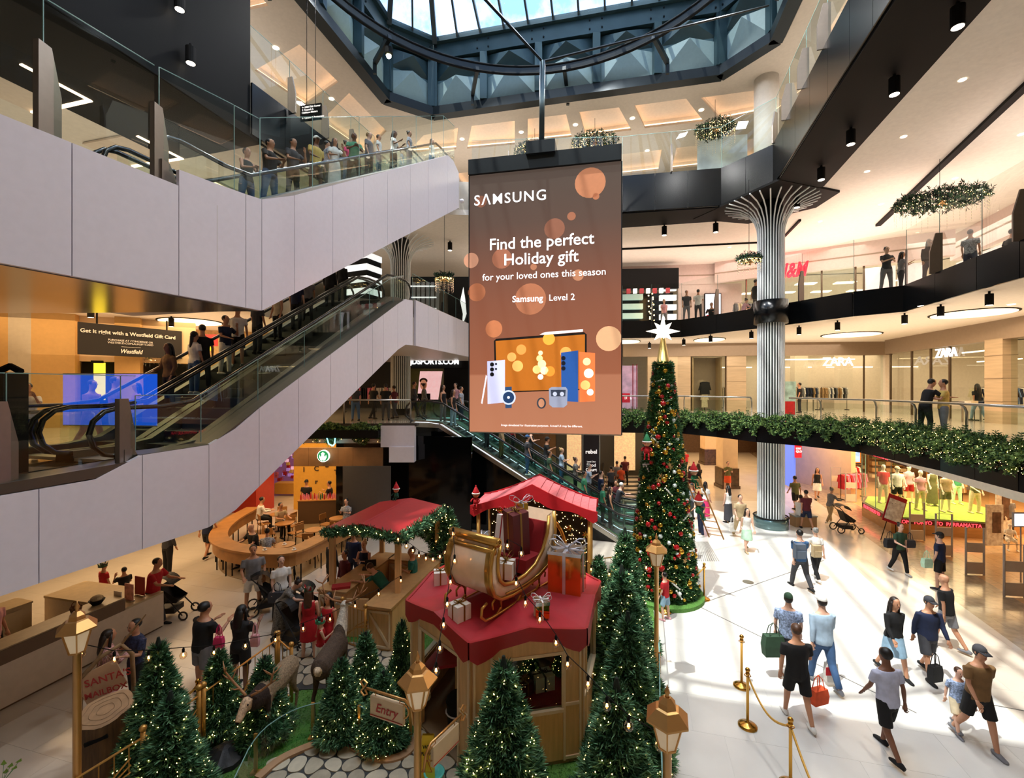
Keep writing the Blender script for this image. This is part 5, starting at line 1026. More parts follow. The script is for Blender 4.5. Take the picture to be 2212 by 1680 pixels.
# ---- stanchions and gold ropes
rope = mat('gold_rope', 'd8a64a', .6, .3, noise=.2, scale=60)
def stan(x, y, lab):
 t = thing('stanchion', lab, 'stanchion', (x, y, 0)); MB().lathe([(.16, 0), (.16, .02), (.12, .045), (.05, .07), (.024, .1), (.024, .9), (.034, .91), (.034, .95), (.02, .96)], n=20).build('post', gold, t, True, world=False); MB().ball((0, 0, .995), .042, 12, 8).build('ball_finial', gold, t, True, world=False); MB().tube([(.05*math.cos(i*PI/6), .05*math.sin(i*PI/6), .9) for i in range(12)], .008, 5, True).build('hook_ring', gold, t, world=False)
 return Vector((x, y, .9))
def gst(px, py): p = G(px, py); return (p.x, p.y)
s_a = stan(*gst(1602, 1482), 'brass stanchion farthest of the three on the open white floor'); s_b = stan(*gst(1615, 1568), 'brass stanchion in the middle of the three on the open white floor'); s_c = stan(s_b.x+.02, 6.85, 'brass stanchion nearest the bottom edge on the white floor'); s_d = stan(*gst(1521, 1294), 'brass stanchion right of the tall tree base'); s_e = stan(*gst(1437, 1322), 'brass stanchion in front of the tall tree base'); s_f = stan(-5.35, 7.75, 'brass stanchion behind the left lit fir'); s_g = stan(-.1, 14.6, 'brass stanchion behind the throne pavilion')
def droop(a, b, s, lab): tag(MB().tube([a.lerp(b, i/12)-Vector((0, 0, s*math.sin(i*PI/12))) for i in range(13)], .018, 6).build('barrier_rope', rope), lab, 'rope')
droop(s_b, s_c, .25, 'gold rope between the two nearest stanchions'); droop(s_c, Vector((3.95, 5.3, .6)), .2, 'gold rope running out of the bottom of the picture'); droop(s_d, s_e, .28, 'gold rope in front of the tall tree'); droop(s_f, Vector((-6.3, 7.3, .8)), .2, 'gold rope behind the left lit fir')
# ---- entry sign and second sign
ivory = mat('sign_ivory', 'd9c19a', .5); redp = mat('sign_red_paint', 'b0281e', .5)
def hangsign(lab, base, d, ln, txt=None):
 base = Vector(base); d = Vector(d).normalized(); t = thing('hanging_sign', lab, 'sign', tuple(base)); n = d.cross(Vector((0, 0, 1))); up_ = Vector((0, 0, 1))
 MB().tube([base, base+up_*.18+d*.03, base+up_*.26+d*.12, base+up_*.26+d*(ln+.08)], .016, 7).build('bracket', goldl, t, True); c = base+up_*.12+d*.16
 MB().tube([c+(d*math.cos(i*PI/7)+up_*math.sin(i*PI/7))*.085 for i in range(14)], .009, 5, True).build('scroll', goldl, t); e = base+up_*.26+d*(ln+.12)
 for s_ in (-1, 1): MB().tube([e, e+d*.05+up_*s_*.06, e-d*.0+up_*s_*.1, e-d*.05+up_*s_*.07, e-d*.02+up_*s_*.02], .012, 5).build('heart_scroll', goldl, t)
 m0, m1 = base+d*.14+up_*.08, base+d*(ln+.0)+up_*.08; MB().bar(m0, m1, .05, .25).build('board', ivory, t)
 for q in (m0+d*.06, m1-d*.06): MB().tube([q+up_*.1, q+up_*.19], .006, 4).build('hanger', goldl, t)
 for s_ in (-1, 1):
  o = n*s_*.03; MB().bar(m0+o-up_*.1, m1+o-up_*.1, .006, .006).build('red_line', redp, t)
 if txt: mid = (m0+m1)/2; text(txt, .15, redp, t, tuple(mid-n*-.03-up_*.045 if False else mid+n*.03*(1 if n.y < 0 else -1)-up_*.045), tuple(d if d.cross(up_).y < 0 else -d), (0, 0, 1), .001, 'CENTER', .002, shear=.25)
 return t
hangsign('ivory hanging sign with red handwriting pointing to the entry', (-1.17, 5.42, 1.98), (-.93, .38, 0), .62, 'Entry'); hangsign('ivory and red hanging sign on the right side of the entry lamp post', (-1.05, 5.42, 1.42), (.55, .85, 0), .62)
wf = thing('wet_floor_sign', 'yellow folding wet floor sign behind the entry lamp post', 'sign', (-1.3, 7.0, .05)); yl = mat('sign_yellow', 'd9b41c', .5)
for s_ in (-1, 1): MB().add([(-1.42, 7+s_*.14, .06), (-1.16, 7+s_*.14, .06), (-1.2, 7+s_*.02, .66), (-1.38, 7+s_*.02, .66)], [(0, 1, 2, 3)]).build('leaf', yl, wf)
text('WET', .07, mat('matt_black'), wf, (-1.36, 6.92, .5), (1, 0, 0), (0, .2, 1), .001); text('FLOOR', .055, mat('matt_black'), wf, (-1.38, 6.9, .42), (1, 0, 0), (0, .2, 1), .001); MB().tube([(-1.37, 6.885, .18), (-1.21, 6.885, .18), (-1.29, 6.91, .34)], .008, 4, True).build('warning_triangle', redp, wf)
bn = thing('litter_bin', 'black round bin inside the hut doorway', 'bin', (-.92, 7.75, .1)); MB().lathe([(.16, .0), (.2, .55), (.21, .58), (.14, .68)], n=18).build('body', blackm, bn, True, world=False); MB().tube([(.2*math.cos(i*PI/8), .2*math.sin(i*PI/8), .4) for i in range(16)], .015, 5, True).build('white_band', mat('band_white', 'dddddd'), bn, world=False)
# ---- stump mailbox with sign
mbx = thing('mailbox', 'tree-stump mailbox with a sloping sawn top and a dark slot', 'mailbox', (-6.25, 7.0, 0)); bk_ = mat('stump_bark', '5d4326', .7, noise=.5, scale=3, stretch=(5, 5, .6), bump=.4)
N = 26; ring_ = lambda z, s, tilt=0: [(.31*s*(1+.05*math.sin(5*a)+.03*math.sin(9*a))*math.cos(a), .31*s*(1+.05*math.sin(5*a))*math.sin(a), z+tilt*math.sin(a)) for a in [2*PI*i/N for i in range(N)]]
vs = ring_(0, 1.3)+ring_(.2, 1.16)+ring_(.8, 1.12)+ring_(1.04, 1.12, .07); MB().add(vs, [(j*N+i, j*N+(i+1) % N, j*N+N+(i+1) % N, j*N+N+i) for j in range(3) for i in range(N)]).build('bark', bk_, mbx, True, world=False)
MB().add(ring_(1.045, 1.12, .07), [tuple(range(N))]).build('sawn_top', mat('sawn_wood', 'b08a63', .6, noise=.15), mbx, world=False)
for q in (.3, .55, .8): MB().tube([(p[0]*q, p[1]*q, 1.05+.07*q*math.sin(2*PI*i/N)) for i, p in enumerate(ring_(0, 1.12))], .003, 4, True).build('growth_ring', mat('ring_line', '8a6a48'), mbx, world=False)
MB().bar((.02, -.37, .78), (.26, -.26, .84), .03, .05).build('slot', blackm, mbx, world=False)
sg2 = thing('mailbox_sign', "beige board lettered Santa's mailbox in red beside the stump", 'sign', (-6.8, 7.4, 0)); A, B = D(174, 1508, 7.35), D(262, 1462, 7.6); up_ = Vector((0, 0, 1)); dd = (B-A).normalized()
MB().bar(A+up_*.1, B+up_*.1, .03, .48).build('board', mat('sign_beige', 'c39c78', .6), sg2); X2 = tuple(dd); nn = dd.cross(up_)
for t_, z, s_ in (("SANTA'S", .14, .165), ('MAILBOX', -.06, .135)): p = A+dd*.06+up_*(z)+nn*.02; text(t_, s_, redp, sg2, tuple(p), X2, (0, 0, 1), .002, 'LEFT', .002)
MB().tube([A-dd*.05+Vector((0, 0, -1.4)), A+up_*.1, A+up_*.32, A+dd*.25+up_*.5, B+up_*.55, B+dd*.15+up_*.3, B+dd*.2-up_*1.2], .035, 7).build('branch_frame', mat('driftwood', '8a6b47', .7, noise=.3, bump=.3), sg2, True)
for p, q in ((B+up_*.55, B+dd*.35+up_*.85), (A+dd*.2+up_*.45, A+dd*.35+up_*.75)): MB().tube([p, q], [.025, .01], 6).build('twig', mat('driftwood'), sg2)
# ---- decor in the hedge: coloured lights, black cover, leaf sprig at the left edge
tag(MB().lathe([(.35, 0), (.33, .06), (.1, .2), (.02, .22)], (-4.6, 7.3, .05), 9).build('rock_cover', mat('black_cover', '17181a', .5, noise=.3, bump=.6)), 'crumpled black cover on the turf beside the pale reindeer', 'cover')
lf = thing('leaf_sprig', 'bright green leafy sprig poking in at the bottom left corner', 'plant', tuple(D(20, 1680, 5.0)))
p0 = D(5, 1690, 5.0)
for i, (x, y) in enumerate(((12, 1668), (30, 1660), (22, 1655), (40, 1645), (8, 1650))):
 q = D(x, y, 5.0); MB().tube([p0, q], .003, 4).build('stem', fol_l, lf); d = (q-p0).normalized()*.05; s_ = Vector((.025, .01, 0)); MB().quad(q-d*.3, q+s_, q+d, q-s_).build('leaf', mat('fresh_leaf', '7fa63c', .6), lf)
for n_, (x, y, h_) in enumerate(((815, 1530, '4a3568'), (858, 1555, '1c6b60'))):
 p = D(x, y, 7.3); o = tag(MB().ball(tuple(p), .05, 10, 7, (.8, .8, 2.4)).build('hanging_ornament', mat('ornament_'+h_, h_, .3), None, True), f'{["purple", "teal"][n_]} drop-shaped ornament in the small firs', 'ornament')
MB().ball((0, 0, 0), .1)
tc_ = thing('turquoise_bowl', 'turquoise round rim at the bottom edge, in front of the lamp post', 'bowl', (-1.18, 6.9, .07)); MB().lathe([(.12, 0), (.16, .1), (.14, .11), (.1, .02)], n=24).build('bowl', mat('turquoise', '62c9bd', .4), tc_, True, world=False)
# ================================================================== PLANTERS
vine = [mat('vine_dark', '2f5226', .7, noise=.4), mat('vine_light', '7c9a52', .65, noise=.3), mat('vine_pale', 'a9b887', .65)]
def clump(n, w, d, drop, up):
 P = np.zeros((n, 3)); k = rng.random(n); P[:, 0] = rng.uniform(-w/2, w/2, n); P[:, 1] = rng.normal(0, d, n); top = k < .35
 sh = .65+.35*np.sin(P[:, 0]*7+rng.random()*6); P[:, 2] = np.where(top, rng.random(n)*up*sh, -rng.random(n)*drop*sh); P[:, 1] += np.where(top, 0, .05+.12*np.abs(P[:, 2]))
 Dn = np.stack([rng.normal(size=n), rng.normal(size=n)+.6, np.where(top, .9, -.7)], 1)
 me = blades(P, Dn, 5, .075, .016, 1.1, 'foliage', vine, .5); return me
CL = [clump(900, 1.0, .12, .62, .26) for _ in range(3)]
def sprig_mesh():
 m = MB()
 for i in range(7):
  a = random.random()*2*PI; b_ = Vector((random.uniform(-.35, .35), random.uniform(-.1, .1), 0)); t_ = b_+Vector((.12*math.cos(a), .12*math.sin(a), random.uniform(.25, .45))); m.tube([b_, (b_+t_)/2+Vector((0, 0, .03)), t_], .005, 3)
  for k in range(5):
   q = b_.lerp(t_, .3+.15*k);
   for s_ in (-1, 1): e = Vector((math.cos(a+1.5), math.sin(a+1.5), .4))*s_*.07; e.z = .04; w_ = Vector((0, 0, .014)); m.quad(q, q+e*.5+w_, q+e, q+e*.5-w_)
 return m.mesh('upright_stems', vine[0])
SPG = [sprig_mesh() for _ in range(2)]
m = MB()
for i in range(46): m.ball((random.uniform(-.5, .5), .12+random.random()*.15, random.uniform(-.6, .15)), .0055, 4, 3)
PLL = m.mesh('fairy_lights', fairy)
def planter(lab, pts, z, side, names, step=.85, w=.42, lights=False, tall=True, sc=1.0):
 r = thing('planter_trough', lab, 'planter', (pts[0][0], pts[0][1], z-.3)); MB().ribbon(off(pts, -.12*side), w, [(z-.32, z-.02)]*len(pts)).build('trough', blackm, r); k = 0; tot = sum((Vector(b[:2])-Vector(a[:2])).length for a, b in zip(pts, pts[1:])); run = 0
 for a, b in split(pts, step):
  d = (b-a).normalized(); q = (a+b)/2; run += (b-a).length; nr = Vector((d.y, -d.x)) if side > 0 else Vector((-d.y, d.x)); k += 1
  t = thing('trailing_plant', f'trailing plant {run:.1f} m along the {names}', 'plant', (q.x, q.y, z), math.atan2(nr.y, nr.x)-PI/2, 'trailing plants in the '+names); t.scale = ((b-a).length*1.15, 1, sc*random.uniform(.85, 1.1))
  link('foliage', CL[k % 3], t, rz=PI*(0));
  if tall: link('upright_stems', SPG[k % 2], t)
  if lights: link('fairy_lights', PLL, t, kind='stuff')
planter('black planter trough along the right first gallery', [(11.0, 9.2), (11.1, 9.9), (11.75, 12.4), (12.2, 15.9)], 4.62, -1, 'right planter, counted from the near end', lights=True)
planter('black planter trough along the far first gallery', [(12.2, 15.9), (11.3, 17.7), (10.2, 18.9), (9.4, 20.8), (8.4, 22.4), (5.4, 22.9), (3.4, 23.5)], 4.62, -1, 'far planter, counted from its right end')
planter('black planter above the coffee shop sign', [(-5.3, 18.35), (-8.8, 18.35)], 4.3, 1, 'planter over the coffee shop sign', lights=True, tall=False)
tag(MB().tube([D(706, 945, 18.1), D(710, 958, 18.1), D(718, 963, 18.1)], .025, 5).build('neon_stroke', mat('neon_blue', '6fe8ff', 1, emit=5)), 'thin blue neon stroke below the plants over the coffee shop, left one', 'neon light'); tag(MB().tube([D(724, 945, 18.1), D(723, 958, 18.1), D(719, 963, 18.1)], .025, 5).build('neon_stroke', mat('neon_blue')), 'thin blue neon stroke below the plants over the coffee shop, right one', 'neon light')
# hanging beaded wreaths
def wreath(px, py, z, rx, ry, lab, drop=.9, tilt=0, n=1300):
 p = L(px, py, z); t = thing('beaded_chandelier', lab, 'chandelier', tuple(p), 0); a = rng.random(n)*2*np.pi; q = np.sqrt(rng.random(n)); P = np.stack([rx*q*np.cos(a), ry*q*np.sin(a), rng.normal(0, .07, n)], 1)
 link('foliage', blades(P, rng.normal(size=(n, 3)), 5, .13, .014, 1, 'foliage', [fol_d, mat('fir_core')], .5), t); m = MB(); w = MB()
 for i in range(110): aa = random.random()*2*PI; qq = math.sqrt(random.random()); m.ball((rx*qq*math.cos(aa), ry*qq*math.sin(aa), -.1), .010, 4, 3)
 m.build('fairy_lights', fairy, t, world=False, kind='stuff'); m = MB()
 for i in range(44):
  x = rx*.96*math.cos(i*PI/22); y = ry*.96*math.sin(i*PI/22); l = drop*(.45+.55*abs(math.sin(i*.9)))
  w.tube([(x, y, 0), (x, y, -l)], .003, 3)
  for k in range(int(l/.11)): m.ball((x, y, -.11*k-.08), .007, 4, 3)
 w.build('wires', steel, t, world=False, kind='stuff'); m.build('bead_lights', mat('bead_glow', 'ffe0a8', 1, emit=2.5, ecol='ffd9a0'), t, world=False, kind='stuff'); MB().tube([(0, 0, 0), (0, 0, 14.05-z if z < 14 else 19.8-z)], .01, 4).build('hanger', blackm, t, world=False); MB().star((0, -.1, -.12), .22, .07, 6, .03).build('star', mat('ornament_gold'), t, world=False)
 t.rotation_euler = (0, tilt, 0); return t
wreath(2030, 432, 12.6, 1.35, 1.2, 'large oval beaded wreath chandelier over the right second gallery', .75); wreath(960, 598, 10.9, .42, .42, 'small beaded wreath right of the left ribbed column', .7, n=400); wreath(1618, 558, 11.0, .42, .42, 'small beaded wreath beside the white striped column', .6, n=400); wreath(1285, 306, 18.6, 1.2, 1.0, 'beaded wreath behind the third-floor glass, right of the hanger pole', .8, n=800); wreath(1155, 326, 18.6, 1.1, 1.0, 'beaded wreath behind the hanger pole', .8, n=800); wreath(1545, 278, 18.4, .9, .9, 'beaded wreath behind the third-floor glass, at the right', .9, n=800)
wreath(330, 775, 7.2, 1.0, 1.0, 'beaded wreath behind the left escalator', .4, n=600)
# ================================================================== REINDEER
_TS = bpy.data.scenes.new('workshop')
def remesh(mb, vox, name, mats, smooth_it=2):
 me = mb.mesh(name, mats[0]); o = bpy.data.objects.new('tmp', me); _TS.collection.objects.link(o)
 r = o.modifiers.new('r', 'REMESH'); r.mode = 'VOXEL'; r.voxel_size = vox; r.use_smooth_shade = True
 if smooth_it: s = o.modifiers.new('s', 'SMOOTH'); s.iterations = smooth_it; s.factor = .5
 with bpy.context.temp_override(scene=_TS, view_layer=_TS.view_layers[0]):
  dg = bpy.context.evaluated_depsgraph_get(); dg.update(); out = bpy.data.meshes.new_from_object(o.evaluated_get(dg)); out.name = name
 bpy.data.objects.remove(o); bpy.data.meshes.remove(me)
 out.materials.clear()
 for m in mats: out.materials.append(m)
 return out
def loft(mb, rings, n=12):
 """rings: (centre, (rx, ry), rotation about X in the YZ plane or a direction)"""
 vs = []; pr = None; k = len(rings)
 for i, (c, r, *_) in enumerate(rings):
  c = Vector(c); t = (Vector(rings[min(i+1, k-1)][0])-Vector(rings[max(i-1, 0)][0])).normalized(); x = Vector((1, 0, 0)); x = (x-t*x.dot(t)).normalized() if abs(t.x) < .9 else Vector((0, 1, 0)); y = t.cross(x).normalized()
  vs += [c+x*r[0]*math.cos(2*PI*j/n)+y*r[1]*math.sin(2*PI*j/n) for j in range(n)]
 fs = [(i*n+j, i*n+(j+1) % n, i*n+n+(j+1) % n, i*n+n+j) for i in range(k-1) for j in range(n)]+[tuple(range(n))[::-1], tuple(range((k-1)*n, k*n))]
 return mb.add(vs, fs)
def deer(loc, rz, s, lab, down, cols):
 t = thing('reindeer', lab, 'reindeer', loc, rz, scale=s); b = MB()     # faces +Y
 loft(b, [((0, -.62, .98), (.09, .12)), ((0, -.55, .98), (.17, .2)), ((0, -.35, .98), (.2, .23)), ((0, 0, .96), (.2, .25)), ((0, .3, .97), (.19, .27)), ((0, .5, 1.02), (.14, .2))])
 if down: nk = [((0, .4, 1.0), (.17, .22)), ((0, .55, 1.02), (.15, .2)), ((0, .7, 1.05), (.12, .16)), ((0, .82, 1.08), (.08, .1))]; hd = [((0, .74, 1.14), (.08, .09)), ((0, .86, 1.13), (.095, .105)), ((0, .98, 1.03), (.07, .075)), ((0, 1.08, .94), (.055, .055))]; hc = Vector((0, .82, 1.17))
 else: nk = [((0, .4, 1.05), (.15, .19)), ((0, .56, 1.25), (.12, .17)), ((0, .66, 1.45), (.09, .13)), ((0, .7, 1.55), (.08, .09))]; hd = [((0, .64, 1.58), (.07, .08)), ((0, .74, 1.6), (.08, .09)), ((0, .88, 1.54), (.055, .06)), ((0, .98, 1.5), (.045, .04))]; hc = Vector((0, .7, 1.62))
 loft(b, nk); loft(b, hd)
 for q in (-1, 1):
  loft(b, [((q*.11, .4, 1.0), (.08, .11)), ((q*.12, .42, .72), (.055, .065)), ((q*.12, .43, .45), (.04, .045)), ((q*.12, .42, .2), (.026, .03)), ((q*.12, .43, .06), (.026, .03)), ((q*.12, .46, .0), (.034, .045))])
  loft(b, [((q*.11, -.42, 1.02), (.09, .16)), ((q*.12, -.38, .75), (.065, .1)), ((q*.12, -.44, .55), (.042, .055)), ((q*.12, -.54, .44), (.035, .045)), ((q*.12, -.5, .2), (.026, .03)), ((q*.12, -.48, .06), (.026, .03)), ((q*.12, -.45, .0), (.034, .045))])
  b.ball(hc+Vector((q*.12, -.02, .03)), .045, 8, 6, (1.6, .5, .8))
 b.ball((0, -.66, 1.02), .06, 8, 6)
 me = remesh(b, .018, 'body', cols)
 for p in me.polygons:
  c = p.center; p.material_index = 1 if (c.y > .42 and c.z > (.7 if down else 1.08) and not (down and c.y > .82 and c.z > .9)) else (2 if (c.y < -.62 or c.z < .06) else 0)
  if down and c.y > .82 and c.z > .9: p.material_index = 3
  p.use_smooth = True
 link('body', me, t); am = mat('antler', 'a8764e', .6, noise=.2)
 for q in (-1, 1):
  h = hc+Vector((q*.05, -.02, .06)); pts = [h, h+Vector((q*.16, -.06, .07)), h+Vector((q*.33, -.08, .2)), h+Vector((q*.4, 0, .4)), h+Vector((q*.34, .12, .55))]
  a = MB(); a.tube(pts, [.024, .02, .02, .016, .008], 7)
  for i, v in ((1, (q*.02, .2, .1)), (2, (q*.14, .05, .1)), (3, (q*.12, -.1, .1)), (3, (-q*.1, .1, .12)), (2, (-q*.02, -.12, .18))): a.tube([pts[i], pts[i]+Vector(v)*.6, pts[i]+Vector(v)+Vector((0, 0, .03))], [.016, .012, .006], 6)
  a.build('antler', am, t, True, world=False); MB().ball(hc+Vector((q*.075, .12 if not down else .1, -.0 if not down else -.02)), .016, 6, 4).build('eye', blackm, t, world=False)
 MB().ball(hd[-1][0], .035, 8, 6).build('nose', blackm, t, world=False)
bf = lambda n, c: mat(n, c, .9, noise=.35, scale=30, bump=.6)
deer((-4.1, 7.9, .04), PI-.1, .88, 'pale tan reindeer with lowered head and pink antlers behind the curved glass', True, [bf('fur_tan', '8f7a5e'), bf('fur_darkneck', '2a1b12'), bf('fur_tan', ''), bf('fur_face', 'c9a886')])
deer((-3.42, 8.6, .04), .0, .95, 'dark brown reindeer with a white neck, seen from behind', False, [bf('fur_brown', '4a3a2c'), bf('fur_white', 'c6bcab'), bf('fur_cream', 'c7b092'), bf('fur_cream', '')])
# ================================================================== SHOPS AND LEFT SIDE
stone = mat('travertine', 'c9b294', .55, noise=.1, scale=2, stretch=(.5, .5, 6)); bulk = mat('taupe_bulkhead', '9a8672', .5); shopw = mat('shop_white', 'efe4d4', .7); glow = mat('shop_light_line', 'fff0d8', 1, emit=3, ecol='ffe6c0'); signw = mat('sign_glow_white', 'ffffff', 1, emit=1.8); bronze_f = mat('bronze_frame', '6b5a48', .35, .7)
def onseg(A, B, px): k = (px-1106)/F; dx, dy = B[0]-A[0], B[1]-A[1]; t = (k*A[1]-A[0])/(dx-k*dy); return Vector((A[0]+dx*t, A[1]+dy*t))
def wseg(r, A, B, p0, p1, z0, z1, m, nm, th=.3, off_=0):
 a, b = onseg(A, B, p0), onseg(A, B, p1); d = (b-a).normalized(); n = Vector((-d.y, d.x)); n = n if n.dot(Vector((a.x, a.y))) > 0 else -n; a, b = a+n*off_, b+n*off_
 if nm.startswith('pane'): return MB().quad((*a, z0), (*b, z0), (*b, z1), (*a, z1)).build(nm, m, r)
 return MB().bar((*a, (z0+z1)/2), (*b, (z0+z1)/2), th, z1-z0).build(nm, m, r)
cols_ = {c: mat('cloth_'+c, h, .9, noise=.15) for c, h in dict(black='17171a', white='e8e2d8', cream='d8c7a6', navy='1b2742', grey='77777a', blue='7f9ec6', red='b3222a', pink='e07a9a', olive='5d6140', tan='b08d62', green='3f6b4a', yellow='dcbf6a').items()}
garm = {}
def garment_mesh(c, l=.75):
 if (c, l) not in garm:
  m = MB(); m.add([(x*w, y, -z) for z, w in ((0, .06), (.04, .2), (.3, .17), (l, .2)) for x, y in ((-1, -.04), (1, -.04), (1, .04), (-1, .04))], [(4*i+j, 4*i+(j+1) % 4, 4*i+4+(j+1) % 4, 4*i+4+j) for i in range(3) for j in range(4)]+[(3, 2, 1, 0), (12, 13, 14, 15)])
  for q in (-1, 1): m.add([(q*.18, -.03, -.05), (q*.18, .03, -.05), (q*.27, .03, -.42), (q*.27, -.03, -.42), (q*.19, -.03, -.42), (q*.19, .03, -.42)], [(0, 1, 2, 3), (3, 2, 5, 4), (0, 3, 4), (1, 5, 2)])
  garm[c, l] = m.mesh('garment', cols_[c])
 return garm[c, l]
def rack(loc, ln, z, pal, lab, rz=0, h=1.5, l=.75):
 t = thing('clothes_rack', lab, 'clothes rack', (*loc, z), rz, 'clothes racks in the shops'); m = MB().tube([(-ln/2, 0, 0), (-ln/2, 0, h), (ln/2, 0, h), (ln/2, 0, 0)], .015, 5)
 for s_ in (-1, 1): m.bar((s_*ln/2, -.2, .02), (s_*ln/2, .2, .02), .04)
 m.build('frame', blackm, t, world=False); n = int(ln/.12)
 for i in range(n): o = link('garment', garment_mesh(random.choice(pal), l), t, (-ln/2+(i+.5)*ln/n, 0, h-.04), PI/2+random.uniform(-.25, .25))
 return t
# ---- first floor right
A1, B1, C1 = (3.0, 29.8), (22.4, 27.7), (18.6, 12.0); B1b = (22.4, 27.7)
struct('trim_13', MB().ribbon([(11.75, 9), (12.35, 11.2), (14.9, 18.8), (16.4, 23.5)], .35, [(3.28, 3.73)]*4), shopw, label='white soffit band above the ground-floor clothes shop window')
w1 = skit('wall_right', 'first-floor shopfronts with stone piers and glass')
for p0, p1, m in ((1398, 1462, mat('plain_cream', 'd9c3a2', .6)), (1462, 1490, stone), (1568, 1609, stone), (1907, 1922, shopw)): wseg(w1, A1, B1, p0, p1, Z1, 8.0, m, 'pier', .4)
wseg(w1, A1, B1, 1345, 1922, 7.95, 8.76, bulk, 'bulkhead', .5); wseg(w1, B1b, C1, 1922, 2400, 7.95, 8.76, bulk, 'bulkhead', .5)
for p0, p1 in ((2142, 2182),): wseg(w1, B1b, C1, p0, p1, Z1, 8.0, stone, 'pier', .5)
for p0, p1 in ((1345, 1398), (1490, 1568), (1609, 1700), (1700, 1785), (1785, 1907)): wseg(w1, A1, B1, p0, p1, Z1, 7.95, pane, 'pane')
for p0, p1 in ((1924, 1970), (1970, 2010), (2010, 2052), (2052, 2142), (2184, 2400)): wseg(w1, B1b, C1, p0, p1, Z1, 7.95, pane, 'pane')
for p in (1490, 1568, 1609, 1694, 1866): q = onseg(A1, B1, p); MB().bar((*q, Z1), (*q, 7.95), .07).build('mullion', bronze_f, w1)
for p in (1924, 1970, 2011, 2052, 2142): q = onseg(B1b, C1, p); MB().bar((*q, Z1), (*q, 7.95), .08).build('mullion', bronze_f, w1)
for i in range(3): wseg(w1, A1, B1, 1568, 1609, 5.4+i*.95, 5.42+i*.95, bulk, 'joint', .42)
for i in range(3): wseg(w1, B1b, C1, 2142, 2182, 5.4+i*.95, 5.42+i*.95, bulk, 'joint', .54)
wb = skit('wall_back', 'pale interior walls of the first-floor clothes shop')
MB().box((15, 33.6, 6.6), (26, .2, 4.2), -.1).box((29.5, 24, 6.6), (.2, 22, 4.2), .2).build('wall_board', shopw, wb)
for i in range(5): MB().bar((10+4*i, 32.9-.35*i, 7.4), (13+4*i, 32.6-.35*i, 7.4), .05, .06).build('light_line', glow, wb)
for i in range(3): MB().bar((27.6-.9*i, 27-4*i, 7.5), (26.9-.9*i, 24-4*i, 7.5), .05, .06).build('light_line', glow, wb)
for i in range(2): wseg(wb, A1, B1, 1700, 1860, 7.72+.0*i, 7.78, glow, 'light_line', .06, .6)
wseg(wb, B1b, C1, 2052, 2140, 7.6, 7.66, glow, 'light_line', .06, .5)
for px, py, dd_ in ((1726, 868, 31), (1822, 862, 31)): p = D(px, py, dd_); MB().box((p.x, p.y, 6.5), (.9, .5, 4)).build('inner_pier', shopw, wb)
zs = thing('shop_sign', 'glowing white fashion shop sign above the middle shopfront', 'sign', (0, 0, 0)); q = onseg(A1, B1, 1806); d1 = (Vector(B1)-Vector(A1)).normalized(); text('ZARA', .72, signw, zs, (q.x, q.y-.15, 7.32), (*d1, 0), (0, 0, 1), .004, 'CENTER', .03, spacing=.88)
zs2 = thing('shop_sign', 'glowing white fashion shop sign on the angled shopfront at right', 'sign', (0, 0, 0)); q = onseg(B1b, C1, 2050); d2 = (Vector(C1)-Vector(B1)).normalized(); text('ZARA', .62, signw, zs2, (q.x-.15, q.y, 7.45), (*d2, 0), (0, 0, 1), .004, 'CENTER', .03, spacing=.88)
niche = thing('display_niche', 'lit shop window niche with a black short-sleeved jacket on a stand', 'shop display', (13.0, 29.3, Z1)); q = onseg(A1, B1, 1529); MB().box((q.x, q.y+.9, 6.2), (2.0, .1, 3.4)).build('back_panel', bulk, niche); MB().box((q.x+.9, q.y+.5, 6.2), (.08, .8, 3.4)).box((q.x-.9, q.y+.5, 6.2), (.08, .8, 3.4)).build('side_panel', mat('niche_tan', 'b59a74', .6), niche)
MB().tube([(q.x, q.y+.5, Z1), (q.x, q.y+.5, 6.3)], .02, 6).build('stand', blackm, niche); o = link('jacket', garment_mesh('black', .62), niche, tuple(winv(niche) @ Vector((q.x, q.y+.45, 6.35)))); o.scale = (1.5, 1.6, 1.3); o = link('trousers', garment_mesh('cream', .9), niche, tuple(winv(niche) @ Vector((q.x, q.y+.5, 5.6)))); lamp('display_spot', 'SPOT', (q.x, q.y-.1, 7.8), 120, (1, .8, .5), direction=(0, .35, -1)).data.spot_size = .6
pal = ['black', 'white', 'cream', 'navy', 'grey', 'tan']
for i, (x, y, w_) in enumerate(((10.6, 31, 'in the narrow window left of the column'), (17.6, 30.5, 'left in the middle shop'), (19.4, 30.2, 'centre of the middle shop'), (21.3, 30.1, 'right in the middle shop'), (19.0, 32.6, 'at the back wall of the middle shop'), (16.0, 32.9, 'far left at the back of the middle shop'), (22.6, 32.0, 'far right at the back of the middle shop'))): rack((x, y), 1.7, Z1, pal, 'rack of dark and white clothes '+w_)
for x, y, w_ in ((21.7, 20.8, 'behind the first angled pane'), (22.4, 18.2, 'in the angled shop entrance'), (23.4, 21.0, 'deeper in the angled shop'), (21.6, 15.6, 'near the right edge in the angled shop')): rack((x, y), 1.7, Z1, ['black', 'blue', 'cream', 'white', 'navy'], 'rack of clothes '+w_, .3)
for x, y, w_ in ((18.5, 29.3, 'middle shop'), (20.2, 20, 'angled shop')):
 t = thing('display_table', f'low white table of folded clothes in the {w_}', 'table', (x, y, Z1)); MB().box((0, 0, .74), (1.6, .8, .06)).build('tabletop', shopw, t, world=False)
 for a, b in ((-.7, -.3), (.7, -.3), (-.7, .3), (.7, .3)): MB().box((a, b, .36), (.05, .05, .72)).build('leg', steel, t, world=False)
 for i in range(5): MB().box((-.6+.3*i, 0, .82), (.24, .34, .1+.03*(i % 3))).build('folded_clothes', cols_[pal[i]], t, world=False)
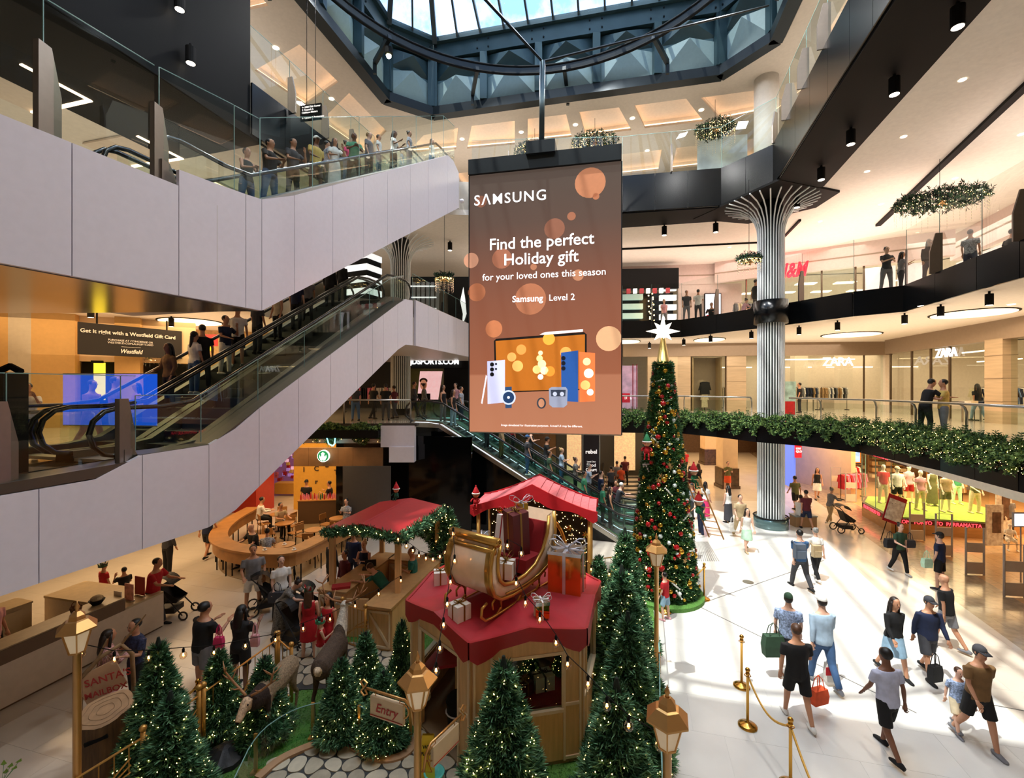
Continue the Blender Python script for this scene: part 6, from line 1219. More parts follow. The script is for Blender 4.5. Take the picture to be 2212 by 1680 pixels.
pw_ = thing('poster_window', 'pink and blue window poster left of the tall tree with a red ten percent square', 'poster', (0, 0, 0)); a, b = onseg(A1, B1, 1346), onseg(A1, B1, 1380)
MB().quad((a.x, a.y+.3, 4.6), (b.x, b.y+.3, 4.6), (b.x, b.y+.3, 7.4), (a.x, a.y+.3, 7.4)).build('print', mat('poster_pink', 'c9a0c0', .6, noise=.5, scale=2, emit=.5), pw_); MB().quad((a.x, a.y+.26, 5.0), (b.x-.5, b.y+.26, 5.0), (b.x-.5, b.y+.26, 5.6), (a.x, a.y+.26, 5.6)).build('red_square', mat('sale_red', 'd11a3a', .5, emit=.4), pw_); text('10%', .3, mat('screen_white'), pw_, (a.x+.1, a.y+.2, 5.2), (1, 0, 0), (0, 0, 1))
for x in (.62, .85): MB().bar((a.x+x*1.1, a.y+.2, 4.6), (a.x+x*1.1, a.y+.2, 7.5), .05).build('strip', mat('stripe_red', 'b02a4a'), pw_)
fp = thing('floor_poster', 'small standing poster frame beside the striped column', 'poster', tuple(L(1697, 905, Z1))); p = D(1700, 862, 24); MB().box((p.x, p.y, 5.4), (.9, .06, 1.8)).build('board', mat('poster_blue', '9cc4c8', .6, noise=.4, scale=3), fp); MB().box((p.x, p.y-.04, 4.9), (.8, .02, .7)).build('red_print', cols_['red'], fp)
# ---- second floor right
A2, B2_, C2 = (4.0, 31.0), (20.5, 29.0), (18.5, 9.0); A2b = (12.5, 30.0); B2_ = (23.2, 23.0)
struct('wall_back', MB().box((18, 33.2, 11.8), (26, .3, 4.4), -.15).box((29, 22, 11.8), (.3, 20, 4.4), .25), shopw, label='pale interior wall of the second-floor shop')
w2 = skit('wall_right', 'second-floor shopfronts with a red lit sign'); pinkw = mat('pinkish_wall', 'd9c3ba', .6)
for sA, sB, p0, p1 in ((A2, A2b, 1345, 1545), (A2b, B2_, 1545, 2062), (B2_, C2, 2062, 2500)): wseg(w2, sA, sB, p0, p1, 12.75, 14.06, pinkw, 'bulkhead', .4); wseg(w2, sA, sB, p0, p1, 13.3, 13.36, bulk, 'shadow_line', .44)
for p0, p1 in ((1464, 1480), (1480, 1600)): wseg(w2, A2, B2_ if False else A2b, p0, p1, Z2, 12.75, pinkw, 'wall_board', .3)
for p0, p1 in ((1612, 1640), (1640, 1700), (1700, 1775), (1775, 1848)): wseg(w2, A2b, B2_, p0, p1, Z2, 12.75, pane, 'pane')
for p in (1612, 1775, 1848, 1866): q = onseg(A2b, B2_, p); MB().bar((*q, Z2), (*q, 12.75), .07).build('mullion', bronze_f, w2)
wp = mat('white_poster', 'f2ebe8', .6, emit=.25, ecol='ffe8ee')
for p0, p1 in ((1866, 1935), (1940, 2000)): wseg(w2, A2b, B2_, p0, p1, Z2, 12.6, wp, 'poster_board', .15, .1)
for p0, p1 in ((2064, 2110), (2116, 2165), (2170, 2400)): wseg(w2, B2_, C2, p0, p1, Z2, 12.6, wp if p0 < 2160 else pinkw, 'poster_board', .15, .1)
sl_ = mat('sale_letters', 'd8202c', .5, emit=.35); st_ = thing('sale_poster', 'big red letters on the white windows of the second-floor shop', 'poster', (0, 0, 0)); dB = (Vector(B2_)-Vector(A2b)).normalized()
for ch, px in (('S', 1920), ('A', 1968), ('L', 2018)): q = onseg(A2b, B2_, px); text(ch, 2.3, sl_, st_, (q.x-.2*dB.y*-1-.1, q.y-.25, 9.75), (*dB, 0), (0, 0, 1), .03, 'CENTER', .01)
dC = (Vector(C2)-Vector(B2_)).normalized(); q = onseg(B2_, C2, 2090); text('E', 2.3, sl_, st_, (q.x-.2, q.y-.05, 10.0), (*dC, 0), (0, 0, 1), .03, 'CENTER', .01)
hm = thing('shop_sign', 'glowing red slanted letter sign right of the striped column', 'sign', (0, 0, 0)); q = onseg(A2b, B2_, 1702); text('H&M', 1.15, mat('sign_red_glow', 'ff2a3a', 1, emit=2.2, ecol='f01828'), hm, (q.x-.9, q.y-.3, 12.45), (*dB, 0), (0, 0, 1), .035, 'LEFT', .04, shear=.3, sx=.62); lamp('red_sign_glow', 'POINT', (q.x-.6, q.y-1.0, 13.1), 60, (1, .1, .12), .3)
for i in range(10):
 x, y = 16+2.2*(i % 5)+.3*(i//5), 28.5-.3*(i % 5)+2.6*(i//5); t = tag(MB().box((x, y, 12.4-.0), (1.1, .5, .05), -.2).build('ceiling_panel_light', glow), f'rectangular ceiling light inside the second-floor shop, {"front" if i < 5 else "back"} row number {i % 5+1} from the left', 'ceiling light', 'panel lights inside the second-floor shop')
rack((14.5, 27.6), 2.0, Z2, pal, 'rack of clothes just inside the second-floor shop'); rack((19.0, 27.5), 2.0, Z2, pal, 'rack of clothes behind the fin in the second-floor shop')
ls = thing('ad_screen_or_reflection', 'white lit screen with red letters on the second-floor wall', 'screen', (0, 0, 0)); a, b = onseg(A2, A2b, 1517), onseg(A2, A2b, 1553); MB().bar((a.x, a.y-.3, 10.95), (b.x, b.y-.3, 10.95), .1, 2.3).build('frame', blackm, ls); MB().quad((a.x+.05, a.y-.36, 9.85), (b.x-.05, b.y-.36, 9.85), (b.x-.05, b.y-.36, 12.05), (a.x+.05, a.y-.36, 12.05)).build('picture', mat('screen_lilac', 'e8e6f8', 1, emit=1.1), ls); text('SALE', .42, sl_, ls, (a.x+.08, a.y-.4, 10.4), (1, 0, 0), (0, 0, 1), .01)
# striped cosmetics shop at the far side
cs = skit('wall_back', 'black and white striped shopfront on the far second gallery'); wh_e = mat('stripe_white', 'f2f4f4', .5, emit=.9);
A3, B3 = (2.0, 30.0), (13, 29.0)
wseg(cs, A3, B3, 1300, 1464, 12.3, 13.6, mat('matt_black'), 'header', .5); wseg(cs, A3, B3, 1300, 1464, Z2, 12.3, black, 'back_board', .1, 1.2)
for i in range(7):
 z = 9.75+.62*i;
 if z < 13.2: wseg(cs, A3, B3, 1426, 1462, z, z+.34, wh_e, 'white_stripe', .3, .2)
 if i < 4: wseg(cs, A3, B3, 1346, 1392, z+.15, z+.5, mat('stripe_mint', 'bcd8d0', .5, emit=.5), 'white_stripe', .3, .6)
for i in range(7): wseg(cs, A3, B3, 1352+14*i, 1360+14*i, 12.0, 12.3, wh_e if i % 2 else mat('stripe_red_lit', 'b8434a', .5, emit=.3), 'light_box', .2, -.3)
m = MB()
for i in range(22): q = onseg(A3, B3, 1405+6*math.sin(i*2)); m.ball((q.x, q.y-.2, 9.8+.115*i), .045, 6, 4)
tag(m.build('light_garland', fairy), 'vertical string of lights between the striped shopfront panels', 'lights', kind='stuff')
# left part: dark shop with white flame, a reflection of striped panels built as solid bands
lg = skit('wall_back', 'dark shopfront behind the left column on the second gallery'); A4, B4 = (-9.0, 29.0), (0, 29.0)
wseg(lg, A4, B4, 870, 1030, Z2, 13.0, black, 'wall_board', .3); wseg(lg, A4, B4, 892, 1013, 12.2, 12.7, glow, 'light_line', .05, -.2) if False else None
for i in range(6): wseg(lg, A4, B4, 893+10*i, 900+10*i, 9.8, 12.6, mat('rack_grey', '6e7074', .5), 'shelf_panel', .2, -.3)
for i in range(4): wseg(lg, A4, B4, 890, 945, 10.2+.7*i, 10.26+.7*i, wh_e, 'light_line', .1, -.45)
q = onseg(A4, B4, 1003); tag(MB().add([(q.x-.12, q.y-.4, 9.7), (q.x+.18, q.y-.4, 10.6), (q.x+.1, q.y-.4, 11.5), (q.x-.02, q.y-.4, 12.3), (q.x-.22, q.y-.4, 11.4), (q.x-.05, q.y-.4, 10.6)], [(0, 1, 5), (1, 2, 4, 5), (2, 3, 4)]).build('flame_logo', wh_e), 'white flame-shaped logo on the dark shopfront left of the big screen', 'sign')
bw = thing('striped_reflection', 'black and white striped solid shaped as a reflection above the lower escalator', 'pillar', (-9.3, 24, Z2)); p = D(760, 700, 24)
for i in range(6): MB().box((-8.0, 24.5, 9.8+.62*i), (1.5, 1.2, .32), -.4).build('white_band', wh_e, bw)
MB().box((-8.0, 24.5, 11.3), (1.42, 1.12, 3.4), -.4).build('core', blackm, bw)
# ---- first floor back centre: sports shop
js = skit('wall_back', 'dark sports shopfront on the first gallery with a portrait screen'); A5, B5 = (-10.5, 29.0), (0, 29.0)
wseg(js, A5, B5, 875, 1012, 7.2, 8.6, mat('matt_black'), 'header', .5); wseg(js, A5, B5, 960, 1012, Z1, 7.4, blackm, 'wall_board', .4); wseg(js, A5, B5, 700, 960, Z1, 8.6, mat('shop_dark', '3a3833', .7), 'back_board', .2, 4)
wseg(js, A5, B5, 870, 960, Z1, 7.2, mat('olive_panel', '6d6a34', .6), 'window_back', .1, .5); wseg(js, A5, B5, 870, 1012, Z1, 7.2, pane, 'pane', .1)
t = thing('shop_sign', 'white block letter sign of the sports shop beside the big screen', 'sign', (0, 0, 0)); q = onseg(A5, B5, 889); text('JDSPORTS.COM', .44, signw, t, (q.x, q.y-.4, 7.45), (1, 0, 0), (0, 0, 1), .012, 'LEFT', .03)
t = thing('portrait_screen', 'portrait screen showing a woman in sunglasses in the sports shop window', 'screen', (0, 0, 0)); a, b = onseg(A5, B5, 903), onseg(A5, B5, 958); Y_ = a.y-.35
MB().quad((a.x, Y_, 5.1), (b.x-.3, Y_, 5.1), (b.x, Y_, 7.0), (a.x+.2, Y_, 7.0)).build('picture', mat('picture_rose', 'e2b4b4', 1, emit=.9, noise=.3, scale=3), t); MB().ball((a.x+.42, Y_-.02, 6.15), .28, 12, 8, (.8, .05, 1.15)).build('face', mat('picture_skin', 'c98a6a', .6, emit=.5), t); MB().ball((a.x+.42, Y_-.01, 6.4), .3, 12, 8, (.85, .04, .6)).build('hair', mat('picture_hair', '2a1a14', .6), t); MB().box((a.x+.34, Y_-.05, 6.2), (.14, .02, .08)).box((a.x+.52, Y_-.05, 6.2), (.14, .02, .08)).build('sunglasses', blackm, t); MB().box((a.x+.45, Y_-.02, 5.35), (.8, .02, .5)).build('black_top', blackm, t)
for x, y, c, w_ in ((-9.2, 27.5, ['pink', 'black'], 'pink clothes beside the left column'), (-7.6, 28.2, ['black', 'white', 'pink'], 'dark clothes behind the left column')): rack((x, y), 1.6, Z1, c, 'rack of '+w_, .2)
for i in range(4): tag(MB().bar((-10.5+1.2*i, 28, 8.2), (-9.7+1.2*i, 28, 8.2), .08).build('strip_light', signw), f'white strip light in the sports shop ceiling, {["first", "second", "third", "fourth"][i]} from the left', 'ceiling light', 'strip lights of the sports shop')
struct('trim_11', MB().box((-4.6, 18.45, 4.02), (1.35, .35, .86)).box((-4.42, 18.4, 3.3), (1.0, .4, .62)), white_clad, label='white boxed end of the first gallery slab')
struct('trim_12', MB().box((-4.6, 18.6, 4.47), (1.5, .5, .1)).box((-7, 18.6, 4.2), (4.2, .3, .6)), mat('dark_brown_edge', '3a3029', .5), label='dark brown slab edge under the guard rail')
# ---- first floor left: beige pillars, long black sign, yellow panel
A6, B6 = (-20, 15.5), (-9.0, 21.5)
lw = skit('wall_left', 'pillars and shopfronts of the left first gallery'); tanw = mat('warm_beige_pillar', 'd3a868', .6)
for p0, p1, m in ((-60, 26, tanw), (26, 75, mat('pale_wall', 'c9bda8', .6)), (75, 168, tanw), (252, 306, tanw)): wseg(lw, A6, B6, p0, p1, Z1, 8.75, m, 'pier', .6)
wseg(lw, A6, B6, 168, 252, Z1, 7.0, blackm, 'shopfront', .3, .6); wseg(lw, A6, B6, 306, 420, Z1, 7.0, blackm, 'shopfront', .3, 1.0); wseg(lw, A6, B6, 168, 420, 7.0, 8.75, warmw, 'bulkhead', .3, .3)
t = thing('hanging_banner', 'long black banner sign advertising a gift card, hung on the left first gallery', 'sign', (0, 0, 0)); a, b = D(168, 725, 16.2), D(392, 735, 19.0); a.z = b.z = 7.85-.1; MB().bar(a, b, .08, 1.15).build('board', mat('banner_black', '1c1714', .6), t); d = (b-a).normalized(); dn_ = Vector((d.y, -d.x, 0))*.06
crm = mat('banner_cream', 'e0d2bc', .6, emit=.3); c = (a+b)/2-d*.1
text('Get it right with a Westfield Gift Card', .19, crm, t, tuple(c+dn_+Vector((0, 0, .22))), d, (0, 0, 1), .004, 'CENTER'); text('PURCHASE AT CONCIERGE OR\nWESTFIELD.COM.AU/GIFTCARD', .10, crm, t, tuple(c+dn_+Vector((0, 0, -.02))), d, (0, 0, 1), 0, 'CENTER'); text('Westfield', .22, crm, t, tuple(c+dn_+Vector((0, 0, -.46))), d, (0, 0, 1), .004, 'CENTER', shear=.3, sx=.8)
MB().bar(c+dn_-d*.3+Vector((0, 0, -.22)), c+dn_+d*.3+Vector((0, 0, -.22)), .01).build('rule', crm, t)
for s_ in (-1, 1): q = (a+b)/2+d*s_*1.1; MB().bar(q+Vector((0, 0, .57)), q+Vector((0, 0, 1.0)), .04).build('hanger', blackm, t)
yp = thing('yellow_lightbox', 'tall bright yellow lit panel in the dark shopfront at left', 'light panel', (0, 0, 0)); a, b = onseg(A6, B6, 197), onseg(A6, B6, 223); MB().quad((a.x, a.y+.1, 5.5), (b.x, b.y+.1, 5.5), (b.x, b.y+.1, 6.95), (a.x, a.y+.1, 6.95)).build('lit_face', mat('yellow_glow', 'ffe63a', 1, emit=1.4), yp); MB().bar((*a, 6.98), (*b, 6.98), .1).bar((*a, 5.48), (*b, 5.48), .1).build('frame', blackm, yp)
fd = skit('wall_left', 'brownish wall and golden lit sign cluster behind the escalator'); A7, B7 = (-11.5, 23.5), (-7, 25.5); wseg(fd, A7, B7, 392, 640, 6.6, 8.75, mat('posh_tan', 'c9a274', .6, noise=.2), 'wall_board', .3); wseg(fd, A7, B7, 392, 700, Z1, 6.6, mat('shop_dark'), 'wall_board', .3)
for px, py, h in ((330, 730, 'c4302c'), (445, 745, 'd8cf2a'), (457, 735, 'c4302c')): p = D(px, py, 20); tag(MB().box(tuple(p), (.5, .1, .5)).build('shop_logo', mat('logo_'+h, h, .6, emit=.8)), f'small {"red" if h[0] == "c" else "yellow"} lit shop logo behind the lower escalator, {"left" if px < 400 else ("middle" if px < 450 else "right")}', 'sign')
# ---- ground floor right: clothes shop with lit display platform
us = skit('wall_right', 'ground-floor clothes shop shell behind the gates')
MB().bar((20.5, 33.5, 1.85), (33, 31, 1.85), .3, 3.7).build('wall_board', warmw, us); MB().bar((18.9, 25.2, 1.85), (17.9, 30.5, 1.85), .3, 3.7).build('pier', warmw, us); MB().bar((30, 10, 1.85), (31, 32, 1.85), .3, 3.7).build('wall_board', warmw, us)
MB().prism([(15.7, 19.2), (16.9, 22.9), (17.3, 22.8), (20.6, 17.6), (17.2, 9.5), (14.8, 9.9), (14.4, 12.5)], 3.25, 3.74).build('white_canopy', shopw, us); MB().bar((15.3, 17.6, 3.1), (16.9, 22.9, 3.1), .12, .36).build('ticker_board', mat('ticker_black', '3a1512', .5), us)
PF = [G(1862, 1113)[:2], G(1925, 1151)[:2], G(2137, 1165)[:2], (21.0, 18.6), (21.2, 21.5), (17.4, 22.4)]; pf = thing('display_platform', 'raised window display platform with green turf top and red running letters', 'platform', (17, 19.5, 0)); MB().prism(PF, 0, .42).build('plinth', mat('plinth_wood', 'a87c48', .4, noise=.15, scale=2, stretch=(1, 1, 6)), pf); MB().prism(PF, .42, .62).build('ticker_band', mat('ticker_black'), pf); MB().prism([Vector((18.6, 20)).lerp(Vector(p), .96) for p in PF], .62, .66).build('turf_top', mat('lime_turf', '9ab843', .8, noise=.15), pf)
tred = mat('ticker_red', 'ff3a44', 1, emit=3.5); a, b = Vector(PF[1]), Vector(PF[2]); d = (b-a).normalized(); text('FROM  TOKYO  TO  PARRAMATTA', .205, tred, pf, (a.x+d.x*.15, a.y+d.y*.15-.03, .44), (*d, 0), (0, 0, 1), 0, 'LEFT', sx=.9); a, b = Vector(PF[0]), Vector(PF[1]); d = (b-a).normalized(); text('FROM TOKYO TO', .19, tred, pf, (a.x+d.x*.2-.03, a.y+d.y*.2-.02, .45), (*d, 0), (0, 0, 1), .006, sx=1.0)
a, b = Vector((16.9, 22.9, 0)), Vector((15.3, 17.6, 0)); d = (b-a).normalized(); tk = thing('ticker_sign', 'red running letters above the lit shop window', 'sign', (16, 20, 3.4)); text('LIFEWEAR  LIFEWEAR  LIFEWEAR', .28, tred, tk, (a.x+d.x*.1-.1, a.y+d.y*.1, 2.98), tuple(d), (0, 0, 1), .006)
gw = thing('shop_window', 'tall clear glass round the display platform', 'window', (16, 20, 0))
for a, b in ((PF[5], PF[0]), (PF[0], PF[1]), (PF[1], PF[2])):
 n = max(1, round((Vector(b)-Vector(a)).length/1.6))
 for i in range(n): p, q = Vector(a).lerp(Vector(b), i/n), Vector(a).lerp(Vector(b), (i+1)/n); MB().quad((*p, .66), (*q, .66), (*q, 3.25), (*p, 3.25)).build('pane', pane, gw); MB().bar((*p, .66), (*p, 3.25), .02).build('pane_edge', mat('green_glass_edge'), gw)
t = thing('shop_logo_sign', 'small red square logo sign left of the shelves of red clothes', 'sign', (0, 0, 0)); p = D(1724, 975, 26); MB().box(tuple(p), (.36, .08, .7)).build('board', mat('sale_red'), t); text('UNI\nQLO', .16, mat('screen_white'), t, (p.x-.16, p.y-.06, p.z+.12), (1, 0, 0), (0, 0, 1), .004)
for k, (x, y, w_, pal_) in enumerate(((19.0, 29.6, 'left', ['red', 'pink', 'white', 'red']), (21.2, 29.2, 'middle', ['navy', 'black', 'grey']), (23.6, 28.6, 'right', ['cream', 'tan', 'olive']), (24.5, 25.5, 'far right', ['black', 'grey', 'tan']))):
 t = thing('shelf_unit', f'shelves of folded clothes at the back of the ground-floor shop, {w_} unit', 'shelf', (x, y, 0), -.15); MB().box((0, .2, 1.5), (2.0, .05, 3.0)).build('back_board', mat('plinth_wood'), t, world=False)
 for i in range(7):
  MB().box((0, 0, .3+.4*i), (2.0, .4, .03)).build('shelf', mat('plinth_wood'), t, world=False)
  for j in range(5): MB().box((-.8+.4*j, -.02, .42+.4*i), (.34, .3, .2)).build('folded_clothes', cols_[random.choice(pal_)], t, world=False)
t = thing('wall_screen', 'wide lit screen with a blue picture at the back of the ground-floor shop', 'screen', (0, 0, 0)); p = D(1833, 983, 27.6); MB().box((p.x, p.y+.06, p.z), (1.5, .1, .95)).build('frame', mat('orange_frame', 'd8772a', .5, emit=.4), t); MB().box((p.x, p.y, p.z), (1.35, .04, .8)).build('picture', mat('screen_blue', '7fa6e0', 1, emit=1.1, noise=.6, scale=2.5), t)
for x, y, c, w_ in ((18.4, 24.6, ['red', 'pink'], 'red jackets left of the display platform'), (20.5, 24.6, ['cream', 'tan', 'olive', 'green'], 'cream tops behind the display platform'), (22.6, 23.4, ['tan', 'white', 'cream'], 'pale tops right behind the display platform'), (21.8, 14.0, ['black', 'grey', 'tan'], 'grey tops inside the shop at right'), (19.6, 26.6, ['white', 'red', 'navy'], 'mixed tops beside the left shelves')): rack((x, y), 1.7, 0, c, 'rack of '+w_, .3, 1.35)
GATE = None
for k, (px, py, w_) in enumerate(((2191, 1289, 'nearest, at the right edge of the picture'), (2106, 1241, 'second nearest'), (2039, 1201, 'behind the man in navy'), (1981, 1167, 'in front of the display platform corner'), (1838, 1084, 'left of the display platform, nearer'), (1806, 1067, 'left of the display platform, middle'), (1780, 1051, 'left of the display platform, farthest'))):
 p = G(px, py)
 if GATE is None:
  GATE = thing('security_gate', 'silver security gate at the shop threshold, '+w_, 'security gate', tuple(p), -.16, 'security gates along the shop threshold'); al = mat('gate_silver', 'b4ada6', .4, .2); gp = mat('gate_panel', 'cdbfae', .5)
  MB().tube([(-.25, 0, 0), (-.25, 0, 1.5), (.25, 0, 1.5), (.25, 0, 0)], .03, 6).build('frame', al, GATE, world=False)
  for z0, z1 in ((.03, .4), (.72, 1.02)): MB().box((0, 0, (z0+z1)/2), (.46, .03, z1-z0)).build('panel', gp, GATE, world=False)
 else: clone(GATE, tuple(p), -.16, 'silver security gate at the shop threshold, '+w_)
t = thing('easel_sign', 'white and red leaning poster on an easel in front of the display platform', 'sign', tuple(G(1925, 1150))); p = D(1933, 1112, 17.6); MB().bar((p.x-.15, p.y, .75), (p.x+.22, p.y+.1, 1.75), .7, .03, (0, -1, .2)).build('board', cols_['red'], t); MB().bar((p.x-.13, p.y-.03, .85), (p.x+.17, p.y+.07, 1.6), .6, .03, (0, -1, .2)).build('print', mat('poster_paper', 'eee2d6', .7, noise=.4, scale=7), t)
for s_ in (-.3, .3): MB().tube([(p.x+s_, p.y+.3, 0), (p.x+s_*.2, p.y+.05, 1.5)], .015, 5).build('easel_leg', blackm, t)
for px, py, w_, hh in ((2148, 1190, 'left', 1.5), (2168, 1165, 'right, with a portrait photograph', 1.9)): p = G(px, py); t = thing('poster_board', 'tall white poster board inside the shop, '+w_, 'poster', tuple(p)); MB().box((p.x, p.y, hh/2+.2), (.62, .04, hh)).build('board', mat('poster_paper'), t); MB().box((p.x+.06, p.y-.03, hh/2+.3), (.3, .02, hh*.5)).build('photo', mat('photo_dark', '6a5040', .7, noise=.5, scale=6), t)
t = thing('monitor', 'white-faced monitor at the right edge of the picture above the last gate', 'screen', (0, 0, 0)); p = D(2205, 1122, 14); MB().box(tuple(p), (.5, .05, .45)).build('frame', al, t); MB().box((p.x, p.y-.03, p.z), (.44, .02, .37)).build('picture', mat('screen_pale', 'dfe8f0', 1, emit=1.2), t); MB().tube([(p.x, p.y, 0), (p.x, p.y, p.z)], .02, 6).build('stand', al, t)
# ---- ground floor centre back
for px, py, w, lab in ((1585, 1059, .95, 'square beige pillar on a brown granite base, nearer'), (1541, 1006, 1.0, 'square beige pillar on a brown granite base, farther')): p = G(px, py); p.y += .35; t = thing('square_pillar', lab, 'pillar', (p.x, p.y+.5, 0)); MB().box((p.x, p.y+.5, .6), (w*1.05, w*1.05, 1.2)).build('base', mat('dark_granite', '4a3826', .3, noise=.5, scale=6), t); MB().box((p.x, p.y+.5, 2.46), (w*.93, w*.93, 2.52)).build('shaft', warmw, t); MB().box((p.x, p.y+.5, .09), (w*1.15, w*1.15, .18)).build('skirting', mat('dark_granite'), t)
t = thing('totem_sign', 'tall dark double sided totem with white words and a down arrow', 'sign', (0, 0, 0)); p = G(1276, 1080); p.y = 24.5; p.x = (1276-1106)*24.5/F; MB().box((p.x, p.y, 1.75), (.82, .3, 3.5)).build('body', mat('totem_plum', '241820', .3), t); MB().box((p.x-.45, p.y, 1.75), (.05, .34, 3.5)).box((p.x+.45, p.y, 1.75), (.05, .34, 3.5)).build('edge_trim', steel, t)
sw = mat('totem_white', 'f0eae4', 1, emit=.9); text('rebel', .3, sw, t, (p.x, p.y-.17, 2.45), (1, 0, 0), (0, 0, 1), .008, 'CENTER'); text('Food\nCourt', .24, sw, t, (p.x, p.y-.17, 1.75), (1, 0, 0), (0, 0, 1), .002, 'CENTER'); text('Level One', .11, sw, t, (p.x, p.y-.17, 1.98), (1, 0, 0), (0, 0, 1), 0, 'CENTER'); MB().bar((p.x, p.y-.17, 1.35), (p.x, p.y-.17, 1.12), .02).bar((p.x, p.y-.17, 1.12), (p.x-.08, p.y-.17, 1.21), .02).bar((p.x, p.y-.17, 1.12), (p.x+.08, p.y-.17, 1.21), .02).build('arrow', sw, t)
t = thing('teal_screen', 'tall turquoise lit screen behind the tall tree', 'screen', (0, 0, 0)); p = D(1452, 975, 25.5); MB().box((p.x, p.y, 1.9), (.95, .2, 3.0)).build('frame', steel, t); MB().box((p.x, p.y-.11, 1.95), (.85, .02, 2.8)).build('picture', mat('screen_teal', '5cc8cc', 1, emit=1.0), t)
bk = skit('wall_back', 'dark shopfronts at the back of the ground floor')
for x0, x1, y, m in ((3, 9.5, 31, 'shop_dark'), (9.8, 13.5, 38, 'shop_dark'), (13.5, 26, 42, 'brown_back'), (-3.5, 2.5, 30.5, 'brown_back')): MB().box(((x0+x1)/2, y, 1.85), (x1-x0, .3, 3.7)).build('wall_board', mat(m, '5a4330', .5, noise=.2), bk)
for i in range(5): MB().box((10.4+.6*i, 37.7, 1.6), (.45, .1, 1.2)).build('lit_shelf', mat('amber_shelf', 'c87a30', .6, emit=.5), bk)
MB().box((7.6, 30.7, 1.7), (1.4, .1, 2.6)).box((4.2, 30.7, 1.9), (1.0, .1, 3.0)).build('lit_window', mat('cream_lit', 'e0c090', .6, emit=.6, noise=.3), bk)
MB().bar((17.2, 31, 1.9), (16.4, 26.4, 1.9), .1, 3.6).build('blue_lit_edge', mat('blue_lit', '5a78e8', 1, emit=.8), bk)
# ---- coffee shop
cf = thing('cafe_fascia', 'brown timber fascia with the round green and white coffee logo', 'fascia', (-7, 18.4, 2.8)); tw = mat('walnut_panel', '7d5a38', .5, noise=.25, scale=1.5, stretch=(1, 1, 1))
xs = [-8.75+.595*i for i in range(7)]
for a, b in zip(xs, xs[1:]): MB().box(((a+b)/2, 18.28, 3.2), (b-a-.006, .1, .74)).build('timber_panel', tw, cf)
lgm = mat('logo_green', '0f7a4a', .5, emit=.9); lgw = mat('logo_white', 'eef6f0', .5, emit=2.2); c = D(698, 985, 18.05)
def cdisc(r, dy, m, nm, n=32): MB().add([(c.x+r*math.cos(2*PI*i/n), c.y+dy, c.z+r*math.sin(2*PI*i/n)) for i in range(n)]+[(c.x+r*math.cos(2*PI*i/n), c.y+.1, c.z+r*math.sin(2*PI*i/n)) for i in range(n)], [tuple(range(n))]+[(i, (i+1) % n, n+(i+1) % n, n+i) for i in range(n)]).build(nm, m, cf)
cdisc(.235, 0, lgw, 'logo_rim'); cdisc(.215, -.01, lgm, 'logo_disc')
MB().ball((c.x, c.y-.03, c.z+.05), .06, 10, 8, (.8, .2, 1)).add([(c.x+x*.1, c.y-.03, c.z+z*.1) for x, z in ((-.75, 1.1), (-.3, 1.35), (0, 1.7), (.3, 1.35), (.75, 1.1), (.5, .4), (.9, -.3), (1.3, .6), (1.5, -.4), (.9, -1.5), (.3, -1.9), (0, -1.0), (-.3, -1.9), (-.9, -1.5), (-1.5, -.4), (-1.3, .6), (-.9, -.3), (-.5, .4))], [tuple(range(18))]).build('logo_figure', lgw, cf)
for s_ in (-1, 1):
 for k in range(3): MB().tube([(c.x+s_*(.05+.02*k), c.y-.04, c.z+.08), (c.x+s_*(.07+.025*k), c.y-.04, c.z-.0), (c.x+s_*(.05+.03*k), c.y-.04, c.z-.1)], .006, 4).build('logo_hair', lgm, cf)
yw = skit('wall_back', 'yellow mural wall of the coffee shop'); MB().box((-9.0, 22.4, 1.85), (3.4, .2, 3.7)).build('wall_board', mat('mustard_wall', 'd9a23c', .6), yw)
lb_ = mat('mural_black', '2a2018', .7)
for ch, px, py in (('I', 655, 1014), ('C', 682, 1012), ('B', 705, 1004), ('r', 682, 1040), ('T', 725, 1020), ('L', 745, 1012)): p = D(px, py, 22.2); text(ch, .34, lb_, yw, (p.x, 22.27, p.z-.12), (1, 0, 0), (0, 0, 1), .006, 'CENTER', name='mural_letter')
rw = skit('wall_left', 'glossy red wall behind the coffee shop'); MB().box((-13.0, 22.3, 1.5), (2.1, 1.2, 3.0), -.2).build('red_board', mat('gloss_red', 'a8240f', .2, coat=.5), rw)
ty = thing('toy_display', 'bright pink and purple toy shop display at the back left', 'shop display', (-12.2, 26, 0));
for i in range(60): MB().box((-13.6+random.random()*1.9, 26+random.random()*.3, .6+random.random()*2.6), (.16, .14, .16)).build('toy', random.choice((cols_['pink'], cols_['red'], mat('toy_violet', 'a884d8', .6, emit=.4), mat('toy_rose', 'e8b8d0', .6, emit=.6), cols_['yellow'])), ty)
MB().box((-12.4, 25.4, .4), (1.4, .6, .6)).build('bin', mat('toy_bin', 'c89a44', .6), ty); MB().box((-12.6, 26.5, 1.8), (2.6, .1, 3.4)).build('backing', mat('toy_back', '7a4a6a', .6, emit=.5), ty)
wdt = mat('cafe_wood', 'a8743c', .45, noise=.15, scale=3); BARP = smooth([(-5.7, 17.9), (-6.3, 15.65), (-6.62, 14.1), (-6.95, 13.85), (-7.8, 13.95), (-8.9, 14.35), (-9.7, 15.0), (-10.3, 16.0), (-10.7, 17.4), (-10.8, 19)])
bar = thing('cafe_bar', 'long curving light wooden bar table round the coffee shop', 'bar table', (-7.5, 14, 0)); MB().ribbon(BARP, .55, [(.94, 1.0)]*len(BARP)).build('top', wdt, bar); MB().ribbon(off(BARP, -.22) if False else BARP, .34, [(.55, .94)]*len(BARP)).build('apron', wdt, bar)
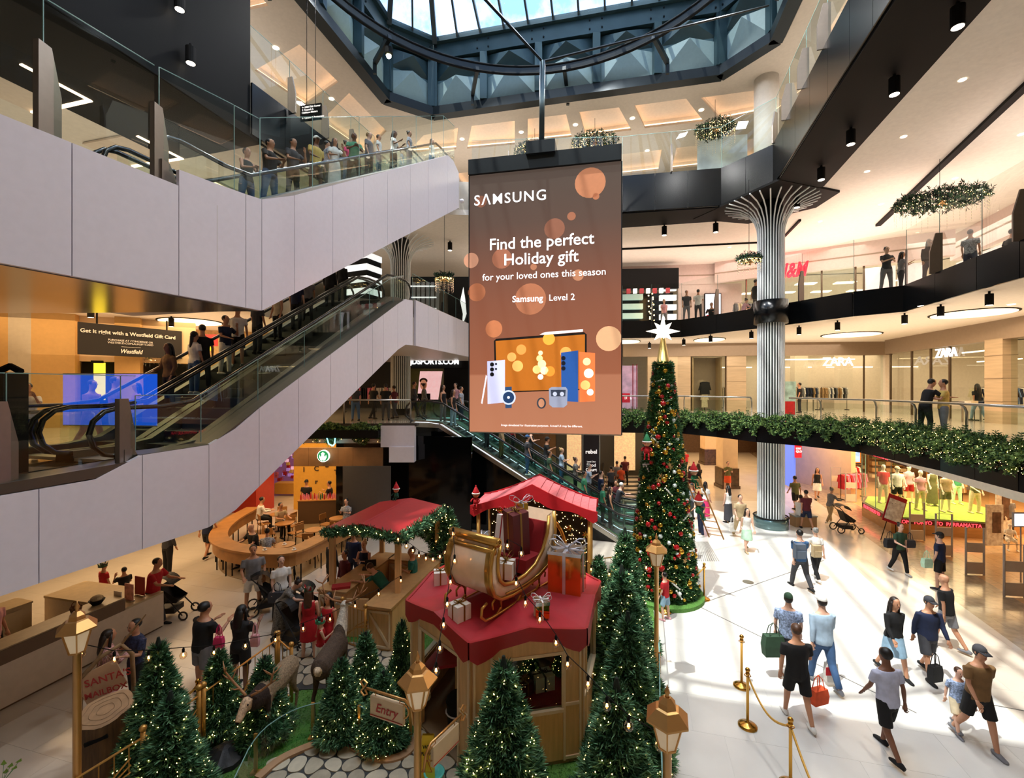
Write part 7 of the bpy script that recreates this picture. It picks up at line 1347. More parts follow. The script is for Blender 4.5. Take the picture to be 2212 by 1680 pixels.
for i in range(1, len(BARP), 3):
 p = BARP[i]
 for s_ in (-.1, .1): MB().tube([(p.x+s_, p.y, 0), (p.x+s_, p.y, .56)], .02, 6).build('leg', blackm, bar)
dk = struct('floor', MB().prism([(p.x, p.y) for p in off(BARP, .0)]+[(-8, 21)], .003, .012), mat('cafe_floor', '8f7a5c', .4, noise=.1), label='darker floor of the coffee shop');
def chair_proto(lab):
 t = thing('cafe_chair', lab, 'chair', (0, 0, 0), 0, 'wooden chairs in the coffee shop'); MB().box((0, 0, .45), (.4, .4, .03)).build('seat', wdt, t, world=False); MB().box((0, .19, .74), (.38, .03, .22), rx=-.12).build('backrest', wdt, t, world=False)
 for x in (-.17, .17):
  for y in (-.17, .17): MB().tube([(x, y, .45), (x*1.15, y*1.15, 0)], .012, 5).build('leg', blackm, t, world=False)
  MB().tube([(x, .18, .45), (x, .2, .84)], .012, 5).build('back_frame', blackm, t, world=False)
 return t
CH = None; k = 0
for ti, (x, y, w_) in enumerate(((-7.6, 15.2, 'right front'), (-8.9, 15.9, 'left front'), (-7.3, 16.8, 'right middle'), (-8.8, 17.6, 'left middle'), (-7.0, 18.3, 'right rear'), (-9.7, 18.9, 'left rear'))):
 t = thing('cafe_table', f'round wooden coffee shop table, {w_}', 'table', (x, y, 0), 0, 'round tables in the coffee shop'); MB().lathe([(.33, .72), (.33, .75)], n=22).build('tabletop', wdt, t, world=False); MB().lathe([(.22, 0), (.03, .03), (.025, .72)], n=12).build('pedestal', blackm, t, world=False)
 for j in range(3):
  a = ti*1.1+j*2.1; k += 1; lab = f'light wooden chair at the {w_} coffee shop table, {["toward the camera", "on the left", "on the right"][j]}'; pos = (x+.55*math.sin(a), y-.55*math.cos(a), 0)
  if CH is None: CH = chair_proto(lab); CH.location = pos; CH.rotation_euler.z = a+PI
  else: clone(CH, pos, a+PI, lab)
ST_ = None
for i in range(7):
 s_ = BARP[3+i*3] if 3+i*3 < len(BARP) else BARP[-1]; nx = off(BARP, .55)[min(3+i*3, len(BARP)-1)]; lab = f'black bar stool outside the curved bar, {["first", "second", "third", "fourth", "fifth", "sixth", "seventh"][i]} from the right'
 if not ST_:
  ST_ = thing('bar_stool', lab, 'stool', (nx.x, nx.y, 0), 0, 'bar stools outside the curved bar'); MB().lathe([(.17, .68), (.17, .72)], n=16).build('seat', blackm, ST_, world=False)
  for a in range(4): c_, s2 = math.cos(a*PI/2+.7), math.sin(a*PI/2+.7); MB().tube([(.12*c_, .12*s2, .69), (.2*c_, .2*s2, 0)], .012, 5).build('leg', blackm, ST_, world=False)
  MB().tube([(.17*math.cos(a*PI/6), .17*math.sin(a*PI/6), .28) for a in range(12)], .009, 4, True).build('footrest', blackm, ST_, world=False)
 else: clone(ST_, (nx.x, nx.y, 0), i, lab)
for i, (x, y, ln, w_) in enumerate(((-8.4, 20.3, 2.0, 'left'), (-6.3, 20.6, 1.7, 'right'))):
 t = thing('display_counter', f'coffee shop display counter with rows of bottles, {w_}', 'counter', (x, y, 0), .12); MB().box((0, 0, .5), (ln, .6, 1.0)).build('body', mat('counter_brown', '5a4028', .5), t, world=False); MB().box((0, 0, 1.02), (ln+.05, .64, .04)).build('top', wdt, t, world=False)
 for r_ in range(2):
  for j in range(11): tag(MB().lathe([(.035, 0), (.035, .16), (.02, .2), (.02, .24)], n=8).build('bottle', random.choice((cols_['red'], cols_['tan'], cols_['pink'], cols_['green'])), None, world=False), f'small coloured bottle on the {w_} coffee counter', 'bottle', f'bottles on the {w_} coffee counter').location = (x-ln/2+.12+j*(ln-.2)/11, y-.18+.2*r_+.12*(j/11-.5)*ln, 1.04)
for n_, (x, y, w_) in enumerate(((-6.7, 14.0, 'corner of the bar, white with saucer'), (-7.6, 13.98, 'front of the bar'), (-7.6, 15.2, 'right front table'))):
 t = thing('coffee_cup', 'coffee cup on the '+w_, 'cup', (x, y, 1.0 if n_ < 2 else .75)); MB().lathe([(.07, 0), (.075, .01)], n=14).build('saucer', cols_['white'], t, world=False); MB().lathe([(.025, .01), (.04, .07)], n=12).build('cup', cols_['white'], t, world=False)
# ---- service counter at the left
P0, P1 = Vector((-9.95, 6.35)), Vector((-8.72, 11.39)); dG = (P1-P0).normalized(); nL = Vector((-dG.y, dG.x))
sc_ = thing('service_counter', 'long white and brown reception counter at the left edge', 'counter', (*P1, 0)); ws = mat('counter_white', 'd3c4b2', .4); brn = mat('counter_brown_lip', '6b543f', .4); crt = mat('counter_stone', 'bba684', .3, noise=.08)
MB().bar((*(P0+nL*.12), .45), (*(P1+nL*.12), .45), .24, .8).build('front_panel', ws, sc_); MB().bar((*(P0+nL*.14), .03), (*(P1+nL*.14), .03), .2, .1).build('plinth', brn, sc_); MB().bar((*(P0+nL*.2), .98), (*(P1-dG*.9+nL*.2), .98), .4, .26).build('brown_lip', brn, sc_); MB().bar((*(P0+nL*.28), 1.12), (*(P1-dG*.9+nL*.28), 1.12), .5, .03).build('stone_top', crt, sc_)
MB().bar((*(P1-dG*.45+nL*.0), .87), (*(P1-dG*.45+nL*2.6), .87), .9, .05).build('end_top', crt, sc_); MB().bar((*(P1-dG*.45+nL*.1), .43), (*(P1-dG*.45+nL*2.6), .43), .86, .83).build('end_cabinet', ws, sc_); MB().bar((*(P0+nL*.8), .74), (*(P1-dG*.9+nL*.8), .74), .6, .04).build('desk', crt, sc_)
MB().bar((*(P1-dG*1.2+nL*2.7), .45), (*(P0+nL*2.9), .45), .5, .9).build('back_cabinet', mat('cab_cream', 'c9b48e', .5), sc_); MB().bar((*(P1-dG*1.2+nL*2.7), .92), (*(P0+nL*2.9), .92), .6, .04).build('back_top', crt, sc_)
for i in range(5): q = P1-dG*(1.4+.6*i)+nL*2.44; MB().bar((*q, .45), (*(q-dG*.54), .45), .02, .76).build('cabinet_door', mat('cab_cream'), sc_); MB().box((*(q-dG*.45-nL*.02), .7), (.02, .02, .12)).build('door_handle', blackm, sc_)
def onc(t, w, z): q = P1-dG*t+nL*w; return (q.x, q.y, z)
t = thing('basket', 'small brown wicker basket with a handle on the counter', 'basket', onc(1.7, .28, 1.14)); MB().lathe([(.08, 0), (.11, .13), (.1, .13), (.07, .02)], n=14).build('bowl', mat('wicker', '6b4426', .8, noise=.3, scale=30), t, world=False); MB().tube([(.1*math.cos(i*PI/8), 0, .12+.12*math.sin(i*PI/8)) for i in range(9)], .008, 5).build('handle', mat('wicker'), t, world=False)
t = thing('gift_bowl', 'dark bowl of ribbons and cream paper on the counter', 'bowl', onc(1.3, .28, 1.14)); MB().lathe([(.08, 0), (.15, .1), (.14, .1)], n=14).build('bowl', blackm, t, world=False); MB().ball((0, 0, .13), .12, 8, 6, (1, 1, .6)).build('paper', mat('crumpled_paper', 'b8a684', .8, noise=.3, bump=.5), t, world=False)
for i, (tt, c_, w_) in enumerate(((.85, 'shopw', 'white'), (.6, 'pk', 'clear framed'), (.35, 'rd', 'large red'))): t = thing('sign_holder', f'{w_} upright notice at the end of the counter', 'sign', onc(tt, .3, .9)); MB().box((0, 0, .17+.04*i), (.24+.04*i, .02, .32+.06*i), -.3).build('card', (shopw, mat('notice_pink', 'c98a80', .6, noise=.4, scale=9), mat('notice_red', '9c2a24', .6))[i], t, world=False); MB().box((0, 0, .01), (.26, .1, .02), -.3).build('foot', steel, t, world=False)
t = thing('laptop', 'grey laptop lid at the left picture edge behind the counter', 'laptop', onc(4.35, .7, .76)); MB().box((0, 0, .13), (.34, .02, .24), -1.2).box((.12, 0, .01), (.22, .3, .02)).build('body', mat('laptop_grey', '7a7672', .4), t, world=False)
t = thing('till', 'black till on the back counter at the left edge', 'till', onc(4.0, 2.75, .95)); MB().box((0, 0, .08), (.3, .3, .14)).box((0, -.1, .2), (.28, .04, .2), rx=-.4).build('body', blackm, t, world=False)
# direction sign under the third gallery (upper left)
t = thing('direction_sign', 'black hanging direction sign with white lines of text, upper left', 'sign', tuple(D(672, 243, 16))); p = D(672, 243, 16); MB().box(tuple(p), (.82, .06, .55), -.2).build('board', blackm, t)
for i, s_ in enumerate(('\u2190 ABM Kids Corner', '\u2191 Carpark A', 'Childcare Matters', '', '\u2190 Cinema & Restaurants')): text(s_, .085, sw, t, (p.x-.34, p.y-.03+.06, p.z+.16-.095*i), (math.cos(-.2), math.sin(-.2), 0), (0, 0, 1), .001)
for s_ in (-.15, .15): MB().bar((p.x+s_, p.y, p.z+.27), (p.x+s_, p.y, 19.8), .015).build('hanger', blackm, t)
# third-floor far details
struct('wall_back', MB().box((5, 34, 17.7), (40, .3, 4.4), -.1), mat('pale_far_wall', 'b9b4aa', .6));
tag(MB().box((13.8, 26.5, 16.6), (4.5, .1, 1.9), -.3).build('green_hoarding', mat('mint_board', '8fc7a4', .6)), 'mint green hoarding behind the third-floor glass', 'hoarding'); tag(MB().quad((9.6, 23.6, 15.7), (12.0, 23.2, 15.7), (12.0, 23.2, 18.9), (9.6, 23.6, 18.9)).build('blue_poster', mat('blue_white_poster', 'c9dcee', .5, noise=.3, scale=1)), 'blue and white poster beside the round column on the third floor', 'poster')
# security camera
t = thing('security_camera', 'small white dome camera on the side of the upper escalator', 'camera', (-2.25, 19.9, 14.6)); p = D(998, 434, 19.3); MB().ball(tuple(p), .09, 10, 8).build('dome', white_clad, t, True); MB().box((p.x-.05, p.y+.1, p.z+.06), (.1, .2, .05)).build('bracket', white_clad, t)
t = thing('stone_bench', 'grey stone bench beside the striped column base', 'bench', (12.6, 19.7, 0)); p = Vector((12.6, 19.7, 0)); MB().box((p.x, p.y, .22), (.9, .45, .44)).build('block', mat('bench_tan', 'a8835a', .5), t); MB().box((p.x, p.y, .46), (.95, .5, .05)).build('seat', mat('bench_top', '8a9494', .4), t)
# ================================================================== PEOPLE
skins = {k: mat('skin_'+k, h, .55, noise=.05) for k, h in dict(pale='e0b096', tan='c48d6c', brown='80543c', mann='e8dccb').items()}
hairs = {k: mat('hair_'+k, h, .5, noise=.3, scale=25) for k, h in dict(black='0e0b0a', dark='241812', brown='4a2e1c', grey='8a8782', blond='b08c5a', white='d8d6d2').items()}
CC = dict(black='131315', white='e9e6e0', lav='c3c6dc', brown='7a5a34', navy='182342', blue='2f5580', lblue='a8bfd4', denim='41618c', ldenim='8fb0c8', grey='7b7b80', dgrey='3b3b40', green='2e4a35', bgreen='3f8f6a', teal='1f6a62', maroon='5a1a24', red='b0141f', pink='d8336a', rose='d9a0a8', beige='b8a17c', cream='d9c9a8', olive='66663c', orange='e0562a', yellow='d9b964', mint='b9dcc0', plaid='8fa0c0', flor='d89a94', nflor='2a2f4a', patt='77736c', strip='9aa0ac')
def cm(c): return mat('fabric_'+c, CC[c], .85, noise=.7 if c in ('plaid', 'flor', 'nflor', 'patt', 'strip') else .12, scale=28 if c in ('plaid', 'flor', 'nflor', 'patt', 'strip') else 10)
R_D = math.radians
POSES = { # legs (swing, knee, abduct) left right; arms (swing, abduct, elbow, inward); lean
 'stand': (((2, 2, 4), (-2, 2, 5)), ((2, 9, 14, .1), (4, 9, 16, .1)), 0), 'relax': (((6, 12, 5), (-4, 0, 6)), ((-6, 10, 30, .1), (12, 12, 50, .3)), 2),
 'walkA': (((17, 6, 3), (-13, 20, 3)), ((-16, 7, 12, 0), (15, 7, 22, .1)), 3), 'walkB': (((-13, 22, 3), (17, 4, 3)), ((15, 7, 22, .1), (-16, 7, 12, 0)), 3),
 'phone': (((3, 2, 4), (-2, 4, 6)), ((18, 10, 95, .35), (22, 10, 100, .4)), 3), 'crossed': (((2, 2, 6), (-3, 4, 7)), ((26, 12, 78, 1.0), (24, 12, 82, 1.1)), 0),
 'lean': (((-4, 0, 4), (8, 14, 6)), ((40, 14, 50, .2), (44, 14, 45, .2)), 14), 'sit': (((84, 84, 8), (80, 80, 8)), ((30, 12, 55, .3), (34, 12, 60, .3)), 8),
 'floor': (((100, 125, 16), (96, 130, 18)), ((40, 14, 50, .5), (40, 14, 50, .5)), 18), 'crouch': (((88, 118, 10), (60, 120, 8)), ((55, 10, 30, .2), (50, 10, 30, .2)), 28), 'bend': (((10, 12, 5), (-4, 4, 6)), ((62, 8, 30, .1), (58, 8, 35, .1)), 42),
 'push': (((14, 4, 3), (-13, 18, 3)), ((38, 8, 45, .1), (38, 8, 45, .1)), 8), 'carry': (((15, 6, 3), (-12, 16, 3)), ((-4, 10, 6, 0), (10, 10, 70, .3)), 3), 'face': (((2, 2, 4), (-2, 2, 5)), ((40, 18, 125, .5), (14, 10, 60, .3)), 0)}
_K = {}
def skeleton(pose, fem):
 (legs, arms, lean) = POSES[pose]; sw = .165 if fem else .19; J = {}; a = R_D(lean); pv = Vector((0, 0, .93))
 up = lambda p: pv+Matrix.Rotation(-a, 3, 'X') @ (Vector(p)-pv)
 for i, s in enumerate((-1, 1)):
  t, k, ab = [R_D(v) for v in legs[i]]; h = Vector((s*.09, 0, .91)); d1 = Vector((s*math.sin(ab), math.sin(t)*math.cos(ab), -math.cos(t)*math.cos(ab))); kn = h+d1*.43; t2 = t-k; d2 = Vector((s*math.sin(ab)*.5, math.sin(t2), -math.cos(t2))).normalized(); an = kn+d2*.41
  J['leg', i] = (h, kn, an, d2)
  t, ab, e, inn = arms[i]; t, ab, e = R_D(t), R_D(ab), R_D(e); sh = up((s*sw, 0, 1.41)); d1 = Vector((s*math.sin(ab), math.sin(t)*math.cos(ab), -math.cos(t)*math.cos(ab))); el = sh+d1*.28; t2 = t+e; d2 = Vector((s*math.sin(ab)*.5-s*inn, math.sin(t2), -math.cos(t2))).normalized(); wr = el+d2*.24
  J['arm', i] = (sh, el, wr, d2)
 z = min(J['leg', i][2].z for i in (0, 1)); J['dz'] = -(z-.07) if pose not in ('floor',) else -(.93-.13); J['up'] = up; return J
def torso(fem, infl=0, z0=.80, z1=1.6, J=None, wide=0):
 T = [(.80, .13, .10), (.86, .165, .12), (.93, .172, .122), (1.02, .14, .1), (1.1, .125, .092), (1.2, .138, .108), (1.27, .148, .122), (1.35, .155, .105), (1.42, .125, .08), (1.47, .06, .058), (1.53, .046, .052), (1.6, .046, .052)] if fem else \
  [(.80, .13, .1), (.86, .162, .12), (.93, .168, .122), (1.02, .158, .115), (1.12, .158, .112), (1.22, .168, .12), (1.3, .178, .122), (1.37, .178, .11), (1.43, .14, .085), (1.475, .075, .068), (1.53, .058, .062), (1.6, .056, .06)]
 out = []
 for z, rx, ry in T:
  if z0-1e-6 <= z <= z1+1e-6: out.append((J['up']((0, .0, z)) if z > .93 else Vector((0, 0, z)), (rx+infl+wide, ry+infl+wide)))
 return out
def hand(mb, w, d, s):
 side = d.cross(Vector((s, 0, 0.01))); side = (side.normalized() if side.length > .1 else Vector((0, 1, 0))); nrm = d.cross(side).normalized()
 loft(mb, [(w-d*.02, (.024, .02)), (w+d*.03, (.036, .016)), (w+d*.085, (.038, .014)), (w+d*.095, (.03, .01))], 8)
 x = Vector((1, 0, 0)); x = (x-d*x.dot(d)).normalized()
 for k, (o, l) in enumerate(((-.027, .062), (-.009, .075), (.009, .07), (.027, .055))): b = w+d*.085+x*o; mb.tube([b, b+d*l*.5+Vector((0, 0, -.004)), b+d*l*.8-nrm*s*.014, b+d*l*.9-nrm*s*.03], [.009, .0085, .008, .006], 5)
 b = w+d*.03-x*s*.03; mb.tube([b, b+d*.03-x*s*.02, b+d*.06-x*s*.018], [.011, .010, .008], 5)
def body_mesh(pose, fem, fine):
 key = ('b', pose, fem, fine)
 if key in _K: return _K[key]
 J = skeleton(pose, fem); m = MB(); loft(m, torso(fem, 0, J=J)); up = J['up']
 loft(m, [(up((0, .0, 1.5)), (.05, .055)), (up((0, .01, 1.56)), (.055, .07)), (up((0, .03, 1.585)), (.055, .075)), (up((0, .022, 1.63)), (.07, .092)), (up((0, .012, 1.68)), (.076, .098)), (up((0, .005, 1.73)), (.07, .09)), (up((0, 0, 1.765)), (.035, .05))], 14)
 m.ball(up((0, .118, 1.645)), .018, 6, 4, (.8, 1, 1.4))
 for s in (-1, 1): m.ball(up((s*.078, .0, 1.655)), .022, 6, 4, (.6, .9, 1.3))
 for i in (0, 1):
  h, k, a, d = J['leg', i]; loft(m, [(h+Vector((0, 0, .03)), (.085, .09)), (h.lerp(k, .3), (.082, .088)), (h.lerp(k, .75), (.06, .064)), (k, (.053, .058)), (k.lerp(a, .25), (.05, .058)), (k.lerp(a, .6), (.042, .045)), (a, (.034, .038))])
  f = a+Vector((0, .0, -.04)); loft(m, [(f+Vector((0, -.06, -.0)), (.03, .028)), (f+Vector((0, .04, 0)), (.04, .03)), (f+Vector((0, .13, -.01)), (.036, .016))], 8)
  s_, e, w, d = J['arm', i]; loft(m, [(s_, (.05, .05)), (s_.lerp(e, .3), (.046, .048)), (s_.lerp(e, .8), (.036, .038)), (e, (.034, .036)), (e.lerp(w, .3), (.036, .036)), (w, (.023, .024))], 10)
 me = remesh(m, .015 if fine else .022, 'body', [skins['tan']], 2); hb = MB(); hb.v = [tuple(v.co) for v in me.vertices]; hb.f = [tuple(p.vertices) for p in me.polygons]; hb.m = [0]*len(hb.f)
 for i, s in ((0, -1), (1, 1)): hand(hb, J['arm', i][2], J['arm', i][3], s)
 bpy.data.meshes.remove(me); hb.v = [(x, y, z+J['dz']) for x, y, z in hb.v]; _K[key] = hb.mesh('body', skins['tan'], True); return _K[key]
def top_mesh(pose, fem, kind, fine):
 key = ('t', pose, fem, kind, fine)
 if key in _K: return _K[key]
 J = skeleton(pose, fem); m = MB(); low = .86; loft(m, torso(fem, .018, low, 1.42 if kind == 'tank' else 1.47, J, .004 if kind == 'long' else 0)+([] if kind == 'tank' else []))
 if kind != 'tank':
  for i in (0, 1):
   s, e, w, d = J['arm', i]
   if kind == 'tee': r = [(s, (.062, .062)), (s.lerp(e, .35), (.062, .064)), (s.lerp(e, .72), (.06, .062))]
   else: r = [(s, (.06, .06)), (s.lerp(e, .4), (.058, .06)), (e, (.05, .052)), (e.lerp(w, .5), (.046, .046)), (e.lerp(w, .98), (.036, .036))]
   loft(m, r, 10)
 me = remesh(m, .017 if fine else .024, 'top', [cm('black')], 2); me.transform(Matrix.Translation((0, 0, J['dz']))); _K[key] = me; return me
def bottom_mesh(pose, fem, kind, fine):
 key = ('p', pose, fem, kind, fine)
 if key in _K: return _K[key]
 J = skeleton(pose, fem); m = MB(); T = torso(fem, .014, .80, 1.02, J)
 if kind in ('skirt', 'maxi', 'dress'):
  L0, L1 = J['leg', 0], J['leg', 1]; kc = (L0[1]+L1[1])/2; kw = abs(L0[1].y-L1[1].y)/2; ac = (L0[2]+L1[2])/2; aw = abs(L0[2].y-L1[2].y)/2
  r = [(Vector((0, 0, 1.02)), (.15, .115)), (Vector((0, 0, .9)), (.19, .145)), ((Vector((0, 0, .9))+kc)/2, (.2, .15+kw*.6)), (kc+Vector((0, 0, .02)), (.21, .15+kw))]
  if kind == 'maxi': r += [(kc.lerp(ac, .5), (.22, .16+aw*.8)), (kc.lerp(ac, .9), (.23, .17+aw))]
  loft(m, r, 16)
 else:
  loft(m, T)
  for i in (0, 1):
   h, k, a, d = J['leg', i]; r = [(h+Vector((0, 0, .03)), (.1, .105)), (h.lerp(k, .4), (.098, .104))]
   if kind == 'shorts': r += [(h.lerp(k, .85), (.095, .1))]
   else: r += [(h.lerp(k, .8), (.078, .082)), (k, (.07, .075)), (k.lerp(a, .4), (.064, .07)), (k.lerp(a, .97), (.056, .06))]
   loft(m, r, 10)
 me = remesh(m, .018 if fine else .024, 'bottom', [cm('black')], 2); me.transform(Matrix.Translation((0, 0, J['dz']))); _K[key] = me; return me
def hair_mesh(pose, fem, kind):
 key = ('h', pose, fem, kind)
 if key in _K: return _K[key]
 J = skeleton(pose, fem); up = J['up']; m = MB(); c = up((0, -.012, 1.69))
 if kind in ('cap', 'hat'):
  m.ball(up((0, .0, 1.70)), .1, 14, 8, (.86, 1.06, .88));
  if kind == 'cap': m.add([up(p) for p in ((-.07, .06, 1.705), (.07, .06, 1.705), (.055, .17, 1.69), (-.055, .17, 1.69), (-.07, .06, 1.69), (.07, .06, 1.69), (.055, .17, 1.68), (-.055, .17, 1.68))], [(0, 1, 2, 3), (7, 6, 5, 4), (0, 3, 7, 4), (1, 5, 6, 2), (2, 6, 7, 3)])
  else: m.lathe([(.17, 1.695), (.17, 1.705), (.09, 1.72)], n=20)
 else: m.ball(c, .1, 14, 9, (.87, 1.0, .98))
 if kind in ('long', 'pony'):
  w = .085 if kind == 'long' else .04; m2 = MB(); loft(m, [(up((0, -.05, 1.72)), (w*.8, .05)), (up((0, -.075, 1.62)), (w, .05)), (up((0, -.09, 1.5)), (w*1.15, .04)), (up((0, -.11, 1.36)), (w*1.1, .03)), (up((0, -.11, 1.27)), (w*.7, .015))], 10)
  if kind == 'long':
   for s in (-1, 1): m.tube([up((s*.07, .02, 1.7)), up((s*.085, .01, 1.6)), up((s*.09, .0, 1.48)), up((s*.09, .03, 1.36))], [.02, .025, .025, .01], 6)
 if kind == 'bun': m.ball(up((0, -.09, 1.76)), .045, 8, 6)
 me = m.mesh('hair' if kind not in ('cap', 'hat') else 'cap', hairs['dark'], True); me.transform(Matrix.Translation((0, 0, J['dz']))); _K[key] = me; return me
def small_mesh(pose, fem, kind):
 key = ('s', pose, fem, kind)
 if key in _K: return _K[key]
 J = skeleton(pose, fem); up = J['up']; m = MB()
 if kind == 'face':
  for s in (-1, 1): m.ball(up((s*.03, .112, 1.668)), .009, 6, 4, (1.5, .6, .9)); m.add([up((s*.015, .117, 1.69)), up((s*.045, .11, 1.692)), up((s*.045, .11, 1.686)), up((s*.015, .117, 1.683))], [(0, 1, 2, 3)])
  m.mi(1).ball(up((0, .112, 1.608)), .018, 6, 4, (1.2, .35, .35)); me = m.mesh('face_features', [hairs['black'], mat('lips', '8a3a34', .5)])
 else:
  a = J['leg', kind][2]; f = a+Vector((0, 0, -.04)); loft(m, [(f+Vector((0, -.085, .0)), (.03, .035)), (f+Vector((0, -.03, .015)), (.043, .05)), (f+Vector((0, .05, 0)), (.047, .036)), (f+Vector((0, .15, -.012)), (.043, .022)), (f+Vector((0, .18, -.014)), (.02, .012))], 10); me = m.mesh('shoe', cm('black'), True)
 me.transform(Matrix.Translation((0, 0, J['dz']))); _K[key] = me; return me
def onlane(P, px, off_, prof):
 A = (P[0]-RT.x*off_, P[1]-RT.y*off_); t = onpl(A, F2, px); return Vector((A[0]+FW.x*t, A[1]+FW.y*t, pw(t, prof)))
def where(s):
 a = s.split(',')
 if a[0] == 'U': return onlane(PB, float(a[1]), 1.25 if a[2] == '0' else 2.85, [(-2, 9.7), (.2, 9.7), (10.37, 15.7), (14, 15.7)])
 if a[0] == 'L': return onlane(PC, float(a[1]), 1.25 if a[2] == '0' else 2.75, [(-2, 4.66), (1.35, 4.66), (9.58, 9.41), (13, 9.41)])
 if a[0] == 'C':
  o = foot+FW*(.65+1.6*int(a[2])); k = (float(a[1])-1106)/F; s_ = (k*o.y-o.x)/(DL_.x-k*DL_.y); return Vector((o.x+DL_.x*s_, o.y+DL_.y*s_, max(0, min(4.42, s_*.577))))
 if a[2] == 'g': return G(float(a[0]), float(a[1]))
 y = float(a[1]); return Vector(((float(a[0])-1106)*y/F, y, float(a[2])))
def setm(o, m): o.material_slots[0].link = 'OBJECT'; o.material_slots[0].material = m
def person(spec):
 head, lab = spec.split('|'); w = head.split(); pos = where(w[0]); H = float(w[1]); yaw = R_D(float(w[2])); pose = w[3]; fem = w[4] == 'f'; tk, tc = w[5].split(':'); bk_, bc = w[6].split(':'); hk, hc = w[7].split(':'); sk = w[8]; sh = w[9] if len(w) > 9 else random.choice(('white', 'black', 'grey')); ww = float(w[10]) if len(w) > 10 else 1
 near = H/max(pos.y, 1) > .11; s = H/1.775; mann = sk == 'mann'
 t = thing('mannequin' if mann else 'person', lab, 'mannequin' if mann else 'person', tuple(pos), yaw, 'mannequins on the display platform' if mann else None); t.scale = (s*ww, s*ww, s)
 o = link('body', body_mesh(pose, fem, near), t); setm(o, skins[sk]); o = link({'tee': 'shirt', 'long': 'long_sleeved_top', 'tank': 'sleeveless_top'}[tk], top_mesh(pose, fem, tk, near), t); setm(o, cm(tc))
 o = link({'skirt': 'skirt', 'maxi': 'long_skirt', 'shorts': 'shorts', 'trousers': 'trousers', 'dress': 'dress_skirt'}[bk_], bottom_mesh(pose, fem, bk_, near), t); setm(o, cm(bc))
 if hk != 'bald': o = link('cap' if hk in ('cap', 'hat') else 'hair', hair_mesh(pose, fem, hk), t); setm(o, hairs[hc] if hk not in ('cap', 'hat') else cm(hc))
 if hk in ('cap',): o = link('hair', hair_mesh(pose, fem, 'short'), t); o.scale = (.99, .99, .985); setm(o, hairs['dark'])
 if not mann and math.cos(yaw) < .35: link('face_features', small_mesh(pose, fem, 'face'), t)
 for i in (0, 1): o = link('shoe', small_mesh(pose, fem, i), t); setm(o, cm(sh))
 return t
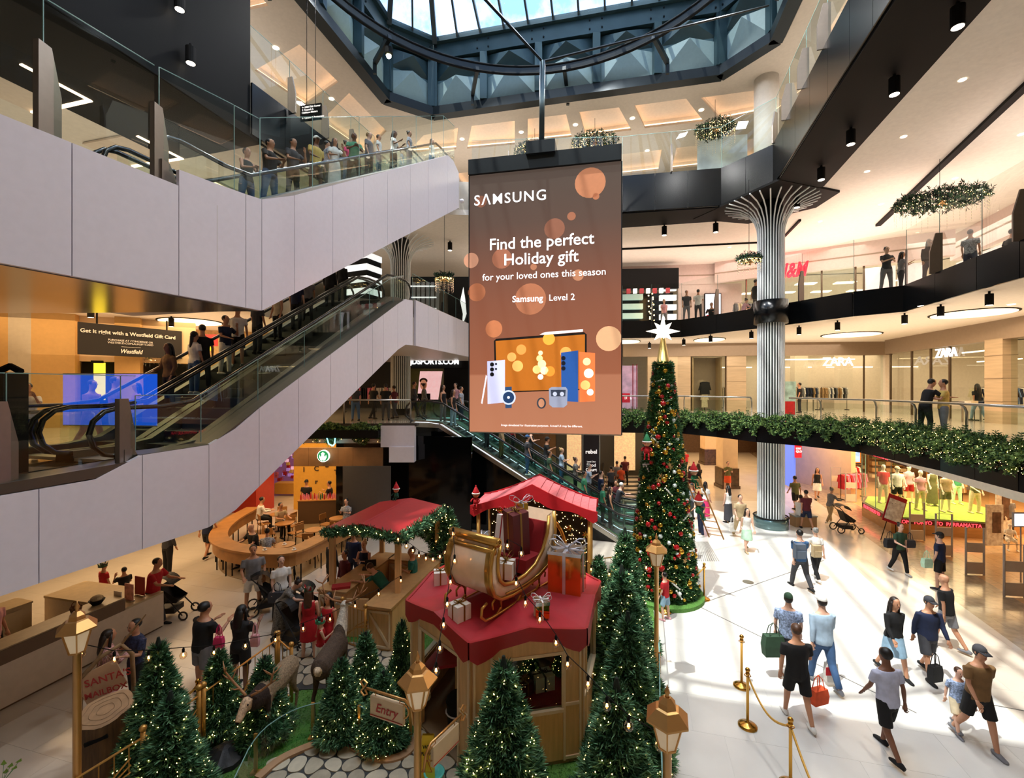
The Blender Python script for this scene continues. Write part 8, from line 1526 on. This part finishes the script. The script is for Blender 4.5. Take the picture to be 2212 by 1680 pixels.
PEOPLE = '''1918,1628,g 1.74 5 walkB m tee:lav shorts:black short:black brown black|person in a pale lavender t-shirt and black shorts, nearest on the white floor
2112,1612,g 1.74 175 walkA m tee:brown shorts:black cap:dgrey tan grey|person in a brown t-shirt, black shorts and dark cap, lower right
2068,1580,g 1.15 170 walkB m tee:plaid shorts:cream short:brown pale grey|child in a blue plaid shirt and cream shorts beside the person in brown
2004,1462,g 1.72 175 walkB m long:navy shorts:dgrey cap:dgrey tan black|person in a navy sweater, dark shorts and cap, facing the camera
1930,1458,g 1.66 178 walkA f long:black skirt:ldenim long:dark tan black|person with long dark hair, black sweater and light denim
2045,1402,g 1.72 20 walkA m tee:black shorts:grey bald:x tan grey|bald person in a black t-shirt walking behind the navy sweater
2030,1272,g 1.70 30 stand m tee:navy shorts:black cap:black pale dgrey|person in a navy polo, black shorts and black cap at the shop threshold
1943,1238,g 1.64 180 carry f tee:green trousers:black bun:dark pale white|person in a green shirt and black trousers carrying two dark bags
1729,1270,g 1.76 0 walkA m tee:blue trousers:dgrey short:black pale black 1.06|person in a blue t-shirt and grey jeans wearing a grey backpack
1763,1252,g 1.64 0 walkB f tee:white trousers:black bun:grey pale white|person in a white shirt and dark trousers beside the blue t-shirt
1703,1462,g 1.74 -25 stand m tee:plaid shorts:dgrey cap:green pale white|person in a patterned pale shirt and dark green cap
1722,1556,g 1.74 -10 carry m tee:black shorts:black short:brown tan white 1.05|person in black t-shirt and black shorts with an orange bag
1778,1480,g 1.82 -5 walkA m long:lblue trousers:denim cap:white pale grey|person in a light blue shirt, jeans and white cap
1727,19.6,.0 1.7 -60 sit m tee:white shorts:grey short:black pale white|person in a white t-shirt sitting by the striped column
1718,1103,g 1.72 5 walkB m tee:olive shorts:black short:black tan black|person in an olive t-shirt and black shorts right of the striped column
1742,1143,g 1.68 -5 walkA m tee:maroon shorts:navy short:black tan black|person in a maroon t-shirt and dark shorts right of the striped column
1765,1078,g 1.72 160 walkB f tank:black skirt:white long:dark tan black|person in black top and white skirt near the red clothes shelves
1793,1130,g 1.60 -80 push f long:grey trousers:beige bun:grey pale white|person in pale grey pushing the black stroller near the gates
1598,1162,g 1.76 175 walkA m tee:beige trousers:beige short:dark pale beige|person in a beige shirt and beige trousers left of the striped column
1613,1190,g 1.60 178 walkB f tank:white skirt:mint long:dark pale beige|person in a white top and pale green skirt
1573,1128,g 1.64 20 stand f tank:white maxi:dgrey long:black pale black|person in a white sleeveless top and long black skirt, seen from behind
1524,1118,g 1.66 -60 stand f tee:white maxi:pink long:black pale white|person in a white top and long bright pink skirt
1509,1066,g 1.72 5 walkA f tee:black skirt:beige long:brown tan black|person in a black top and beige skirt farther down the hall
1572,1060,g 1.70 170 phone f tee:olive skirt:orange short:black pale white|person in an olive top and orange skirt beside the square pillar
1481,1021,g 1.66 10 walkB m tee:red trousers:black short:black tan black|person in a red top and black trousers far down the hall
1491,1068,g 1.62 0 walkA f tank:maroon maxi:maroon long:brown tan black|person in a long maroon dress behind the tall tree
1514,1157,g 1.72 100 relax m tee:navy trousers:navy short:black tan white|person in dark navy clothes just right of the tall tree
1493,1207,g 1.62 95 phone f tee:bgreen trousers:black bun:black tan black|person in a green top and black trousers close to the tall tree
1494,1122,g 1.65 60 stand m tee:strip trousers:dgrey short:black tan black|person in a grey-blue shirt behind the navy one, right of the tall tree
1437,1338,g 1.22 40 relax m tee:red shorts:ldenim short:black pale rose|child in a red and white shirt and denim shorts at the tall tree
330,11.4,0 1.74 -85 push m tee:red trousers:dgrey short:black tan black 1.05|person in a red polo shirt pushing a stroller behind the counter
362,1240,g 1.76 -20 stand m long:dgrey trousers:black short:black tan white|person in black trousers and white shoes cut off by the white cladding
224,12.3,0 1.25 -20 stand m tee:red shorts:black short:black tan white|child in a red t-shirt and green paper crown behind the counter
268,12.1,0 1.22 60 face m tee:black shorts:black short:black tan white|child in black reaching out behind the counter
437,8.95,0 1.76 -25 phone m tee:black shorts:grey short:black tan black 1.22|large person in a black t-shirt and grey shorts, seen from behind
519,9.08,0 1.64 -10 phone f tee:black shorts:black long:black brown black 1.15|person with long black hair in a black top holding a pink bag
228,8.2,0 1.62 -30 phone f long:flor skirt:flor long:dark tan white 1.08|person in a pink floral top behind the tree-stump mailbox
297,8.55,0 1.66 165 phone f tee:nflor trousers:black short:black tan black 1.1|person in a navy floral blouse looking down at a phone
547,12.2,0 1.78 -150 relax m tee:grey shorts:white short:black tan white 1.08|bearded person in a grey t-shirt and white shorts near the bar
607,11.75,0 1.64 -140 stand f tee:white trousers:black pony:dark pale black 1.1|person in a white t-shirt with a dark bag beside the bar
607,10.9,0 1.62 -100 bend f tee:patt maxi:patt bun:dark pale black|person in a grey patterned dress bending over a stroller
667,10.0,0 1.62 10 stand f tank:red dress:red long:brown pale black|person in a red dress with long brown hair and paper antlers
709,9.75,0 1.60 165 stand f tank:red dress:red long:black tan black|person in a red dress facing the camera by the white-necked reindeer
692,9.55,0 1.18 -70 phone f tank:red skirt:white bun:dark pale white|child in a red top and white skirt with a green paper crown
448,1203,g 1.76 0 walkA m tee:navy shorts:black short:black tan black|person in black shorts half hidden by the white cladding at the bar
-20,9.4,0 1.70 -90 relax m tee:rose trousers:black bald:x tan black|person in a pink and white shirt behind the counter at the left edge
550,15.4,.0 1.76 150 sit m tee:black trousers:navy bald:x pale black 1.1|bald person in a black t-shirt sitting inside the curved bar
576,15.0,.0 1.66 20 sit f tee:strip trousers:navy bun:black tan black|person in a blue-grey top sitting with back to the camera at the bar
560,18.6,.15 1.7 -60 sit m long:white trousers:black short:black tan black|person in a white shirt sitting at the far left coffee table
603,17.9,.15 1.66 -120 sit m tee:beige trousers:black short:black tan black|person in a tan shirt sitting at a middle coffee table
662,21.0,0 1.74 180 stand m tee:black trousers:black cap:black tan black|person in black with a black cap behind the coffee counter
713,20.9,0 1.7 90 phone m tee:black trousers:black short:black tan black|person in black at the yellow wall, middle
745,20.8,0 1.62 180 phone f tee:rose trousers:black long:black pale black|person in a rose top behind the right coffee counter
768,20.4,0 1.76 160 face m tee:green trousers:dgrey short:black tan black|person in a green shirt at the right end of the coffee counter
749,18.0,0 1.6 175 phone f tee:strip trousers:navy bun:black pale black|person in a striped top behind the left pavilion
788,12.9,.05 1.62 170 phone f tank:navy maxi:navy bun:blond pale black|person in a dark vest over a white blouse inside the left pavilion
745,12.4,.05 1.5 150 stand f long:maroon trousers:black bun:black tan black|person in a red patterned top inside the left pavilion
716,13.0,.0 1.74 -40 stand m long:black trousers:black short:black tan black|person in a black jacket left of the pavilion post
764,13.6,.05 1.66 170 stand m long:navy trousers:navy cap:navy tan black|person in a navy cap at the back of the left pavilion
836,11.5,.05 1.66 80 bend m tee:teal trousers:black short:brown pale black|person in a teal t-shirt leaning over the pavilion counter
893,12.2,.05 1.66 100 phone m tee:teal trousers:black short:dark tan black|person in a teal t-shirt on the right side of the left pavilion
1998,13.9,4.5 1.78 -100 lean m tee:black trousers:black short:black tan black|person in a black t-shirt leaning on the first-floor rail
2038,13.7,4.5 1.74 60 crossed m tee:yellow trousers:grey short:black tan white|person in a yellow shirt standing at the first-floor rail
2112,20.4,4.5 1.68 -10 walkA f tee:black trousers:ldenim long:black tan black|person with long black hair at the entrance of the angled shop
1727,26.8,4.5 1.76 60 stand m tee:black trousers:black short:black tan black|person in black in front of the middle shop
60,10.4,4.5 1.6 -150 face m tee:white trousers:black short:black tan black|person in a white t-shirt filming at the far left of the first gallery
196,11.2,4.5 1.7 -90 walkA m tee:rose trousers:rose short:black pale white|person in pale pink clothes on the left landing, first
248,11.6,4.5 1.76 -60 stand m tee:rose trousers:white short:black pale white|person in a pale t-shirt on the left landing, second
296,12.6,4.5 1.62 150 stand f tee:rose trousers:grey long:black pale white|person in a pale top on the left landing, third
768,20.2,4.5 1.68 30 stand m tee:dgrey trousers:denim short:black tan black|person in dark grey by the rail over the coffee shop, leftmost
806,21.4,4.5 1.7 -30 walkA m tee:black trousers:black short:black tan black|person in black between the rail and the left column
833,20.6,4.5 1.66 10 stand m tee:black trousers:dgrey short:black tan black|person in a black t-shirt at the middle of the rail
852,21.6,4.5 1.6 60 walkB f tee:maroon trousers:dgrey short:dark tan black|person in a maroon top beside the left column
893,22.6,4.5 1.8 -80 walkA m long:dgrey trousers:black short:black tan black|person in dark clothes at the head of the central escalator
916,23.4,4.5 1.7 -60 stand f long:patt trousers:black short:dark tan black|person in brownish clothes behind the head of the central escalator
985,23.6,4.5 1.74 150 walkA m tee:rose trousers:black short:dark pale black|person in a pale top right of the portrait screen
1915,17.5,9.66 1.74 170 crossed f tee:dgrey trousers:grey bun:black pale white|person in a dark top and grey trousers with folded arms on the second gallery
1946,17.7,9.66 1.60 -120 phone f tee:grey trousers:dgrey long:dark tan black|person in grey with long hair on the second gallery
2007,16.3,9.66 1.64 150 stand f long:dgrey trousers:navy long:dark tan black|person with long wavy hair between two fins on the second gallery
2096,15.2,9.66 1.6 -60 stand m tee:strip trousers:navy short:black tan black|person in blue leaning behind the second fin from the right
2184,15.4,9.66 1.72 -90 walkA m tee:dgrey trousers:black short:black tan black|person in dark grey at the right edge of the second gallery
1483,25.3,9.66 1.72 170 stand m tee:dgrey trousers:grey short:black tan white|person in a dark t-shirt on the far second gallery, seen from behind
1508,25.2,9.66 1.76 -30 phone m tee:white trousers:dgrey short:black tan black|person in a white t-shirt on the far second gallery
1538,24.9,9.66 1.74 150 floor m long:black trousers:black short:black tan black|person in black sitting on the floor of the far second gallery
1604,22.9,9.66 1.5 -90 floor f tee:rose trousers:rose bun:dark pale white|child in pink sitting at the second-floor glass left of the column
1631,22.8,9.66 1.76 -90 walkA m tee:black trousers:black short:dark tan black|person in black walking left of the column on the second gallery
1434,27.5,9.66 1.66 180 walkA f tee:rose trousers:grey bun:dark pale white|person in a pale pink top in front of the striped shopfront
U,533,0 1.62 -110 crossed f tank:black trousers:denim short:black tan white|person in a black vest lowest on the upper escalator
U,583,0 1.78 -100 crossed m tee:black trousers:denim short:black tan white 1.1|person in a black t-shirt with folded arms on the upper escalator
U,633,0 1.74 -110 face m tee:dgrey trousers:black short:black tan black|person in a charcoal shirt drinking on the upper escalator
U,682,0 1.76 -120 relax m tee:yellow shorts:dgrey cap:white brown black|person in a yellow t-shirt and pale cap on the upper escalator
U,706,1 1.66 -60 stand m tee:strip trousers:dgrey short:black tan black|person in a grey t-shirt behind the yellow one on the upper escalator
U,723,0 1.64 -130 face f tee:white maxi:white long:black tan white|person in a white top and long white skirt on the upper escalator
U,748,1 1.6 -90 stand f tee:pink trousers:denim bun:black tan white|person in pink in the far lane of the upper escalator
U,765,0 1.74 -150 crossed f tee:bgreen trousers:black bun:black brown black 1.1|person in a green top with dark hair in a bun on the upper escalator
U,797,0 1.74 -100 stand m tee:grey trousers:dgrey short:blond pale white|fair-haired person in a grey t-shirt on the upper escalator
U,818,1 1.7 -90 stand m tee:white trousers:denim short:black tan white|person in white behind the fair-haired one on the upper escalator
U,850,0 1.7 -100 phone f tee:white trousers:black long:dark brown white|person with wavy hair in white near the middle of the upper escalator
U,868,1 1.5 -90 stand f tee:plaid shorts:denim bun:dark pale white|child in a checked top on the upper escalator
U,884,0 1.64 -90 stand f tee:strip trousers:grey bun:black tan white|person in pale grey third from the top of the upper escalator
U,909,1 1.78 -120 stand m tee:mint trousers:dgrey short:black tan white|tall person in a mint shirt near the top of the upper escalator
U,933,0 1.68 -110 stand f tee:white trousers:denim pony:dark pale white|person in white topmost on the upper escalator
L,366,1 1.68 160 relax f long:brown trousers:black long:black brown black|person with long black hair lowest on the lower escalator
L,420,1 1.66 -20 stand f tee:white trousers:denim pony:black tan white|person with a ponytail and white top low on the lower escalator
L,437,1 1.74 30 stand m tee:black trousers:black short:black tan black|person in black beside the ponytail on the lower escalator
L,487,1 1.68 -100 face m tee:navy trousers:white short:black tan white|person in a navy top and white trousers on the lower escalator
L,513,1 1.78 10 stand m tee:white shorts:black bald:x tan white|bald person in a white t-shirt on the lower escalator
L,556,1 1.7 -20 stand m tee:dgrey trousers:black short:dark tan black|person in dark grey in the middle of the lower escalator
L,600,1 1.66 160 stand f tank:cream trousers:black pony:black tan black|person in a cream sleeveless top on the lower escalator
L,640,1 1.74 0 stand m tee:navy trousers:black short:dark pale black|person in navy in the upper half of the lower escalator
L,664,1 1.7 20 stand m tee:grey trousers:black cap:black tan black|person with a cap and grey top in the upper half of the lower escalator
L,712,1 1.72 0 stand m long:black trousers:black short:black tan black|person in black near the top of the lower escalator, left
L,739,1 1.64 0 stand f long:black trousers:black short:black tan black|person in black near the top of the lower escalator, right
C,957,0 1.68 -110 stand m tank:black trousers:grey long:dark tan white|person in a dark top and pale jeans at the top of the central escalator
C,979,0 1.66 -110 stand f tank:black trousers:lblue long:dark tan white|person in pale blue jeans near the top of the central escalator
C,996,1 1.66 -100 stand m tee:strip trousers:navy short:black tan black|person in a striped top on the central escalator
C,1052,0 1.7 -100 stand f long:cream trousers:dgrey short:grey pale black|person in a cream cardigan just below the big screen
C,1083,0 1.68 -100 stand f long:beige trousers:olive bun:grey pale black|person in a pale jacket and olive trousers on the central escalator
C,1108,1 1.7 -90 stand f tee:red trousers:black bun:dark tan black|person in a red top high on the central escalator
C,1139,0 1.7 -80 stand f tee:dgrey trousers:denim cap:blue pale white|person in a blue cap with a white tote on the central escalator
C,1147,1 1.74 -100 crossed f tank:black trousers:black bun:dark pale black|person in a black vest with folded arms, far lane
C,1180,1 1.76 -100 phone m tee:black trousers:dgrey cap:black tan black|person in a black t-shirt and black cap, far lane
C,1187,0 1.6 -90 stand f tee:green trousers:dgrey bun:dark tan black|person in green low behind the bright red roof
C,1213,1 1.68 -100 crossed f tee:lblue trousers:denim bun:blond pale white|fair-haired person in a pale blue top, far lane
C,1243,1 1.64 -100 face f tee:patt trousers:black bun:brown pale black|person in a patterned top right of the pale blue one
C,1262,0 1.66 -100 stand f tee:bgreen trousers:navy short:dark tan black|person in green beside the ridge of the bright red roof
C,1271,1 1.72 -100 phone m tee:lblue trousers:grey short:grey pale black|grey-haired person in pale blue, far lane near the roof
C,1298,1 1.74 -90 stand m tee:navy trousers:black short:dark pale black|person in a navy top behind the right corner of the red roof
C,1318,0 1.68 -100 stand f tank:black trousers:black long:dark tan black|person with long hair in a black tank top low on the central escalator
C,1302,0 1.62 -90 stand f tee:bgreen trousers:black short:black tan black|person in green clothes at the foot of the central escalator
C,1334,1 1.7 -90 lean m tee:dgrey trousers:black short:white pale black|white-haired person in dark clothes at the foot of the central escalator
1320,24.8,0 1.7 10 stand m tee:dgrey trousers:black short:black tan black|person in dark clothes behind the dark totem
1333,26.5,0 1.72 0 walkA m tee:grey trousers:black short:black tan black|person in a grey top among the crowd near the golden escalators
1342,25.6,0 1.66 10 walkB f tee:orange trousers:dgrey short:black tan black|person in an orange-brown top near the golden escalators
1350,28.0,0 1.76 0 stand m tee:maroon trousers:black short:black tan black|person in maroon deep in the crowd near the golden escalators
1330,21.6,0 1.6 170 walkA f tee:maroon trousers:black bun:black tan black|person in dark red low between the golden escalator sides
1908,21.0,.66 1.78 170 stand m tee:red trousers:cream bald:x mann cream|mannequin in a red top and cream trousers, leftmost on the platform
1938,20.4,.66 1.8 170 stand m tee:white shorts:black cap:cream mann cream|mannequin in a white shirt and black shorts
1963,21.0,.66 1.76 175 stand f tee:rose shorts:red bald:x mann cream|mannequin in a pink top and red shorts
1988,19.8,.66 1.74 175 stand f tee:rose trousers:cream bald:x mann cream|mannequin in a salmon top and cream trousers
2014,20.5,.66 1.78 180 stand f tank:olive maxi:olive hat:cream mann cream|mannequin in a long olive dress and pale hat
2043,19.5,.66 1.78 180 stand m tee:beige shorts:olive cap:red mann cream|mannequin in a tan shirt and olive shorts
2067,20.8,.66 1.74 175 stand f tee:bgreen trousers:mint bald:x mann cream|mannequin in a green top and pale trousers
2106,19.3,.66 1.78 180 relax m tank:olive trousers:cream bald:x mann cream|mannequin in a dark vest and cream trousers, rightmost on the platform
2178,18.0,.0 1.78 180 stand m tee:grey trousers:dgrey bald:x mann black|mannequin in grey standing behind the poster boards
2180,1185,g 1.2 150 sit f tee:white shorts:white bald:x mann white|small all-white seated child mannequin near the right edge'''
for ln in PEOPLE.split('\n'): person(ln)
# ---- things people carry and push
def bag(loc, size, m, lab, rz=0, hl=.25):
 t = thing('bag', lab, 'bag', loc, rz); x, y, z = size; MB().add([(s*x/2*k, u*y/2*k, h) for h, k in ((0, .9), (z*.5, 1), (z, .85)) for s, u in ((-1, -1), (1, -1), (1, 1), (-1, 1))], [(3, 2, 1, 0), (8, 9, 10, 11)]+[(4*i+j, 4*i+(j+1) % 4, 4*i+4+(j+1) % 4, 4*i+4+j) for i in (0, 1) for j in range(4)]).build('bag_body', m, t, world=False)
 for u in (-.35, .35): MB().tube([(-x*.25, u*y, z*.95), (-x*.18, u*y*.5, z+hl*.7), (0, 0, z+hl), (x*.18, u*y*.5, z+hl*.7), (x*.25, u*y, z*.95)], .008, 5).build('handle', m, t, world=False)
def gp(px, py, y): p = D(px, py, y); return tuple(p)
bag(gp(1795, 1470, 9.15), (.24, .12, .36), cm('white'), 'white and red paper shopping bag held by the person in light blue'); MB()
p = D(1795, 1450, 9.07); tag(MB().box(tuple(p), (.2, .01, .16)).build('red_label', cm('red')), 'red printed square on the white shopping bag', 'label')
bag(gp(1768, 1518, 8.3), (.34, .16, .26), cm('orange'), 'orange-brown bag swinging beside the person in black', .3); bag(gp(2020, 1470, 8.9), (.26, .12, .3), cm('black'), 'black tote bag between the navy sweater and the brown t-shirt', .2)
bag(gp(1923, 1182, 14.7), (.34, .16, .28), cm('black'), 'black shoulder bag on the left of the person in green'); bag(gp(1965, 1182, 14.7), (.3, .14, .24), cm('dgrey'), 'dark bag on the right of the person in green'); bag(gp(2002, 1225, 13.5), (.26, .14, .26), cm('mint'), 'pale green shopping bag beside the person in the navy polo')
bag(gp(1582, 1147, 18.3), (.26, .12, .34), cm('white'), 'white shopping bag held by the person in beige'); bag(gp(1670, 1415, 9.4), (.42, .18, .42), cm('green'), 'dark green duffel bag on the back of the person with the cap'); bag(gp(598, 1300, 11.55), (.4, .16, .26), cm('dgrey'), 'large dark handbag on the person in white')
bag(gp(473, 1398, 8.8), (.18, .1, .2), cm('pink'), 'pink bag beside the large person in black'); bag(gp(551, 1395, 8.9), (.16, .08, .22), cm('rose'), 'lilac pink bag held by the long-haired person in black'); bag(gp(225, 1478, 8.0), (.4, .14, .28), mat('leather_tan', '7a5638', .5), 'tan leather shoulder bag on the person in pink floral')
def pack(px, py, y, m, lab, s=1): t = thing('backpack', lab, 'backpack', gp(px, py, y)); t.scale = (s,)*3; MB().box((0, 0, 0), (.3, .15, .42)).box((0, -.09, -.08), (.24, .06, .22)).build('pack', m, t, world=False); [MB().tube([(q*.1, .06, .2), (q*.13, .14, .26), (q*.12, .2, .2)], .02, 5).build('strap', m, t, world=False) for q in (-1, 1)]
pack(1727, 1190, 13.43, mat('pack_grey', '5d6878', .7), 'grey backpack on the person in the blue t-shirt'); pack(1764, 1190, 14.05, cm('beige'), 'beige backpack on the person in the white shirt', .85)
def stroller(px, py, rz, lab, s=1.0, y=None):
 p = G(px, py); t = thing('stroller', lab, 'stroller', tuple(p), R_D(rz), scale=s); k = mat('stroller_black', '141416', .6)
 for x in (-.26, .26):
  MB().tube([(x, .38, .12), (x*.9, .05, .5), (x*.9, -.38, 1.0)], .015, 6).build('frame', k, t, world=False); MB().tube([(x, -.32, .12), (x*.9, .0, .52)], .015, 6).build('frame', k, t, world=False)
  for yy, r in ((.4, .1), (-.34, .13)): MB().tube([(x, yy+r*math.cos(i*PI/7), r+.01+r*math.sin(i*PI/7)) for i in range(14)], .022, 6, True).build('wheel', k, t, world=False)
 MB().tube([(-.24, -.38, 1.0), (.24, -.38, 1.0)], .02, 6).build('handlebar', k, t, world=False); MB().add([(-.2, .2, .42), (.2, .2, .42), (.2, -.1, .42), (-.2, -.1, .42), (-.2, -.25, .85), (.2, -.25, .85), (-.2, .25, .5), (.2, .25, .5)], [(0, 1, 2, 3), (3, 2, 5, 4), (0, 6, 7, 1), (0, 3, 4, 6), (1, 7, 5, 2)]).build('seat', k, t, world=False)
 m = MB(); n = 8; m.add([(x, -.2+.32*math.cos(.3+a*1.9/n)*.9, .78+.3*math.sin(.3+a*1.9/n)) for a in range(n+1) for x in (-.22, .22)], [(2*i, 2*i+1, 2*i+3, 2*i+2) for i in range(n)]); m.build('hood', k, t, world=False); MB().box((0, -.05, .22), (.4, .4, .14)).build('basket', k, t, world=False)
stroller(1828, 1148, -95, 'black stroller pushed near the shop gates', 1.05); stroller(374, 1330, -85, 'black stroller pushed by the person in the red polo'); stroller(578, 1318, -60, 'black stroller beside the person in the grey t-shirt'); stroller(640, 1392, -110, 'black stroller beneath the bending person in the patterned dress', 1.0); stroller(672, 1345, -80, 'dark stroller behind the person with paper antlers', .95)
def crown(px, py, y, m, m2, lab):
 t = thing('paper_crown', lab, 'crown', gp(px, py, y)); MB().lathe([(.1, -.02), (.1, .03)], n=14).build('band', m, t, world=False)
 for i in range(7): a = i*2*PI/7; MB().add([(.1*math.cos(a-.3), .1*math.sin(a-.3), .02), (.1*math.cos(a+.3), .1*math.sin(a+.3), .02), (.13*math.cos(a), .13*math.sin(a), .13), (.09*math.cos(a), .09*math.sin(a), .03)], [(0, 1, 2), (0, 2, 3), (1, 3, 2)]).build('spike', m2 if i % 3 == 0 else m, t, world=False)
crown(667, 1275, 10.0, cm('green'), cm('red'), 'green and red paper crown on the long-haired person in red'); crown(692, 1342, 9.55, cm('bgreen'), cm('red'), 'green paper crown on the child in the white skirt'); crown(222, 1222, 12.3, cm('green'), cm('green'), 'green paper crown on the child in red behind the counter')
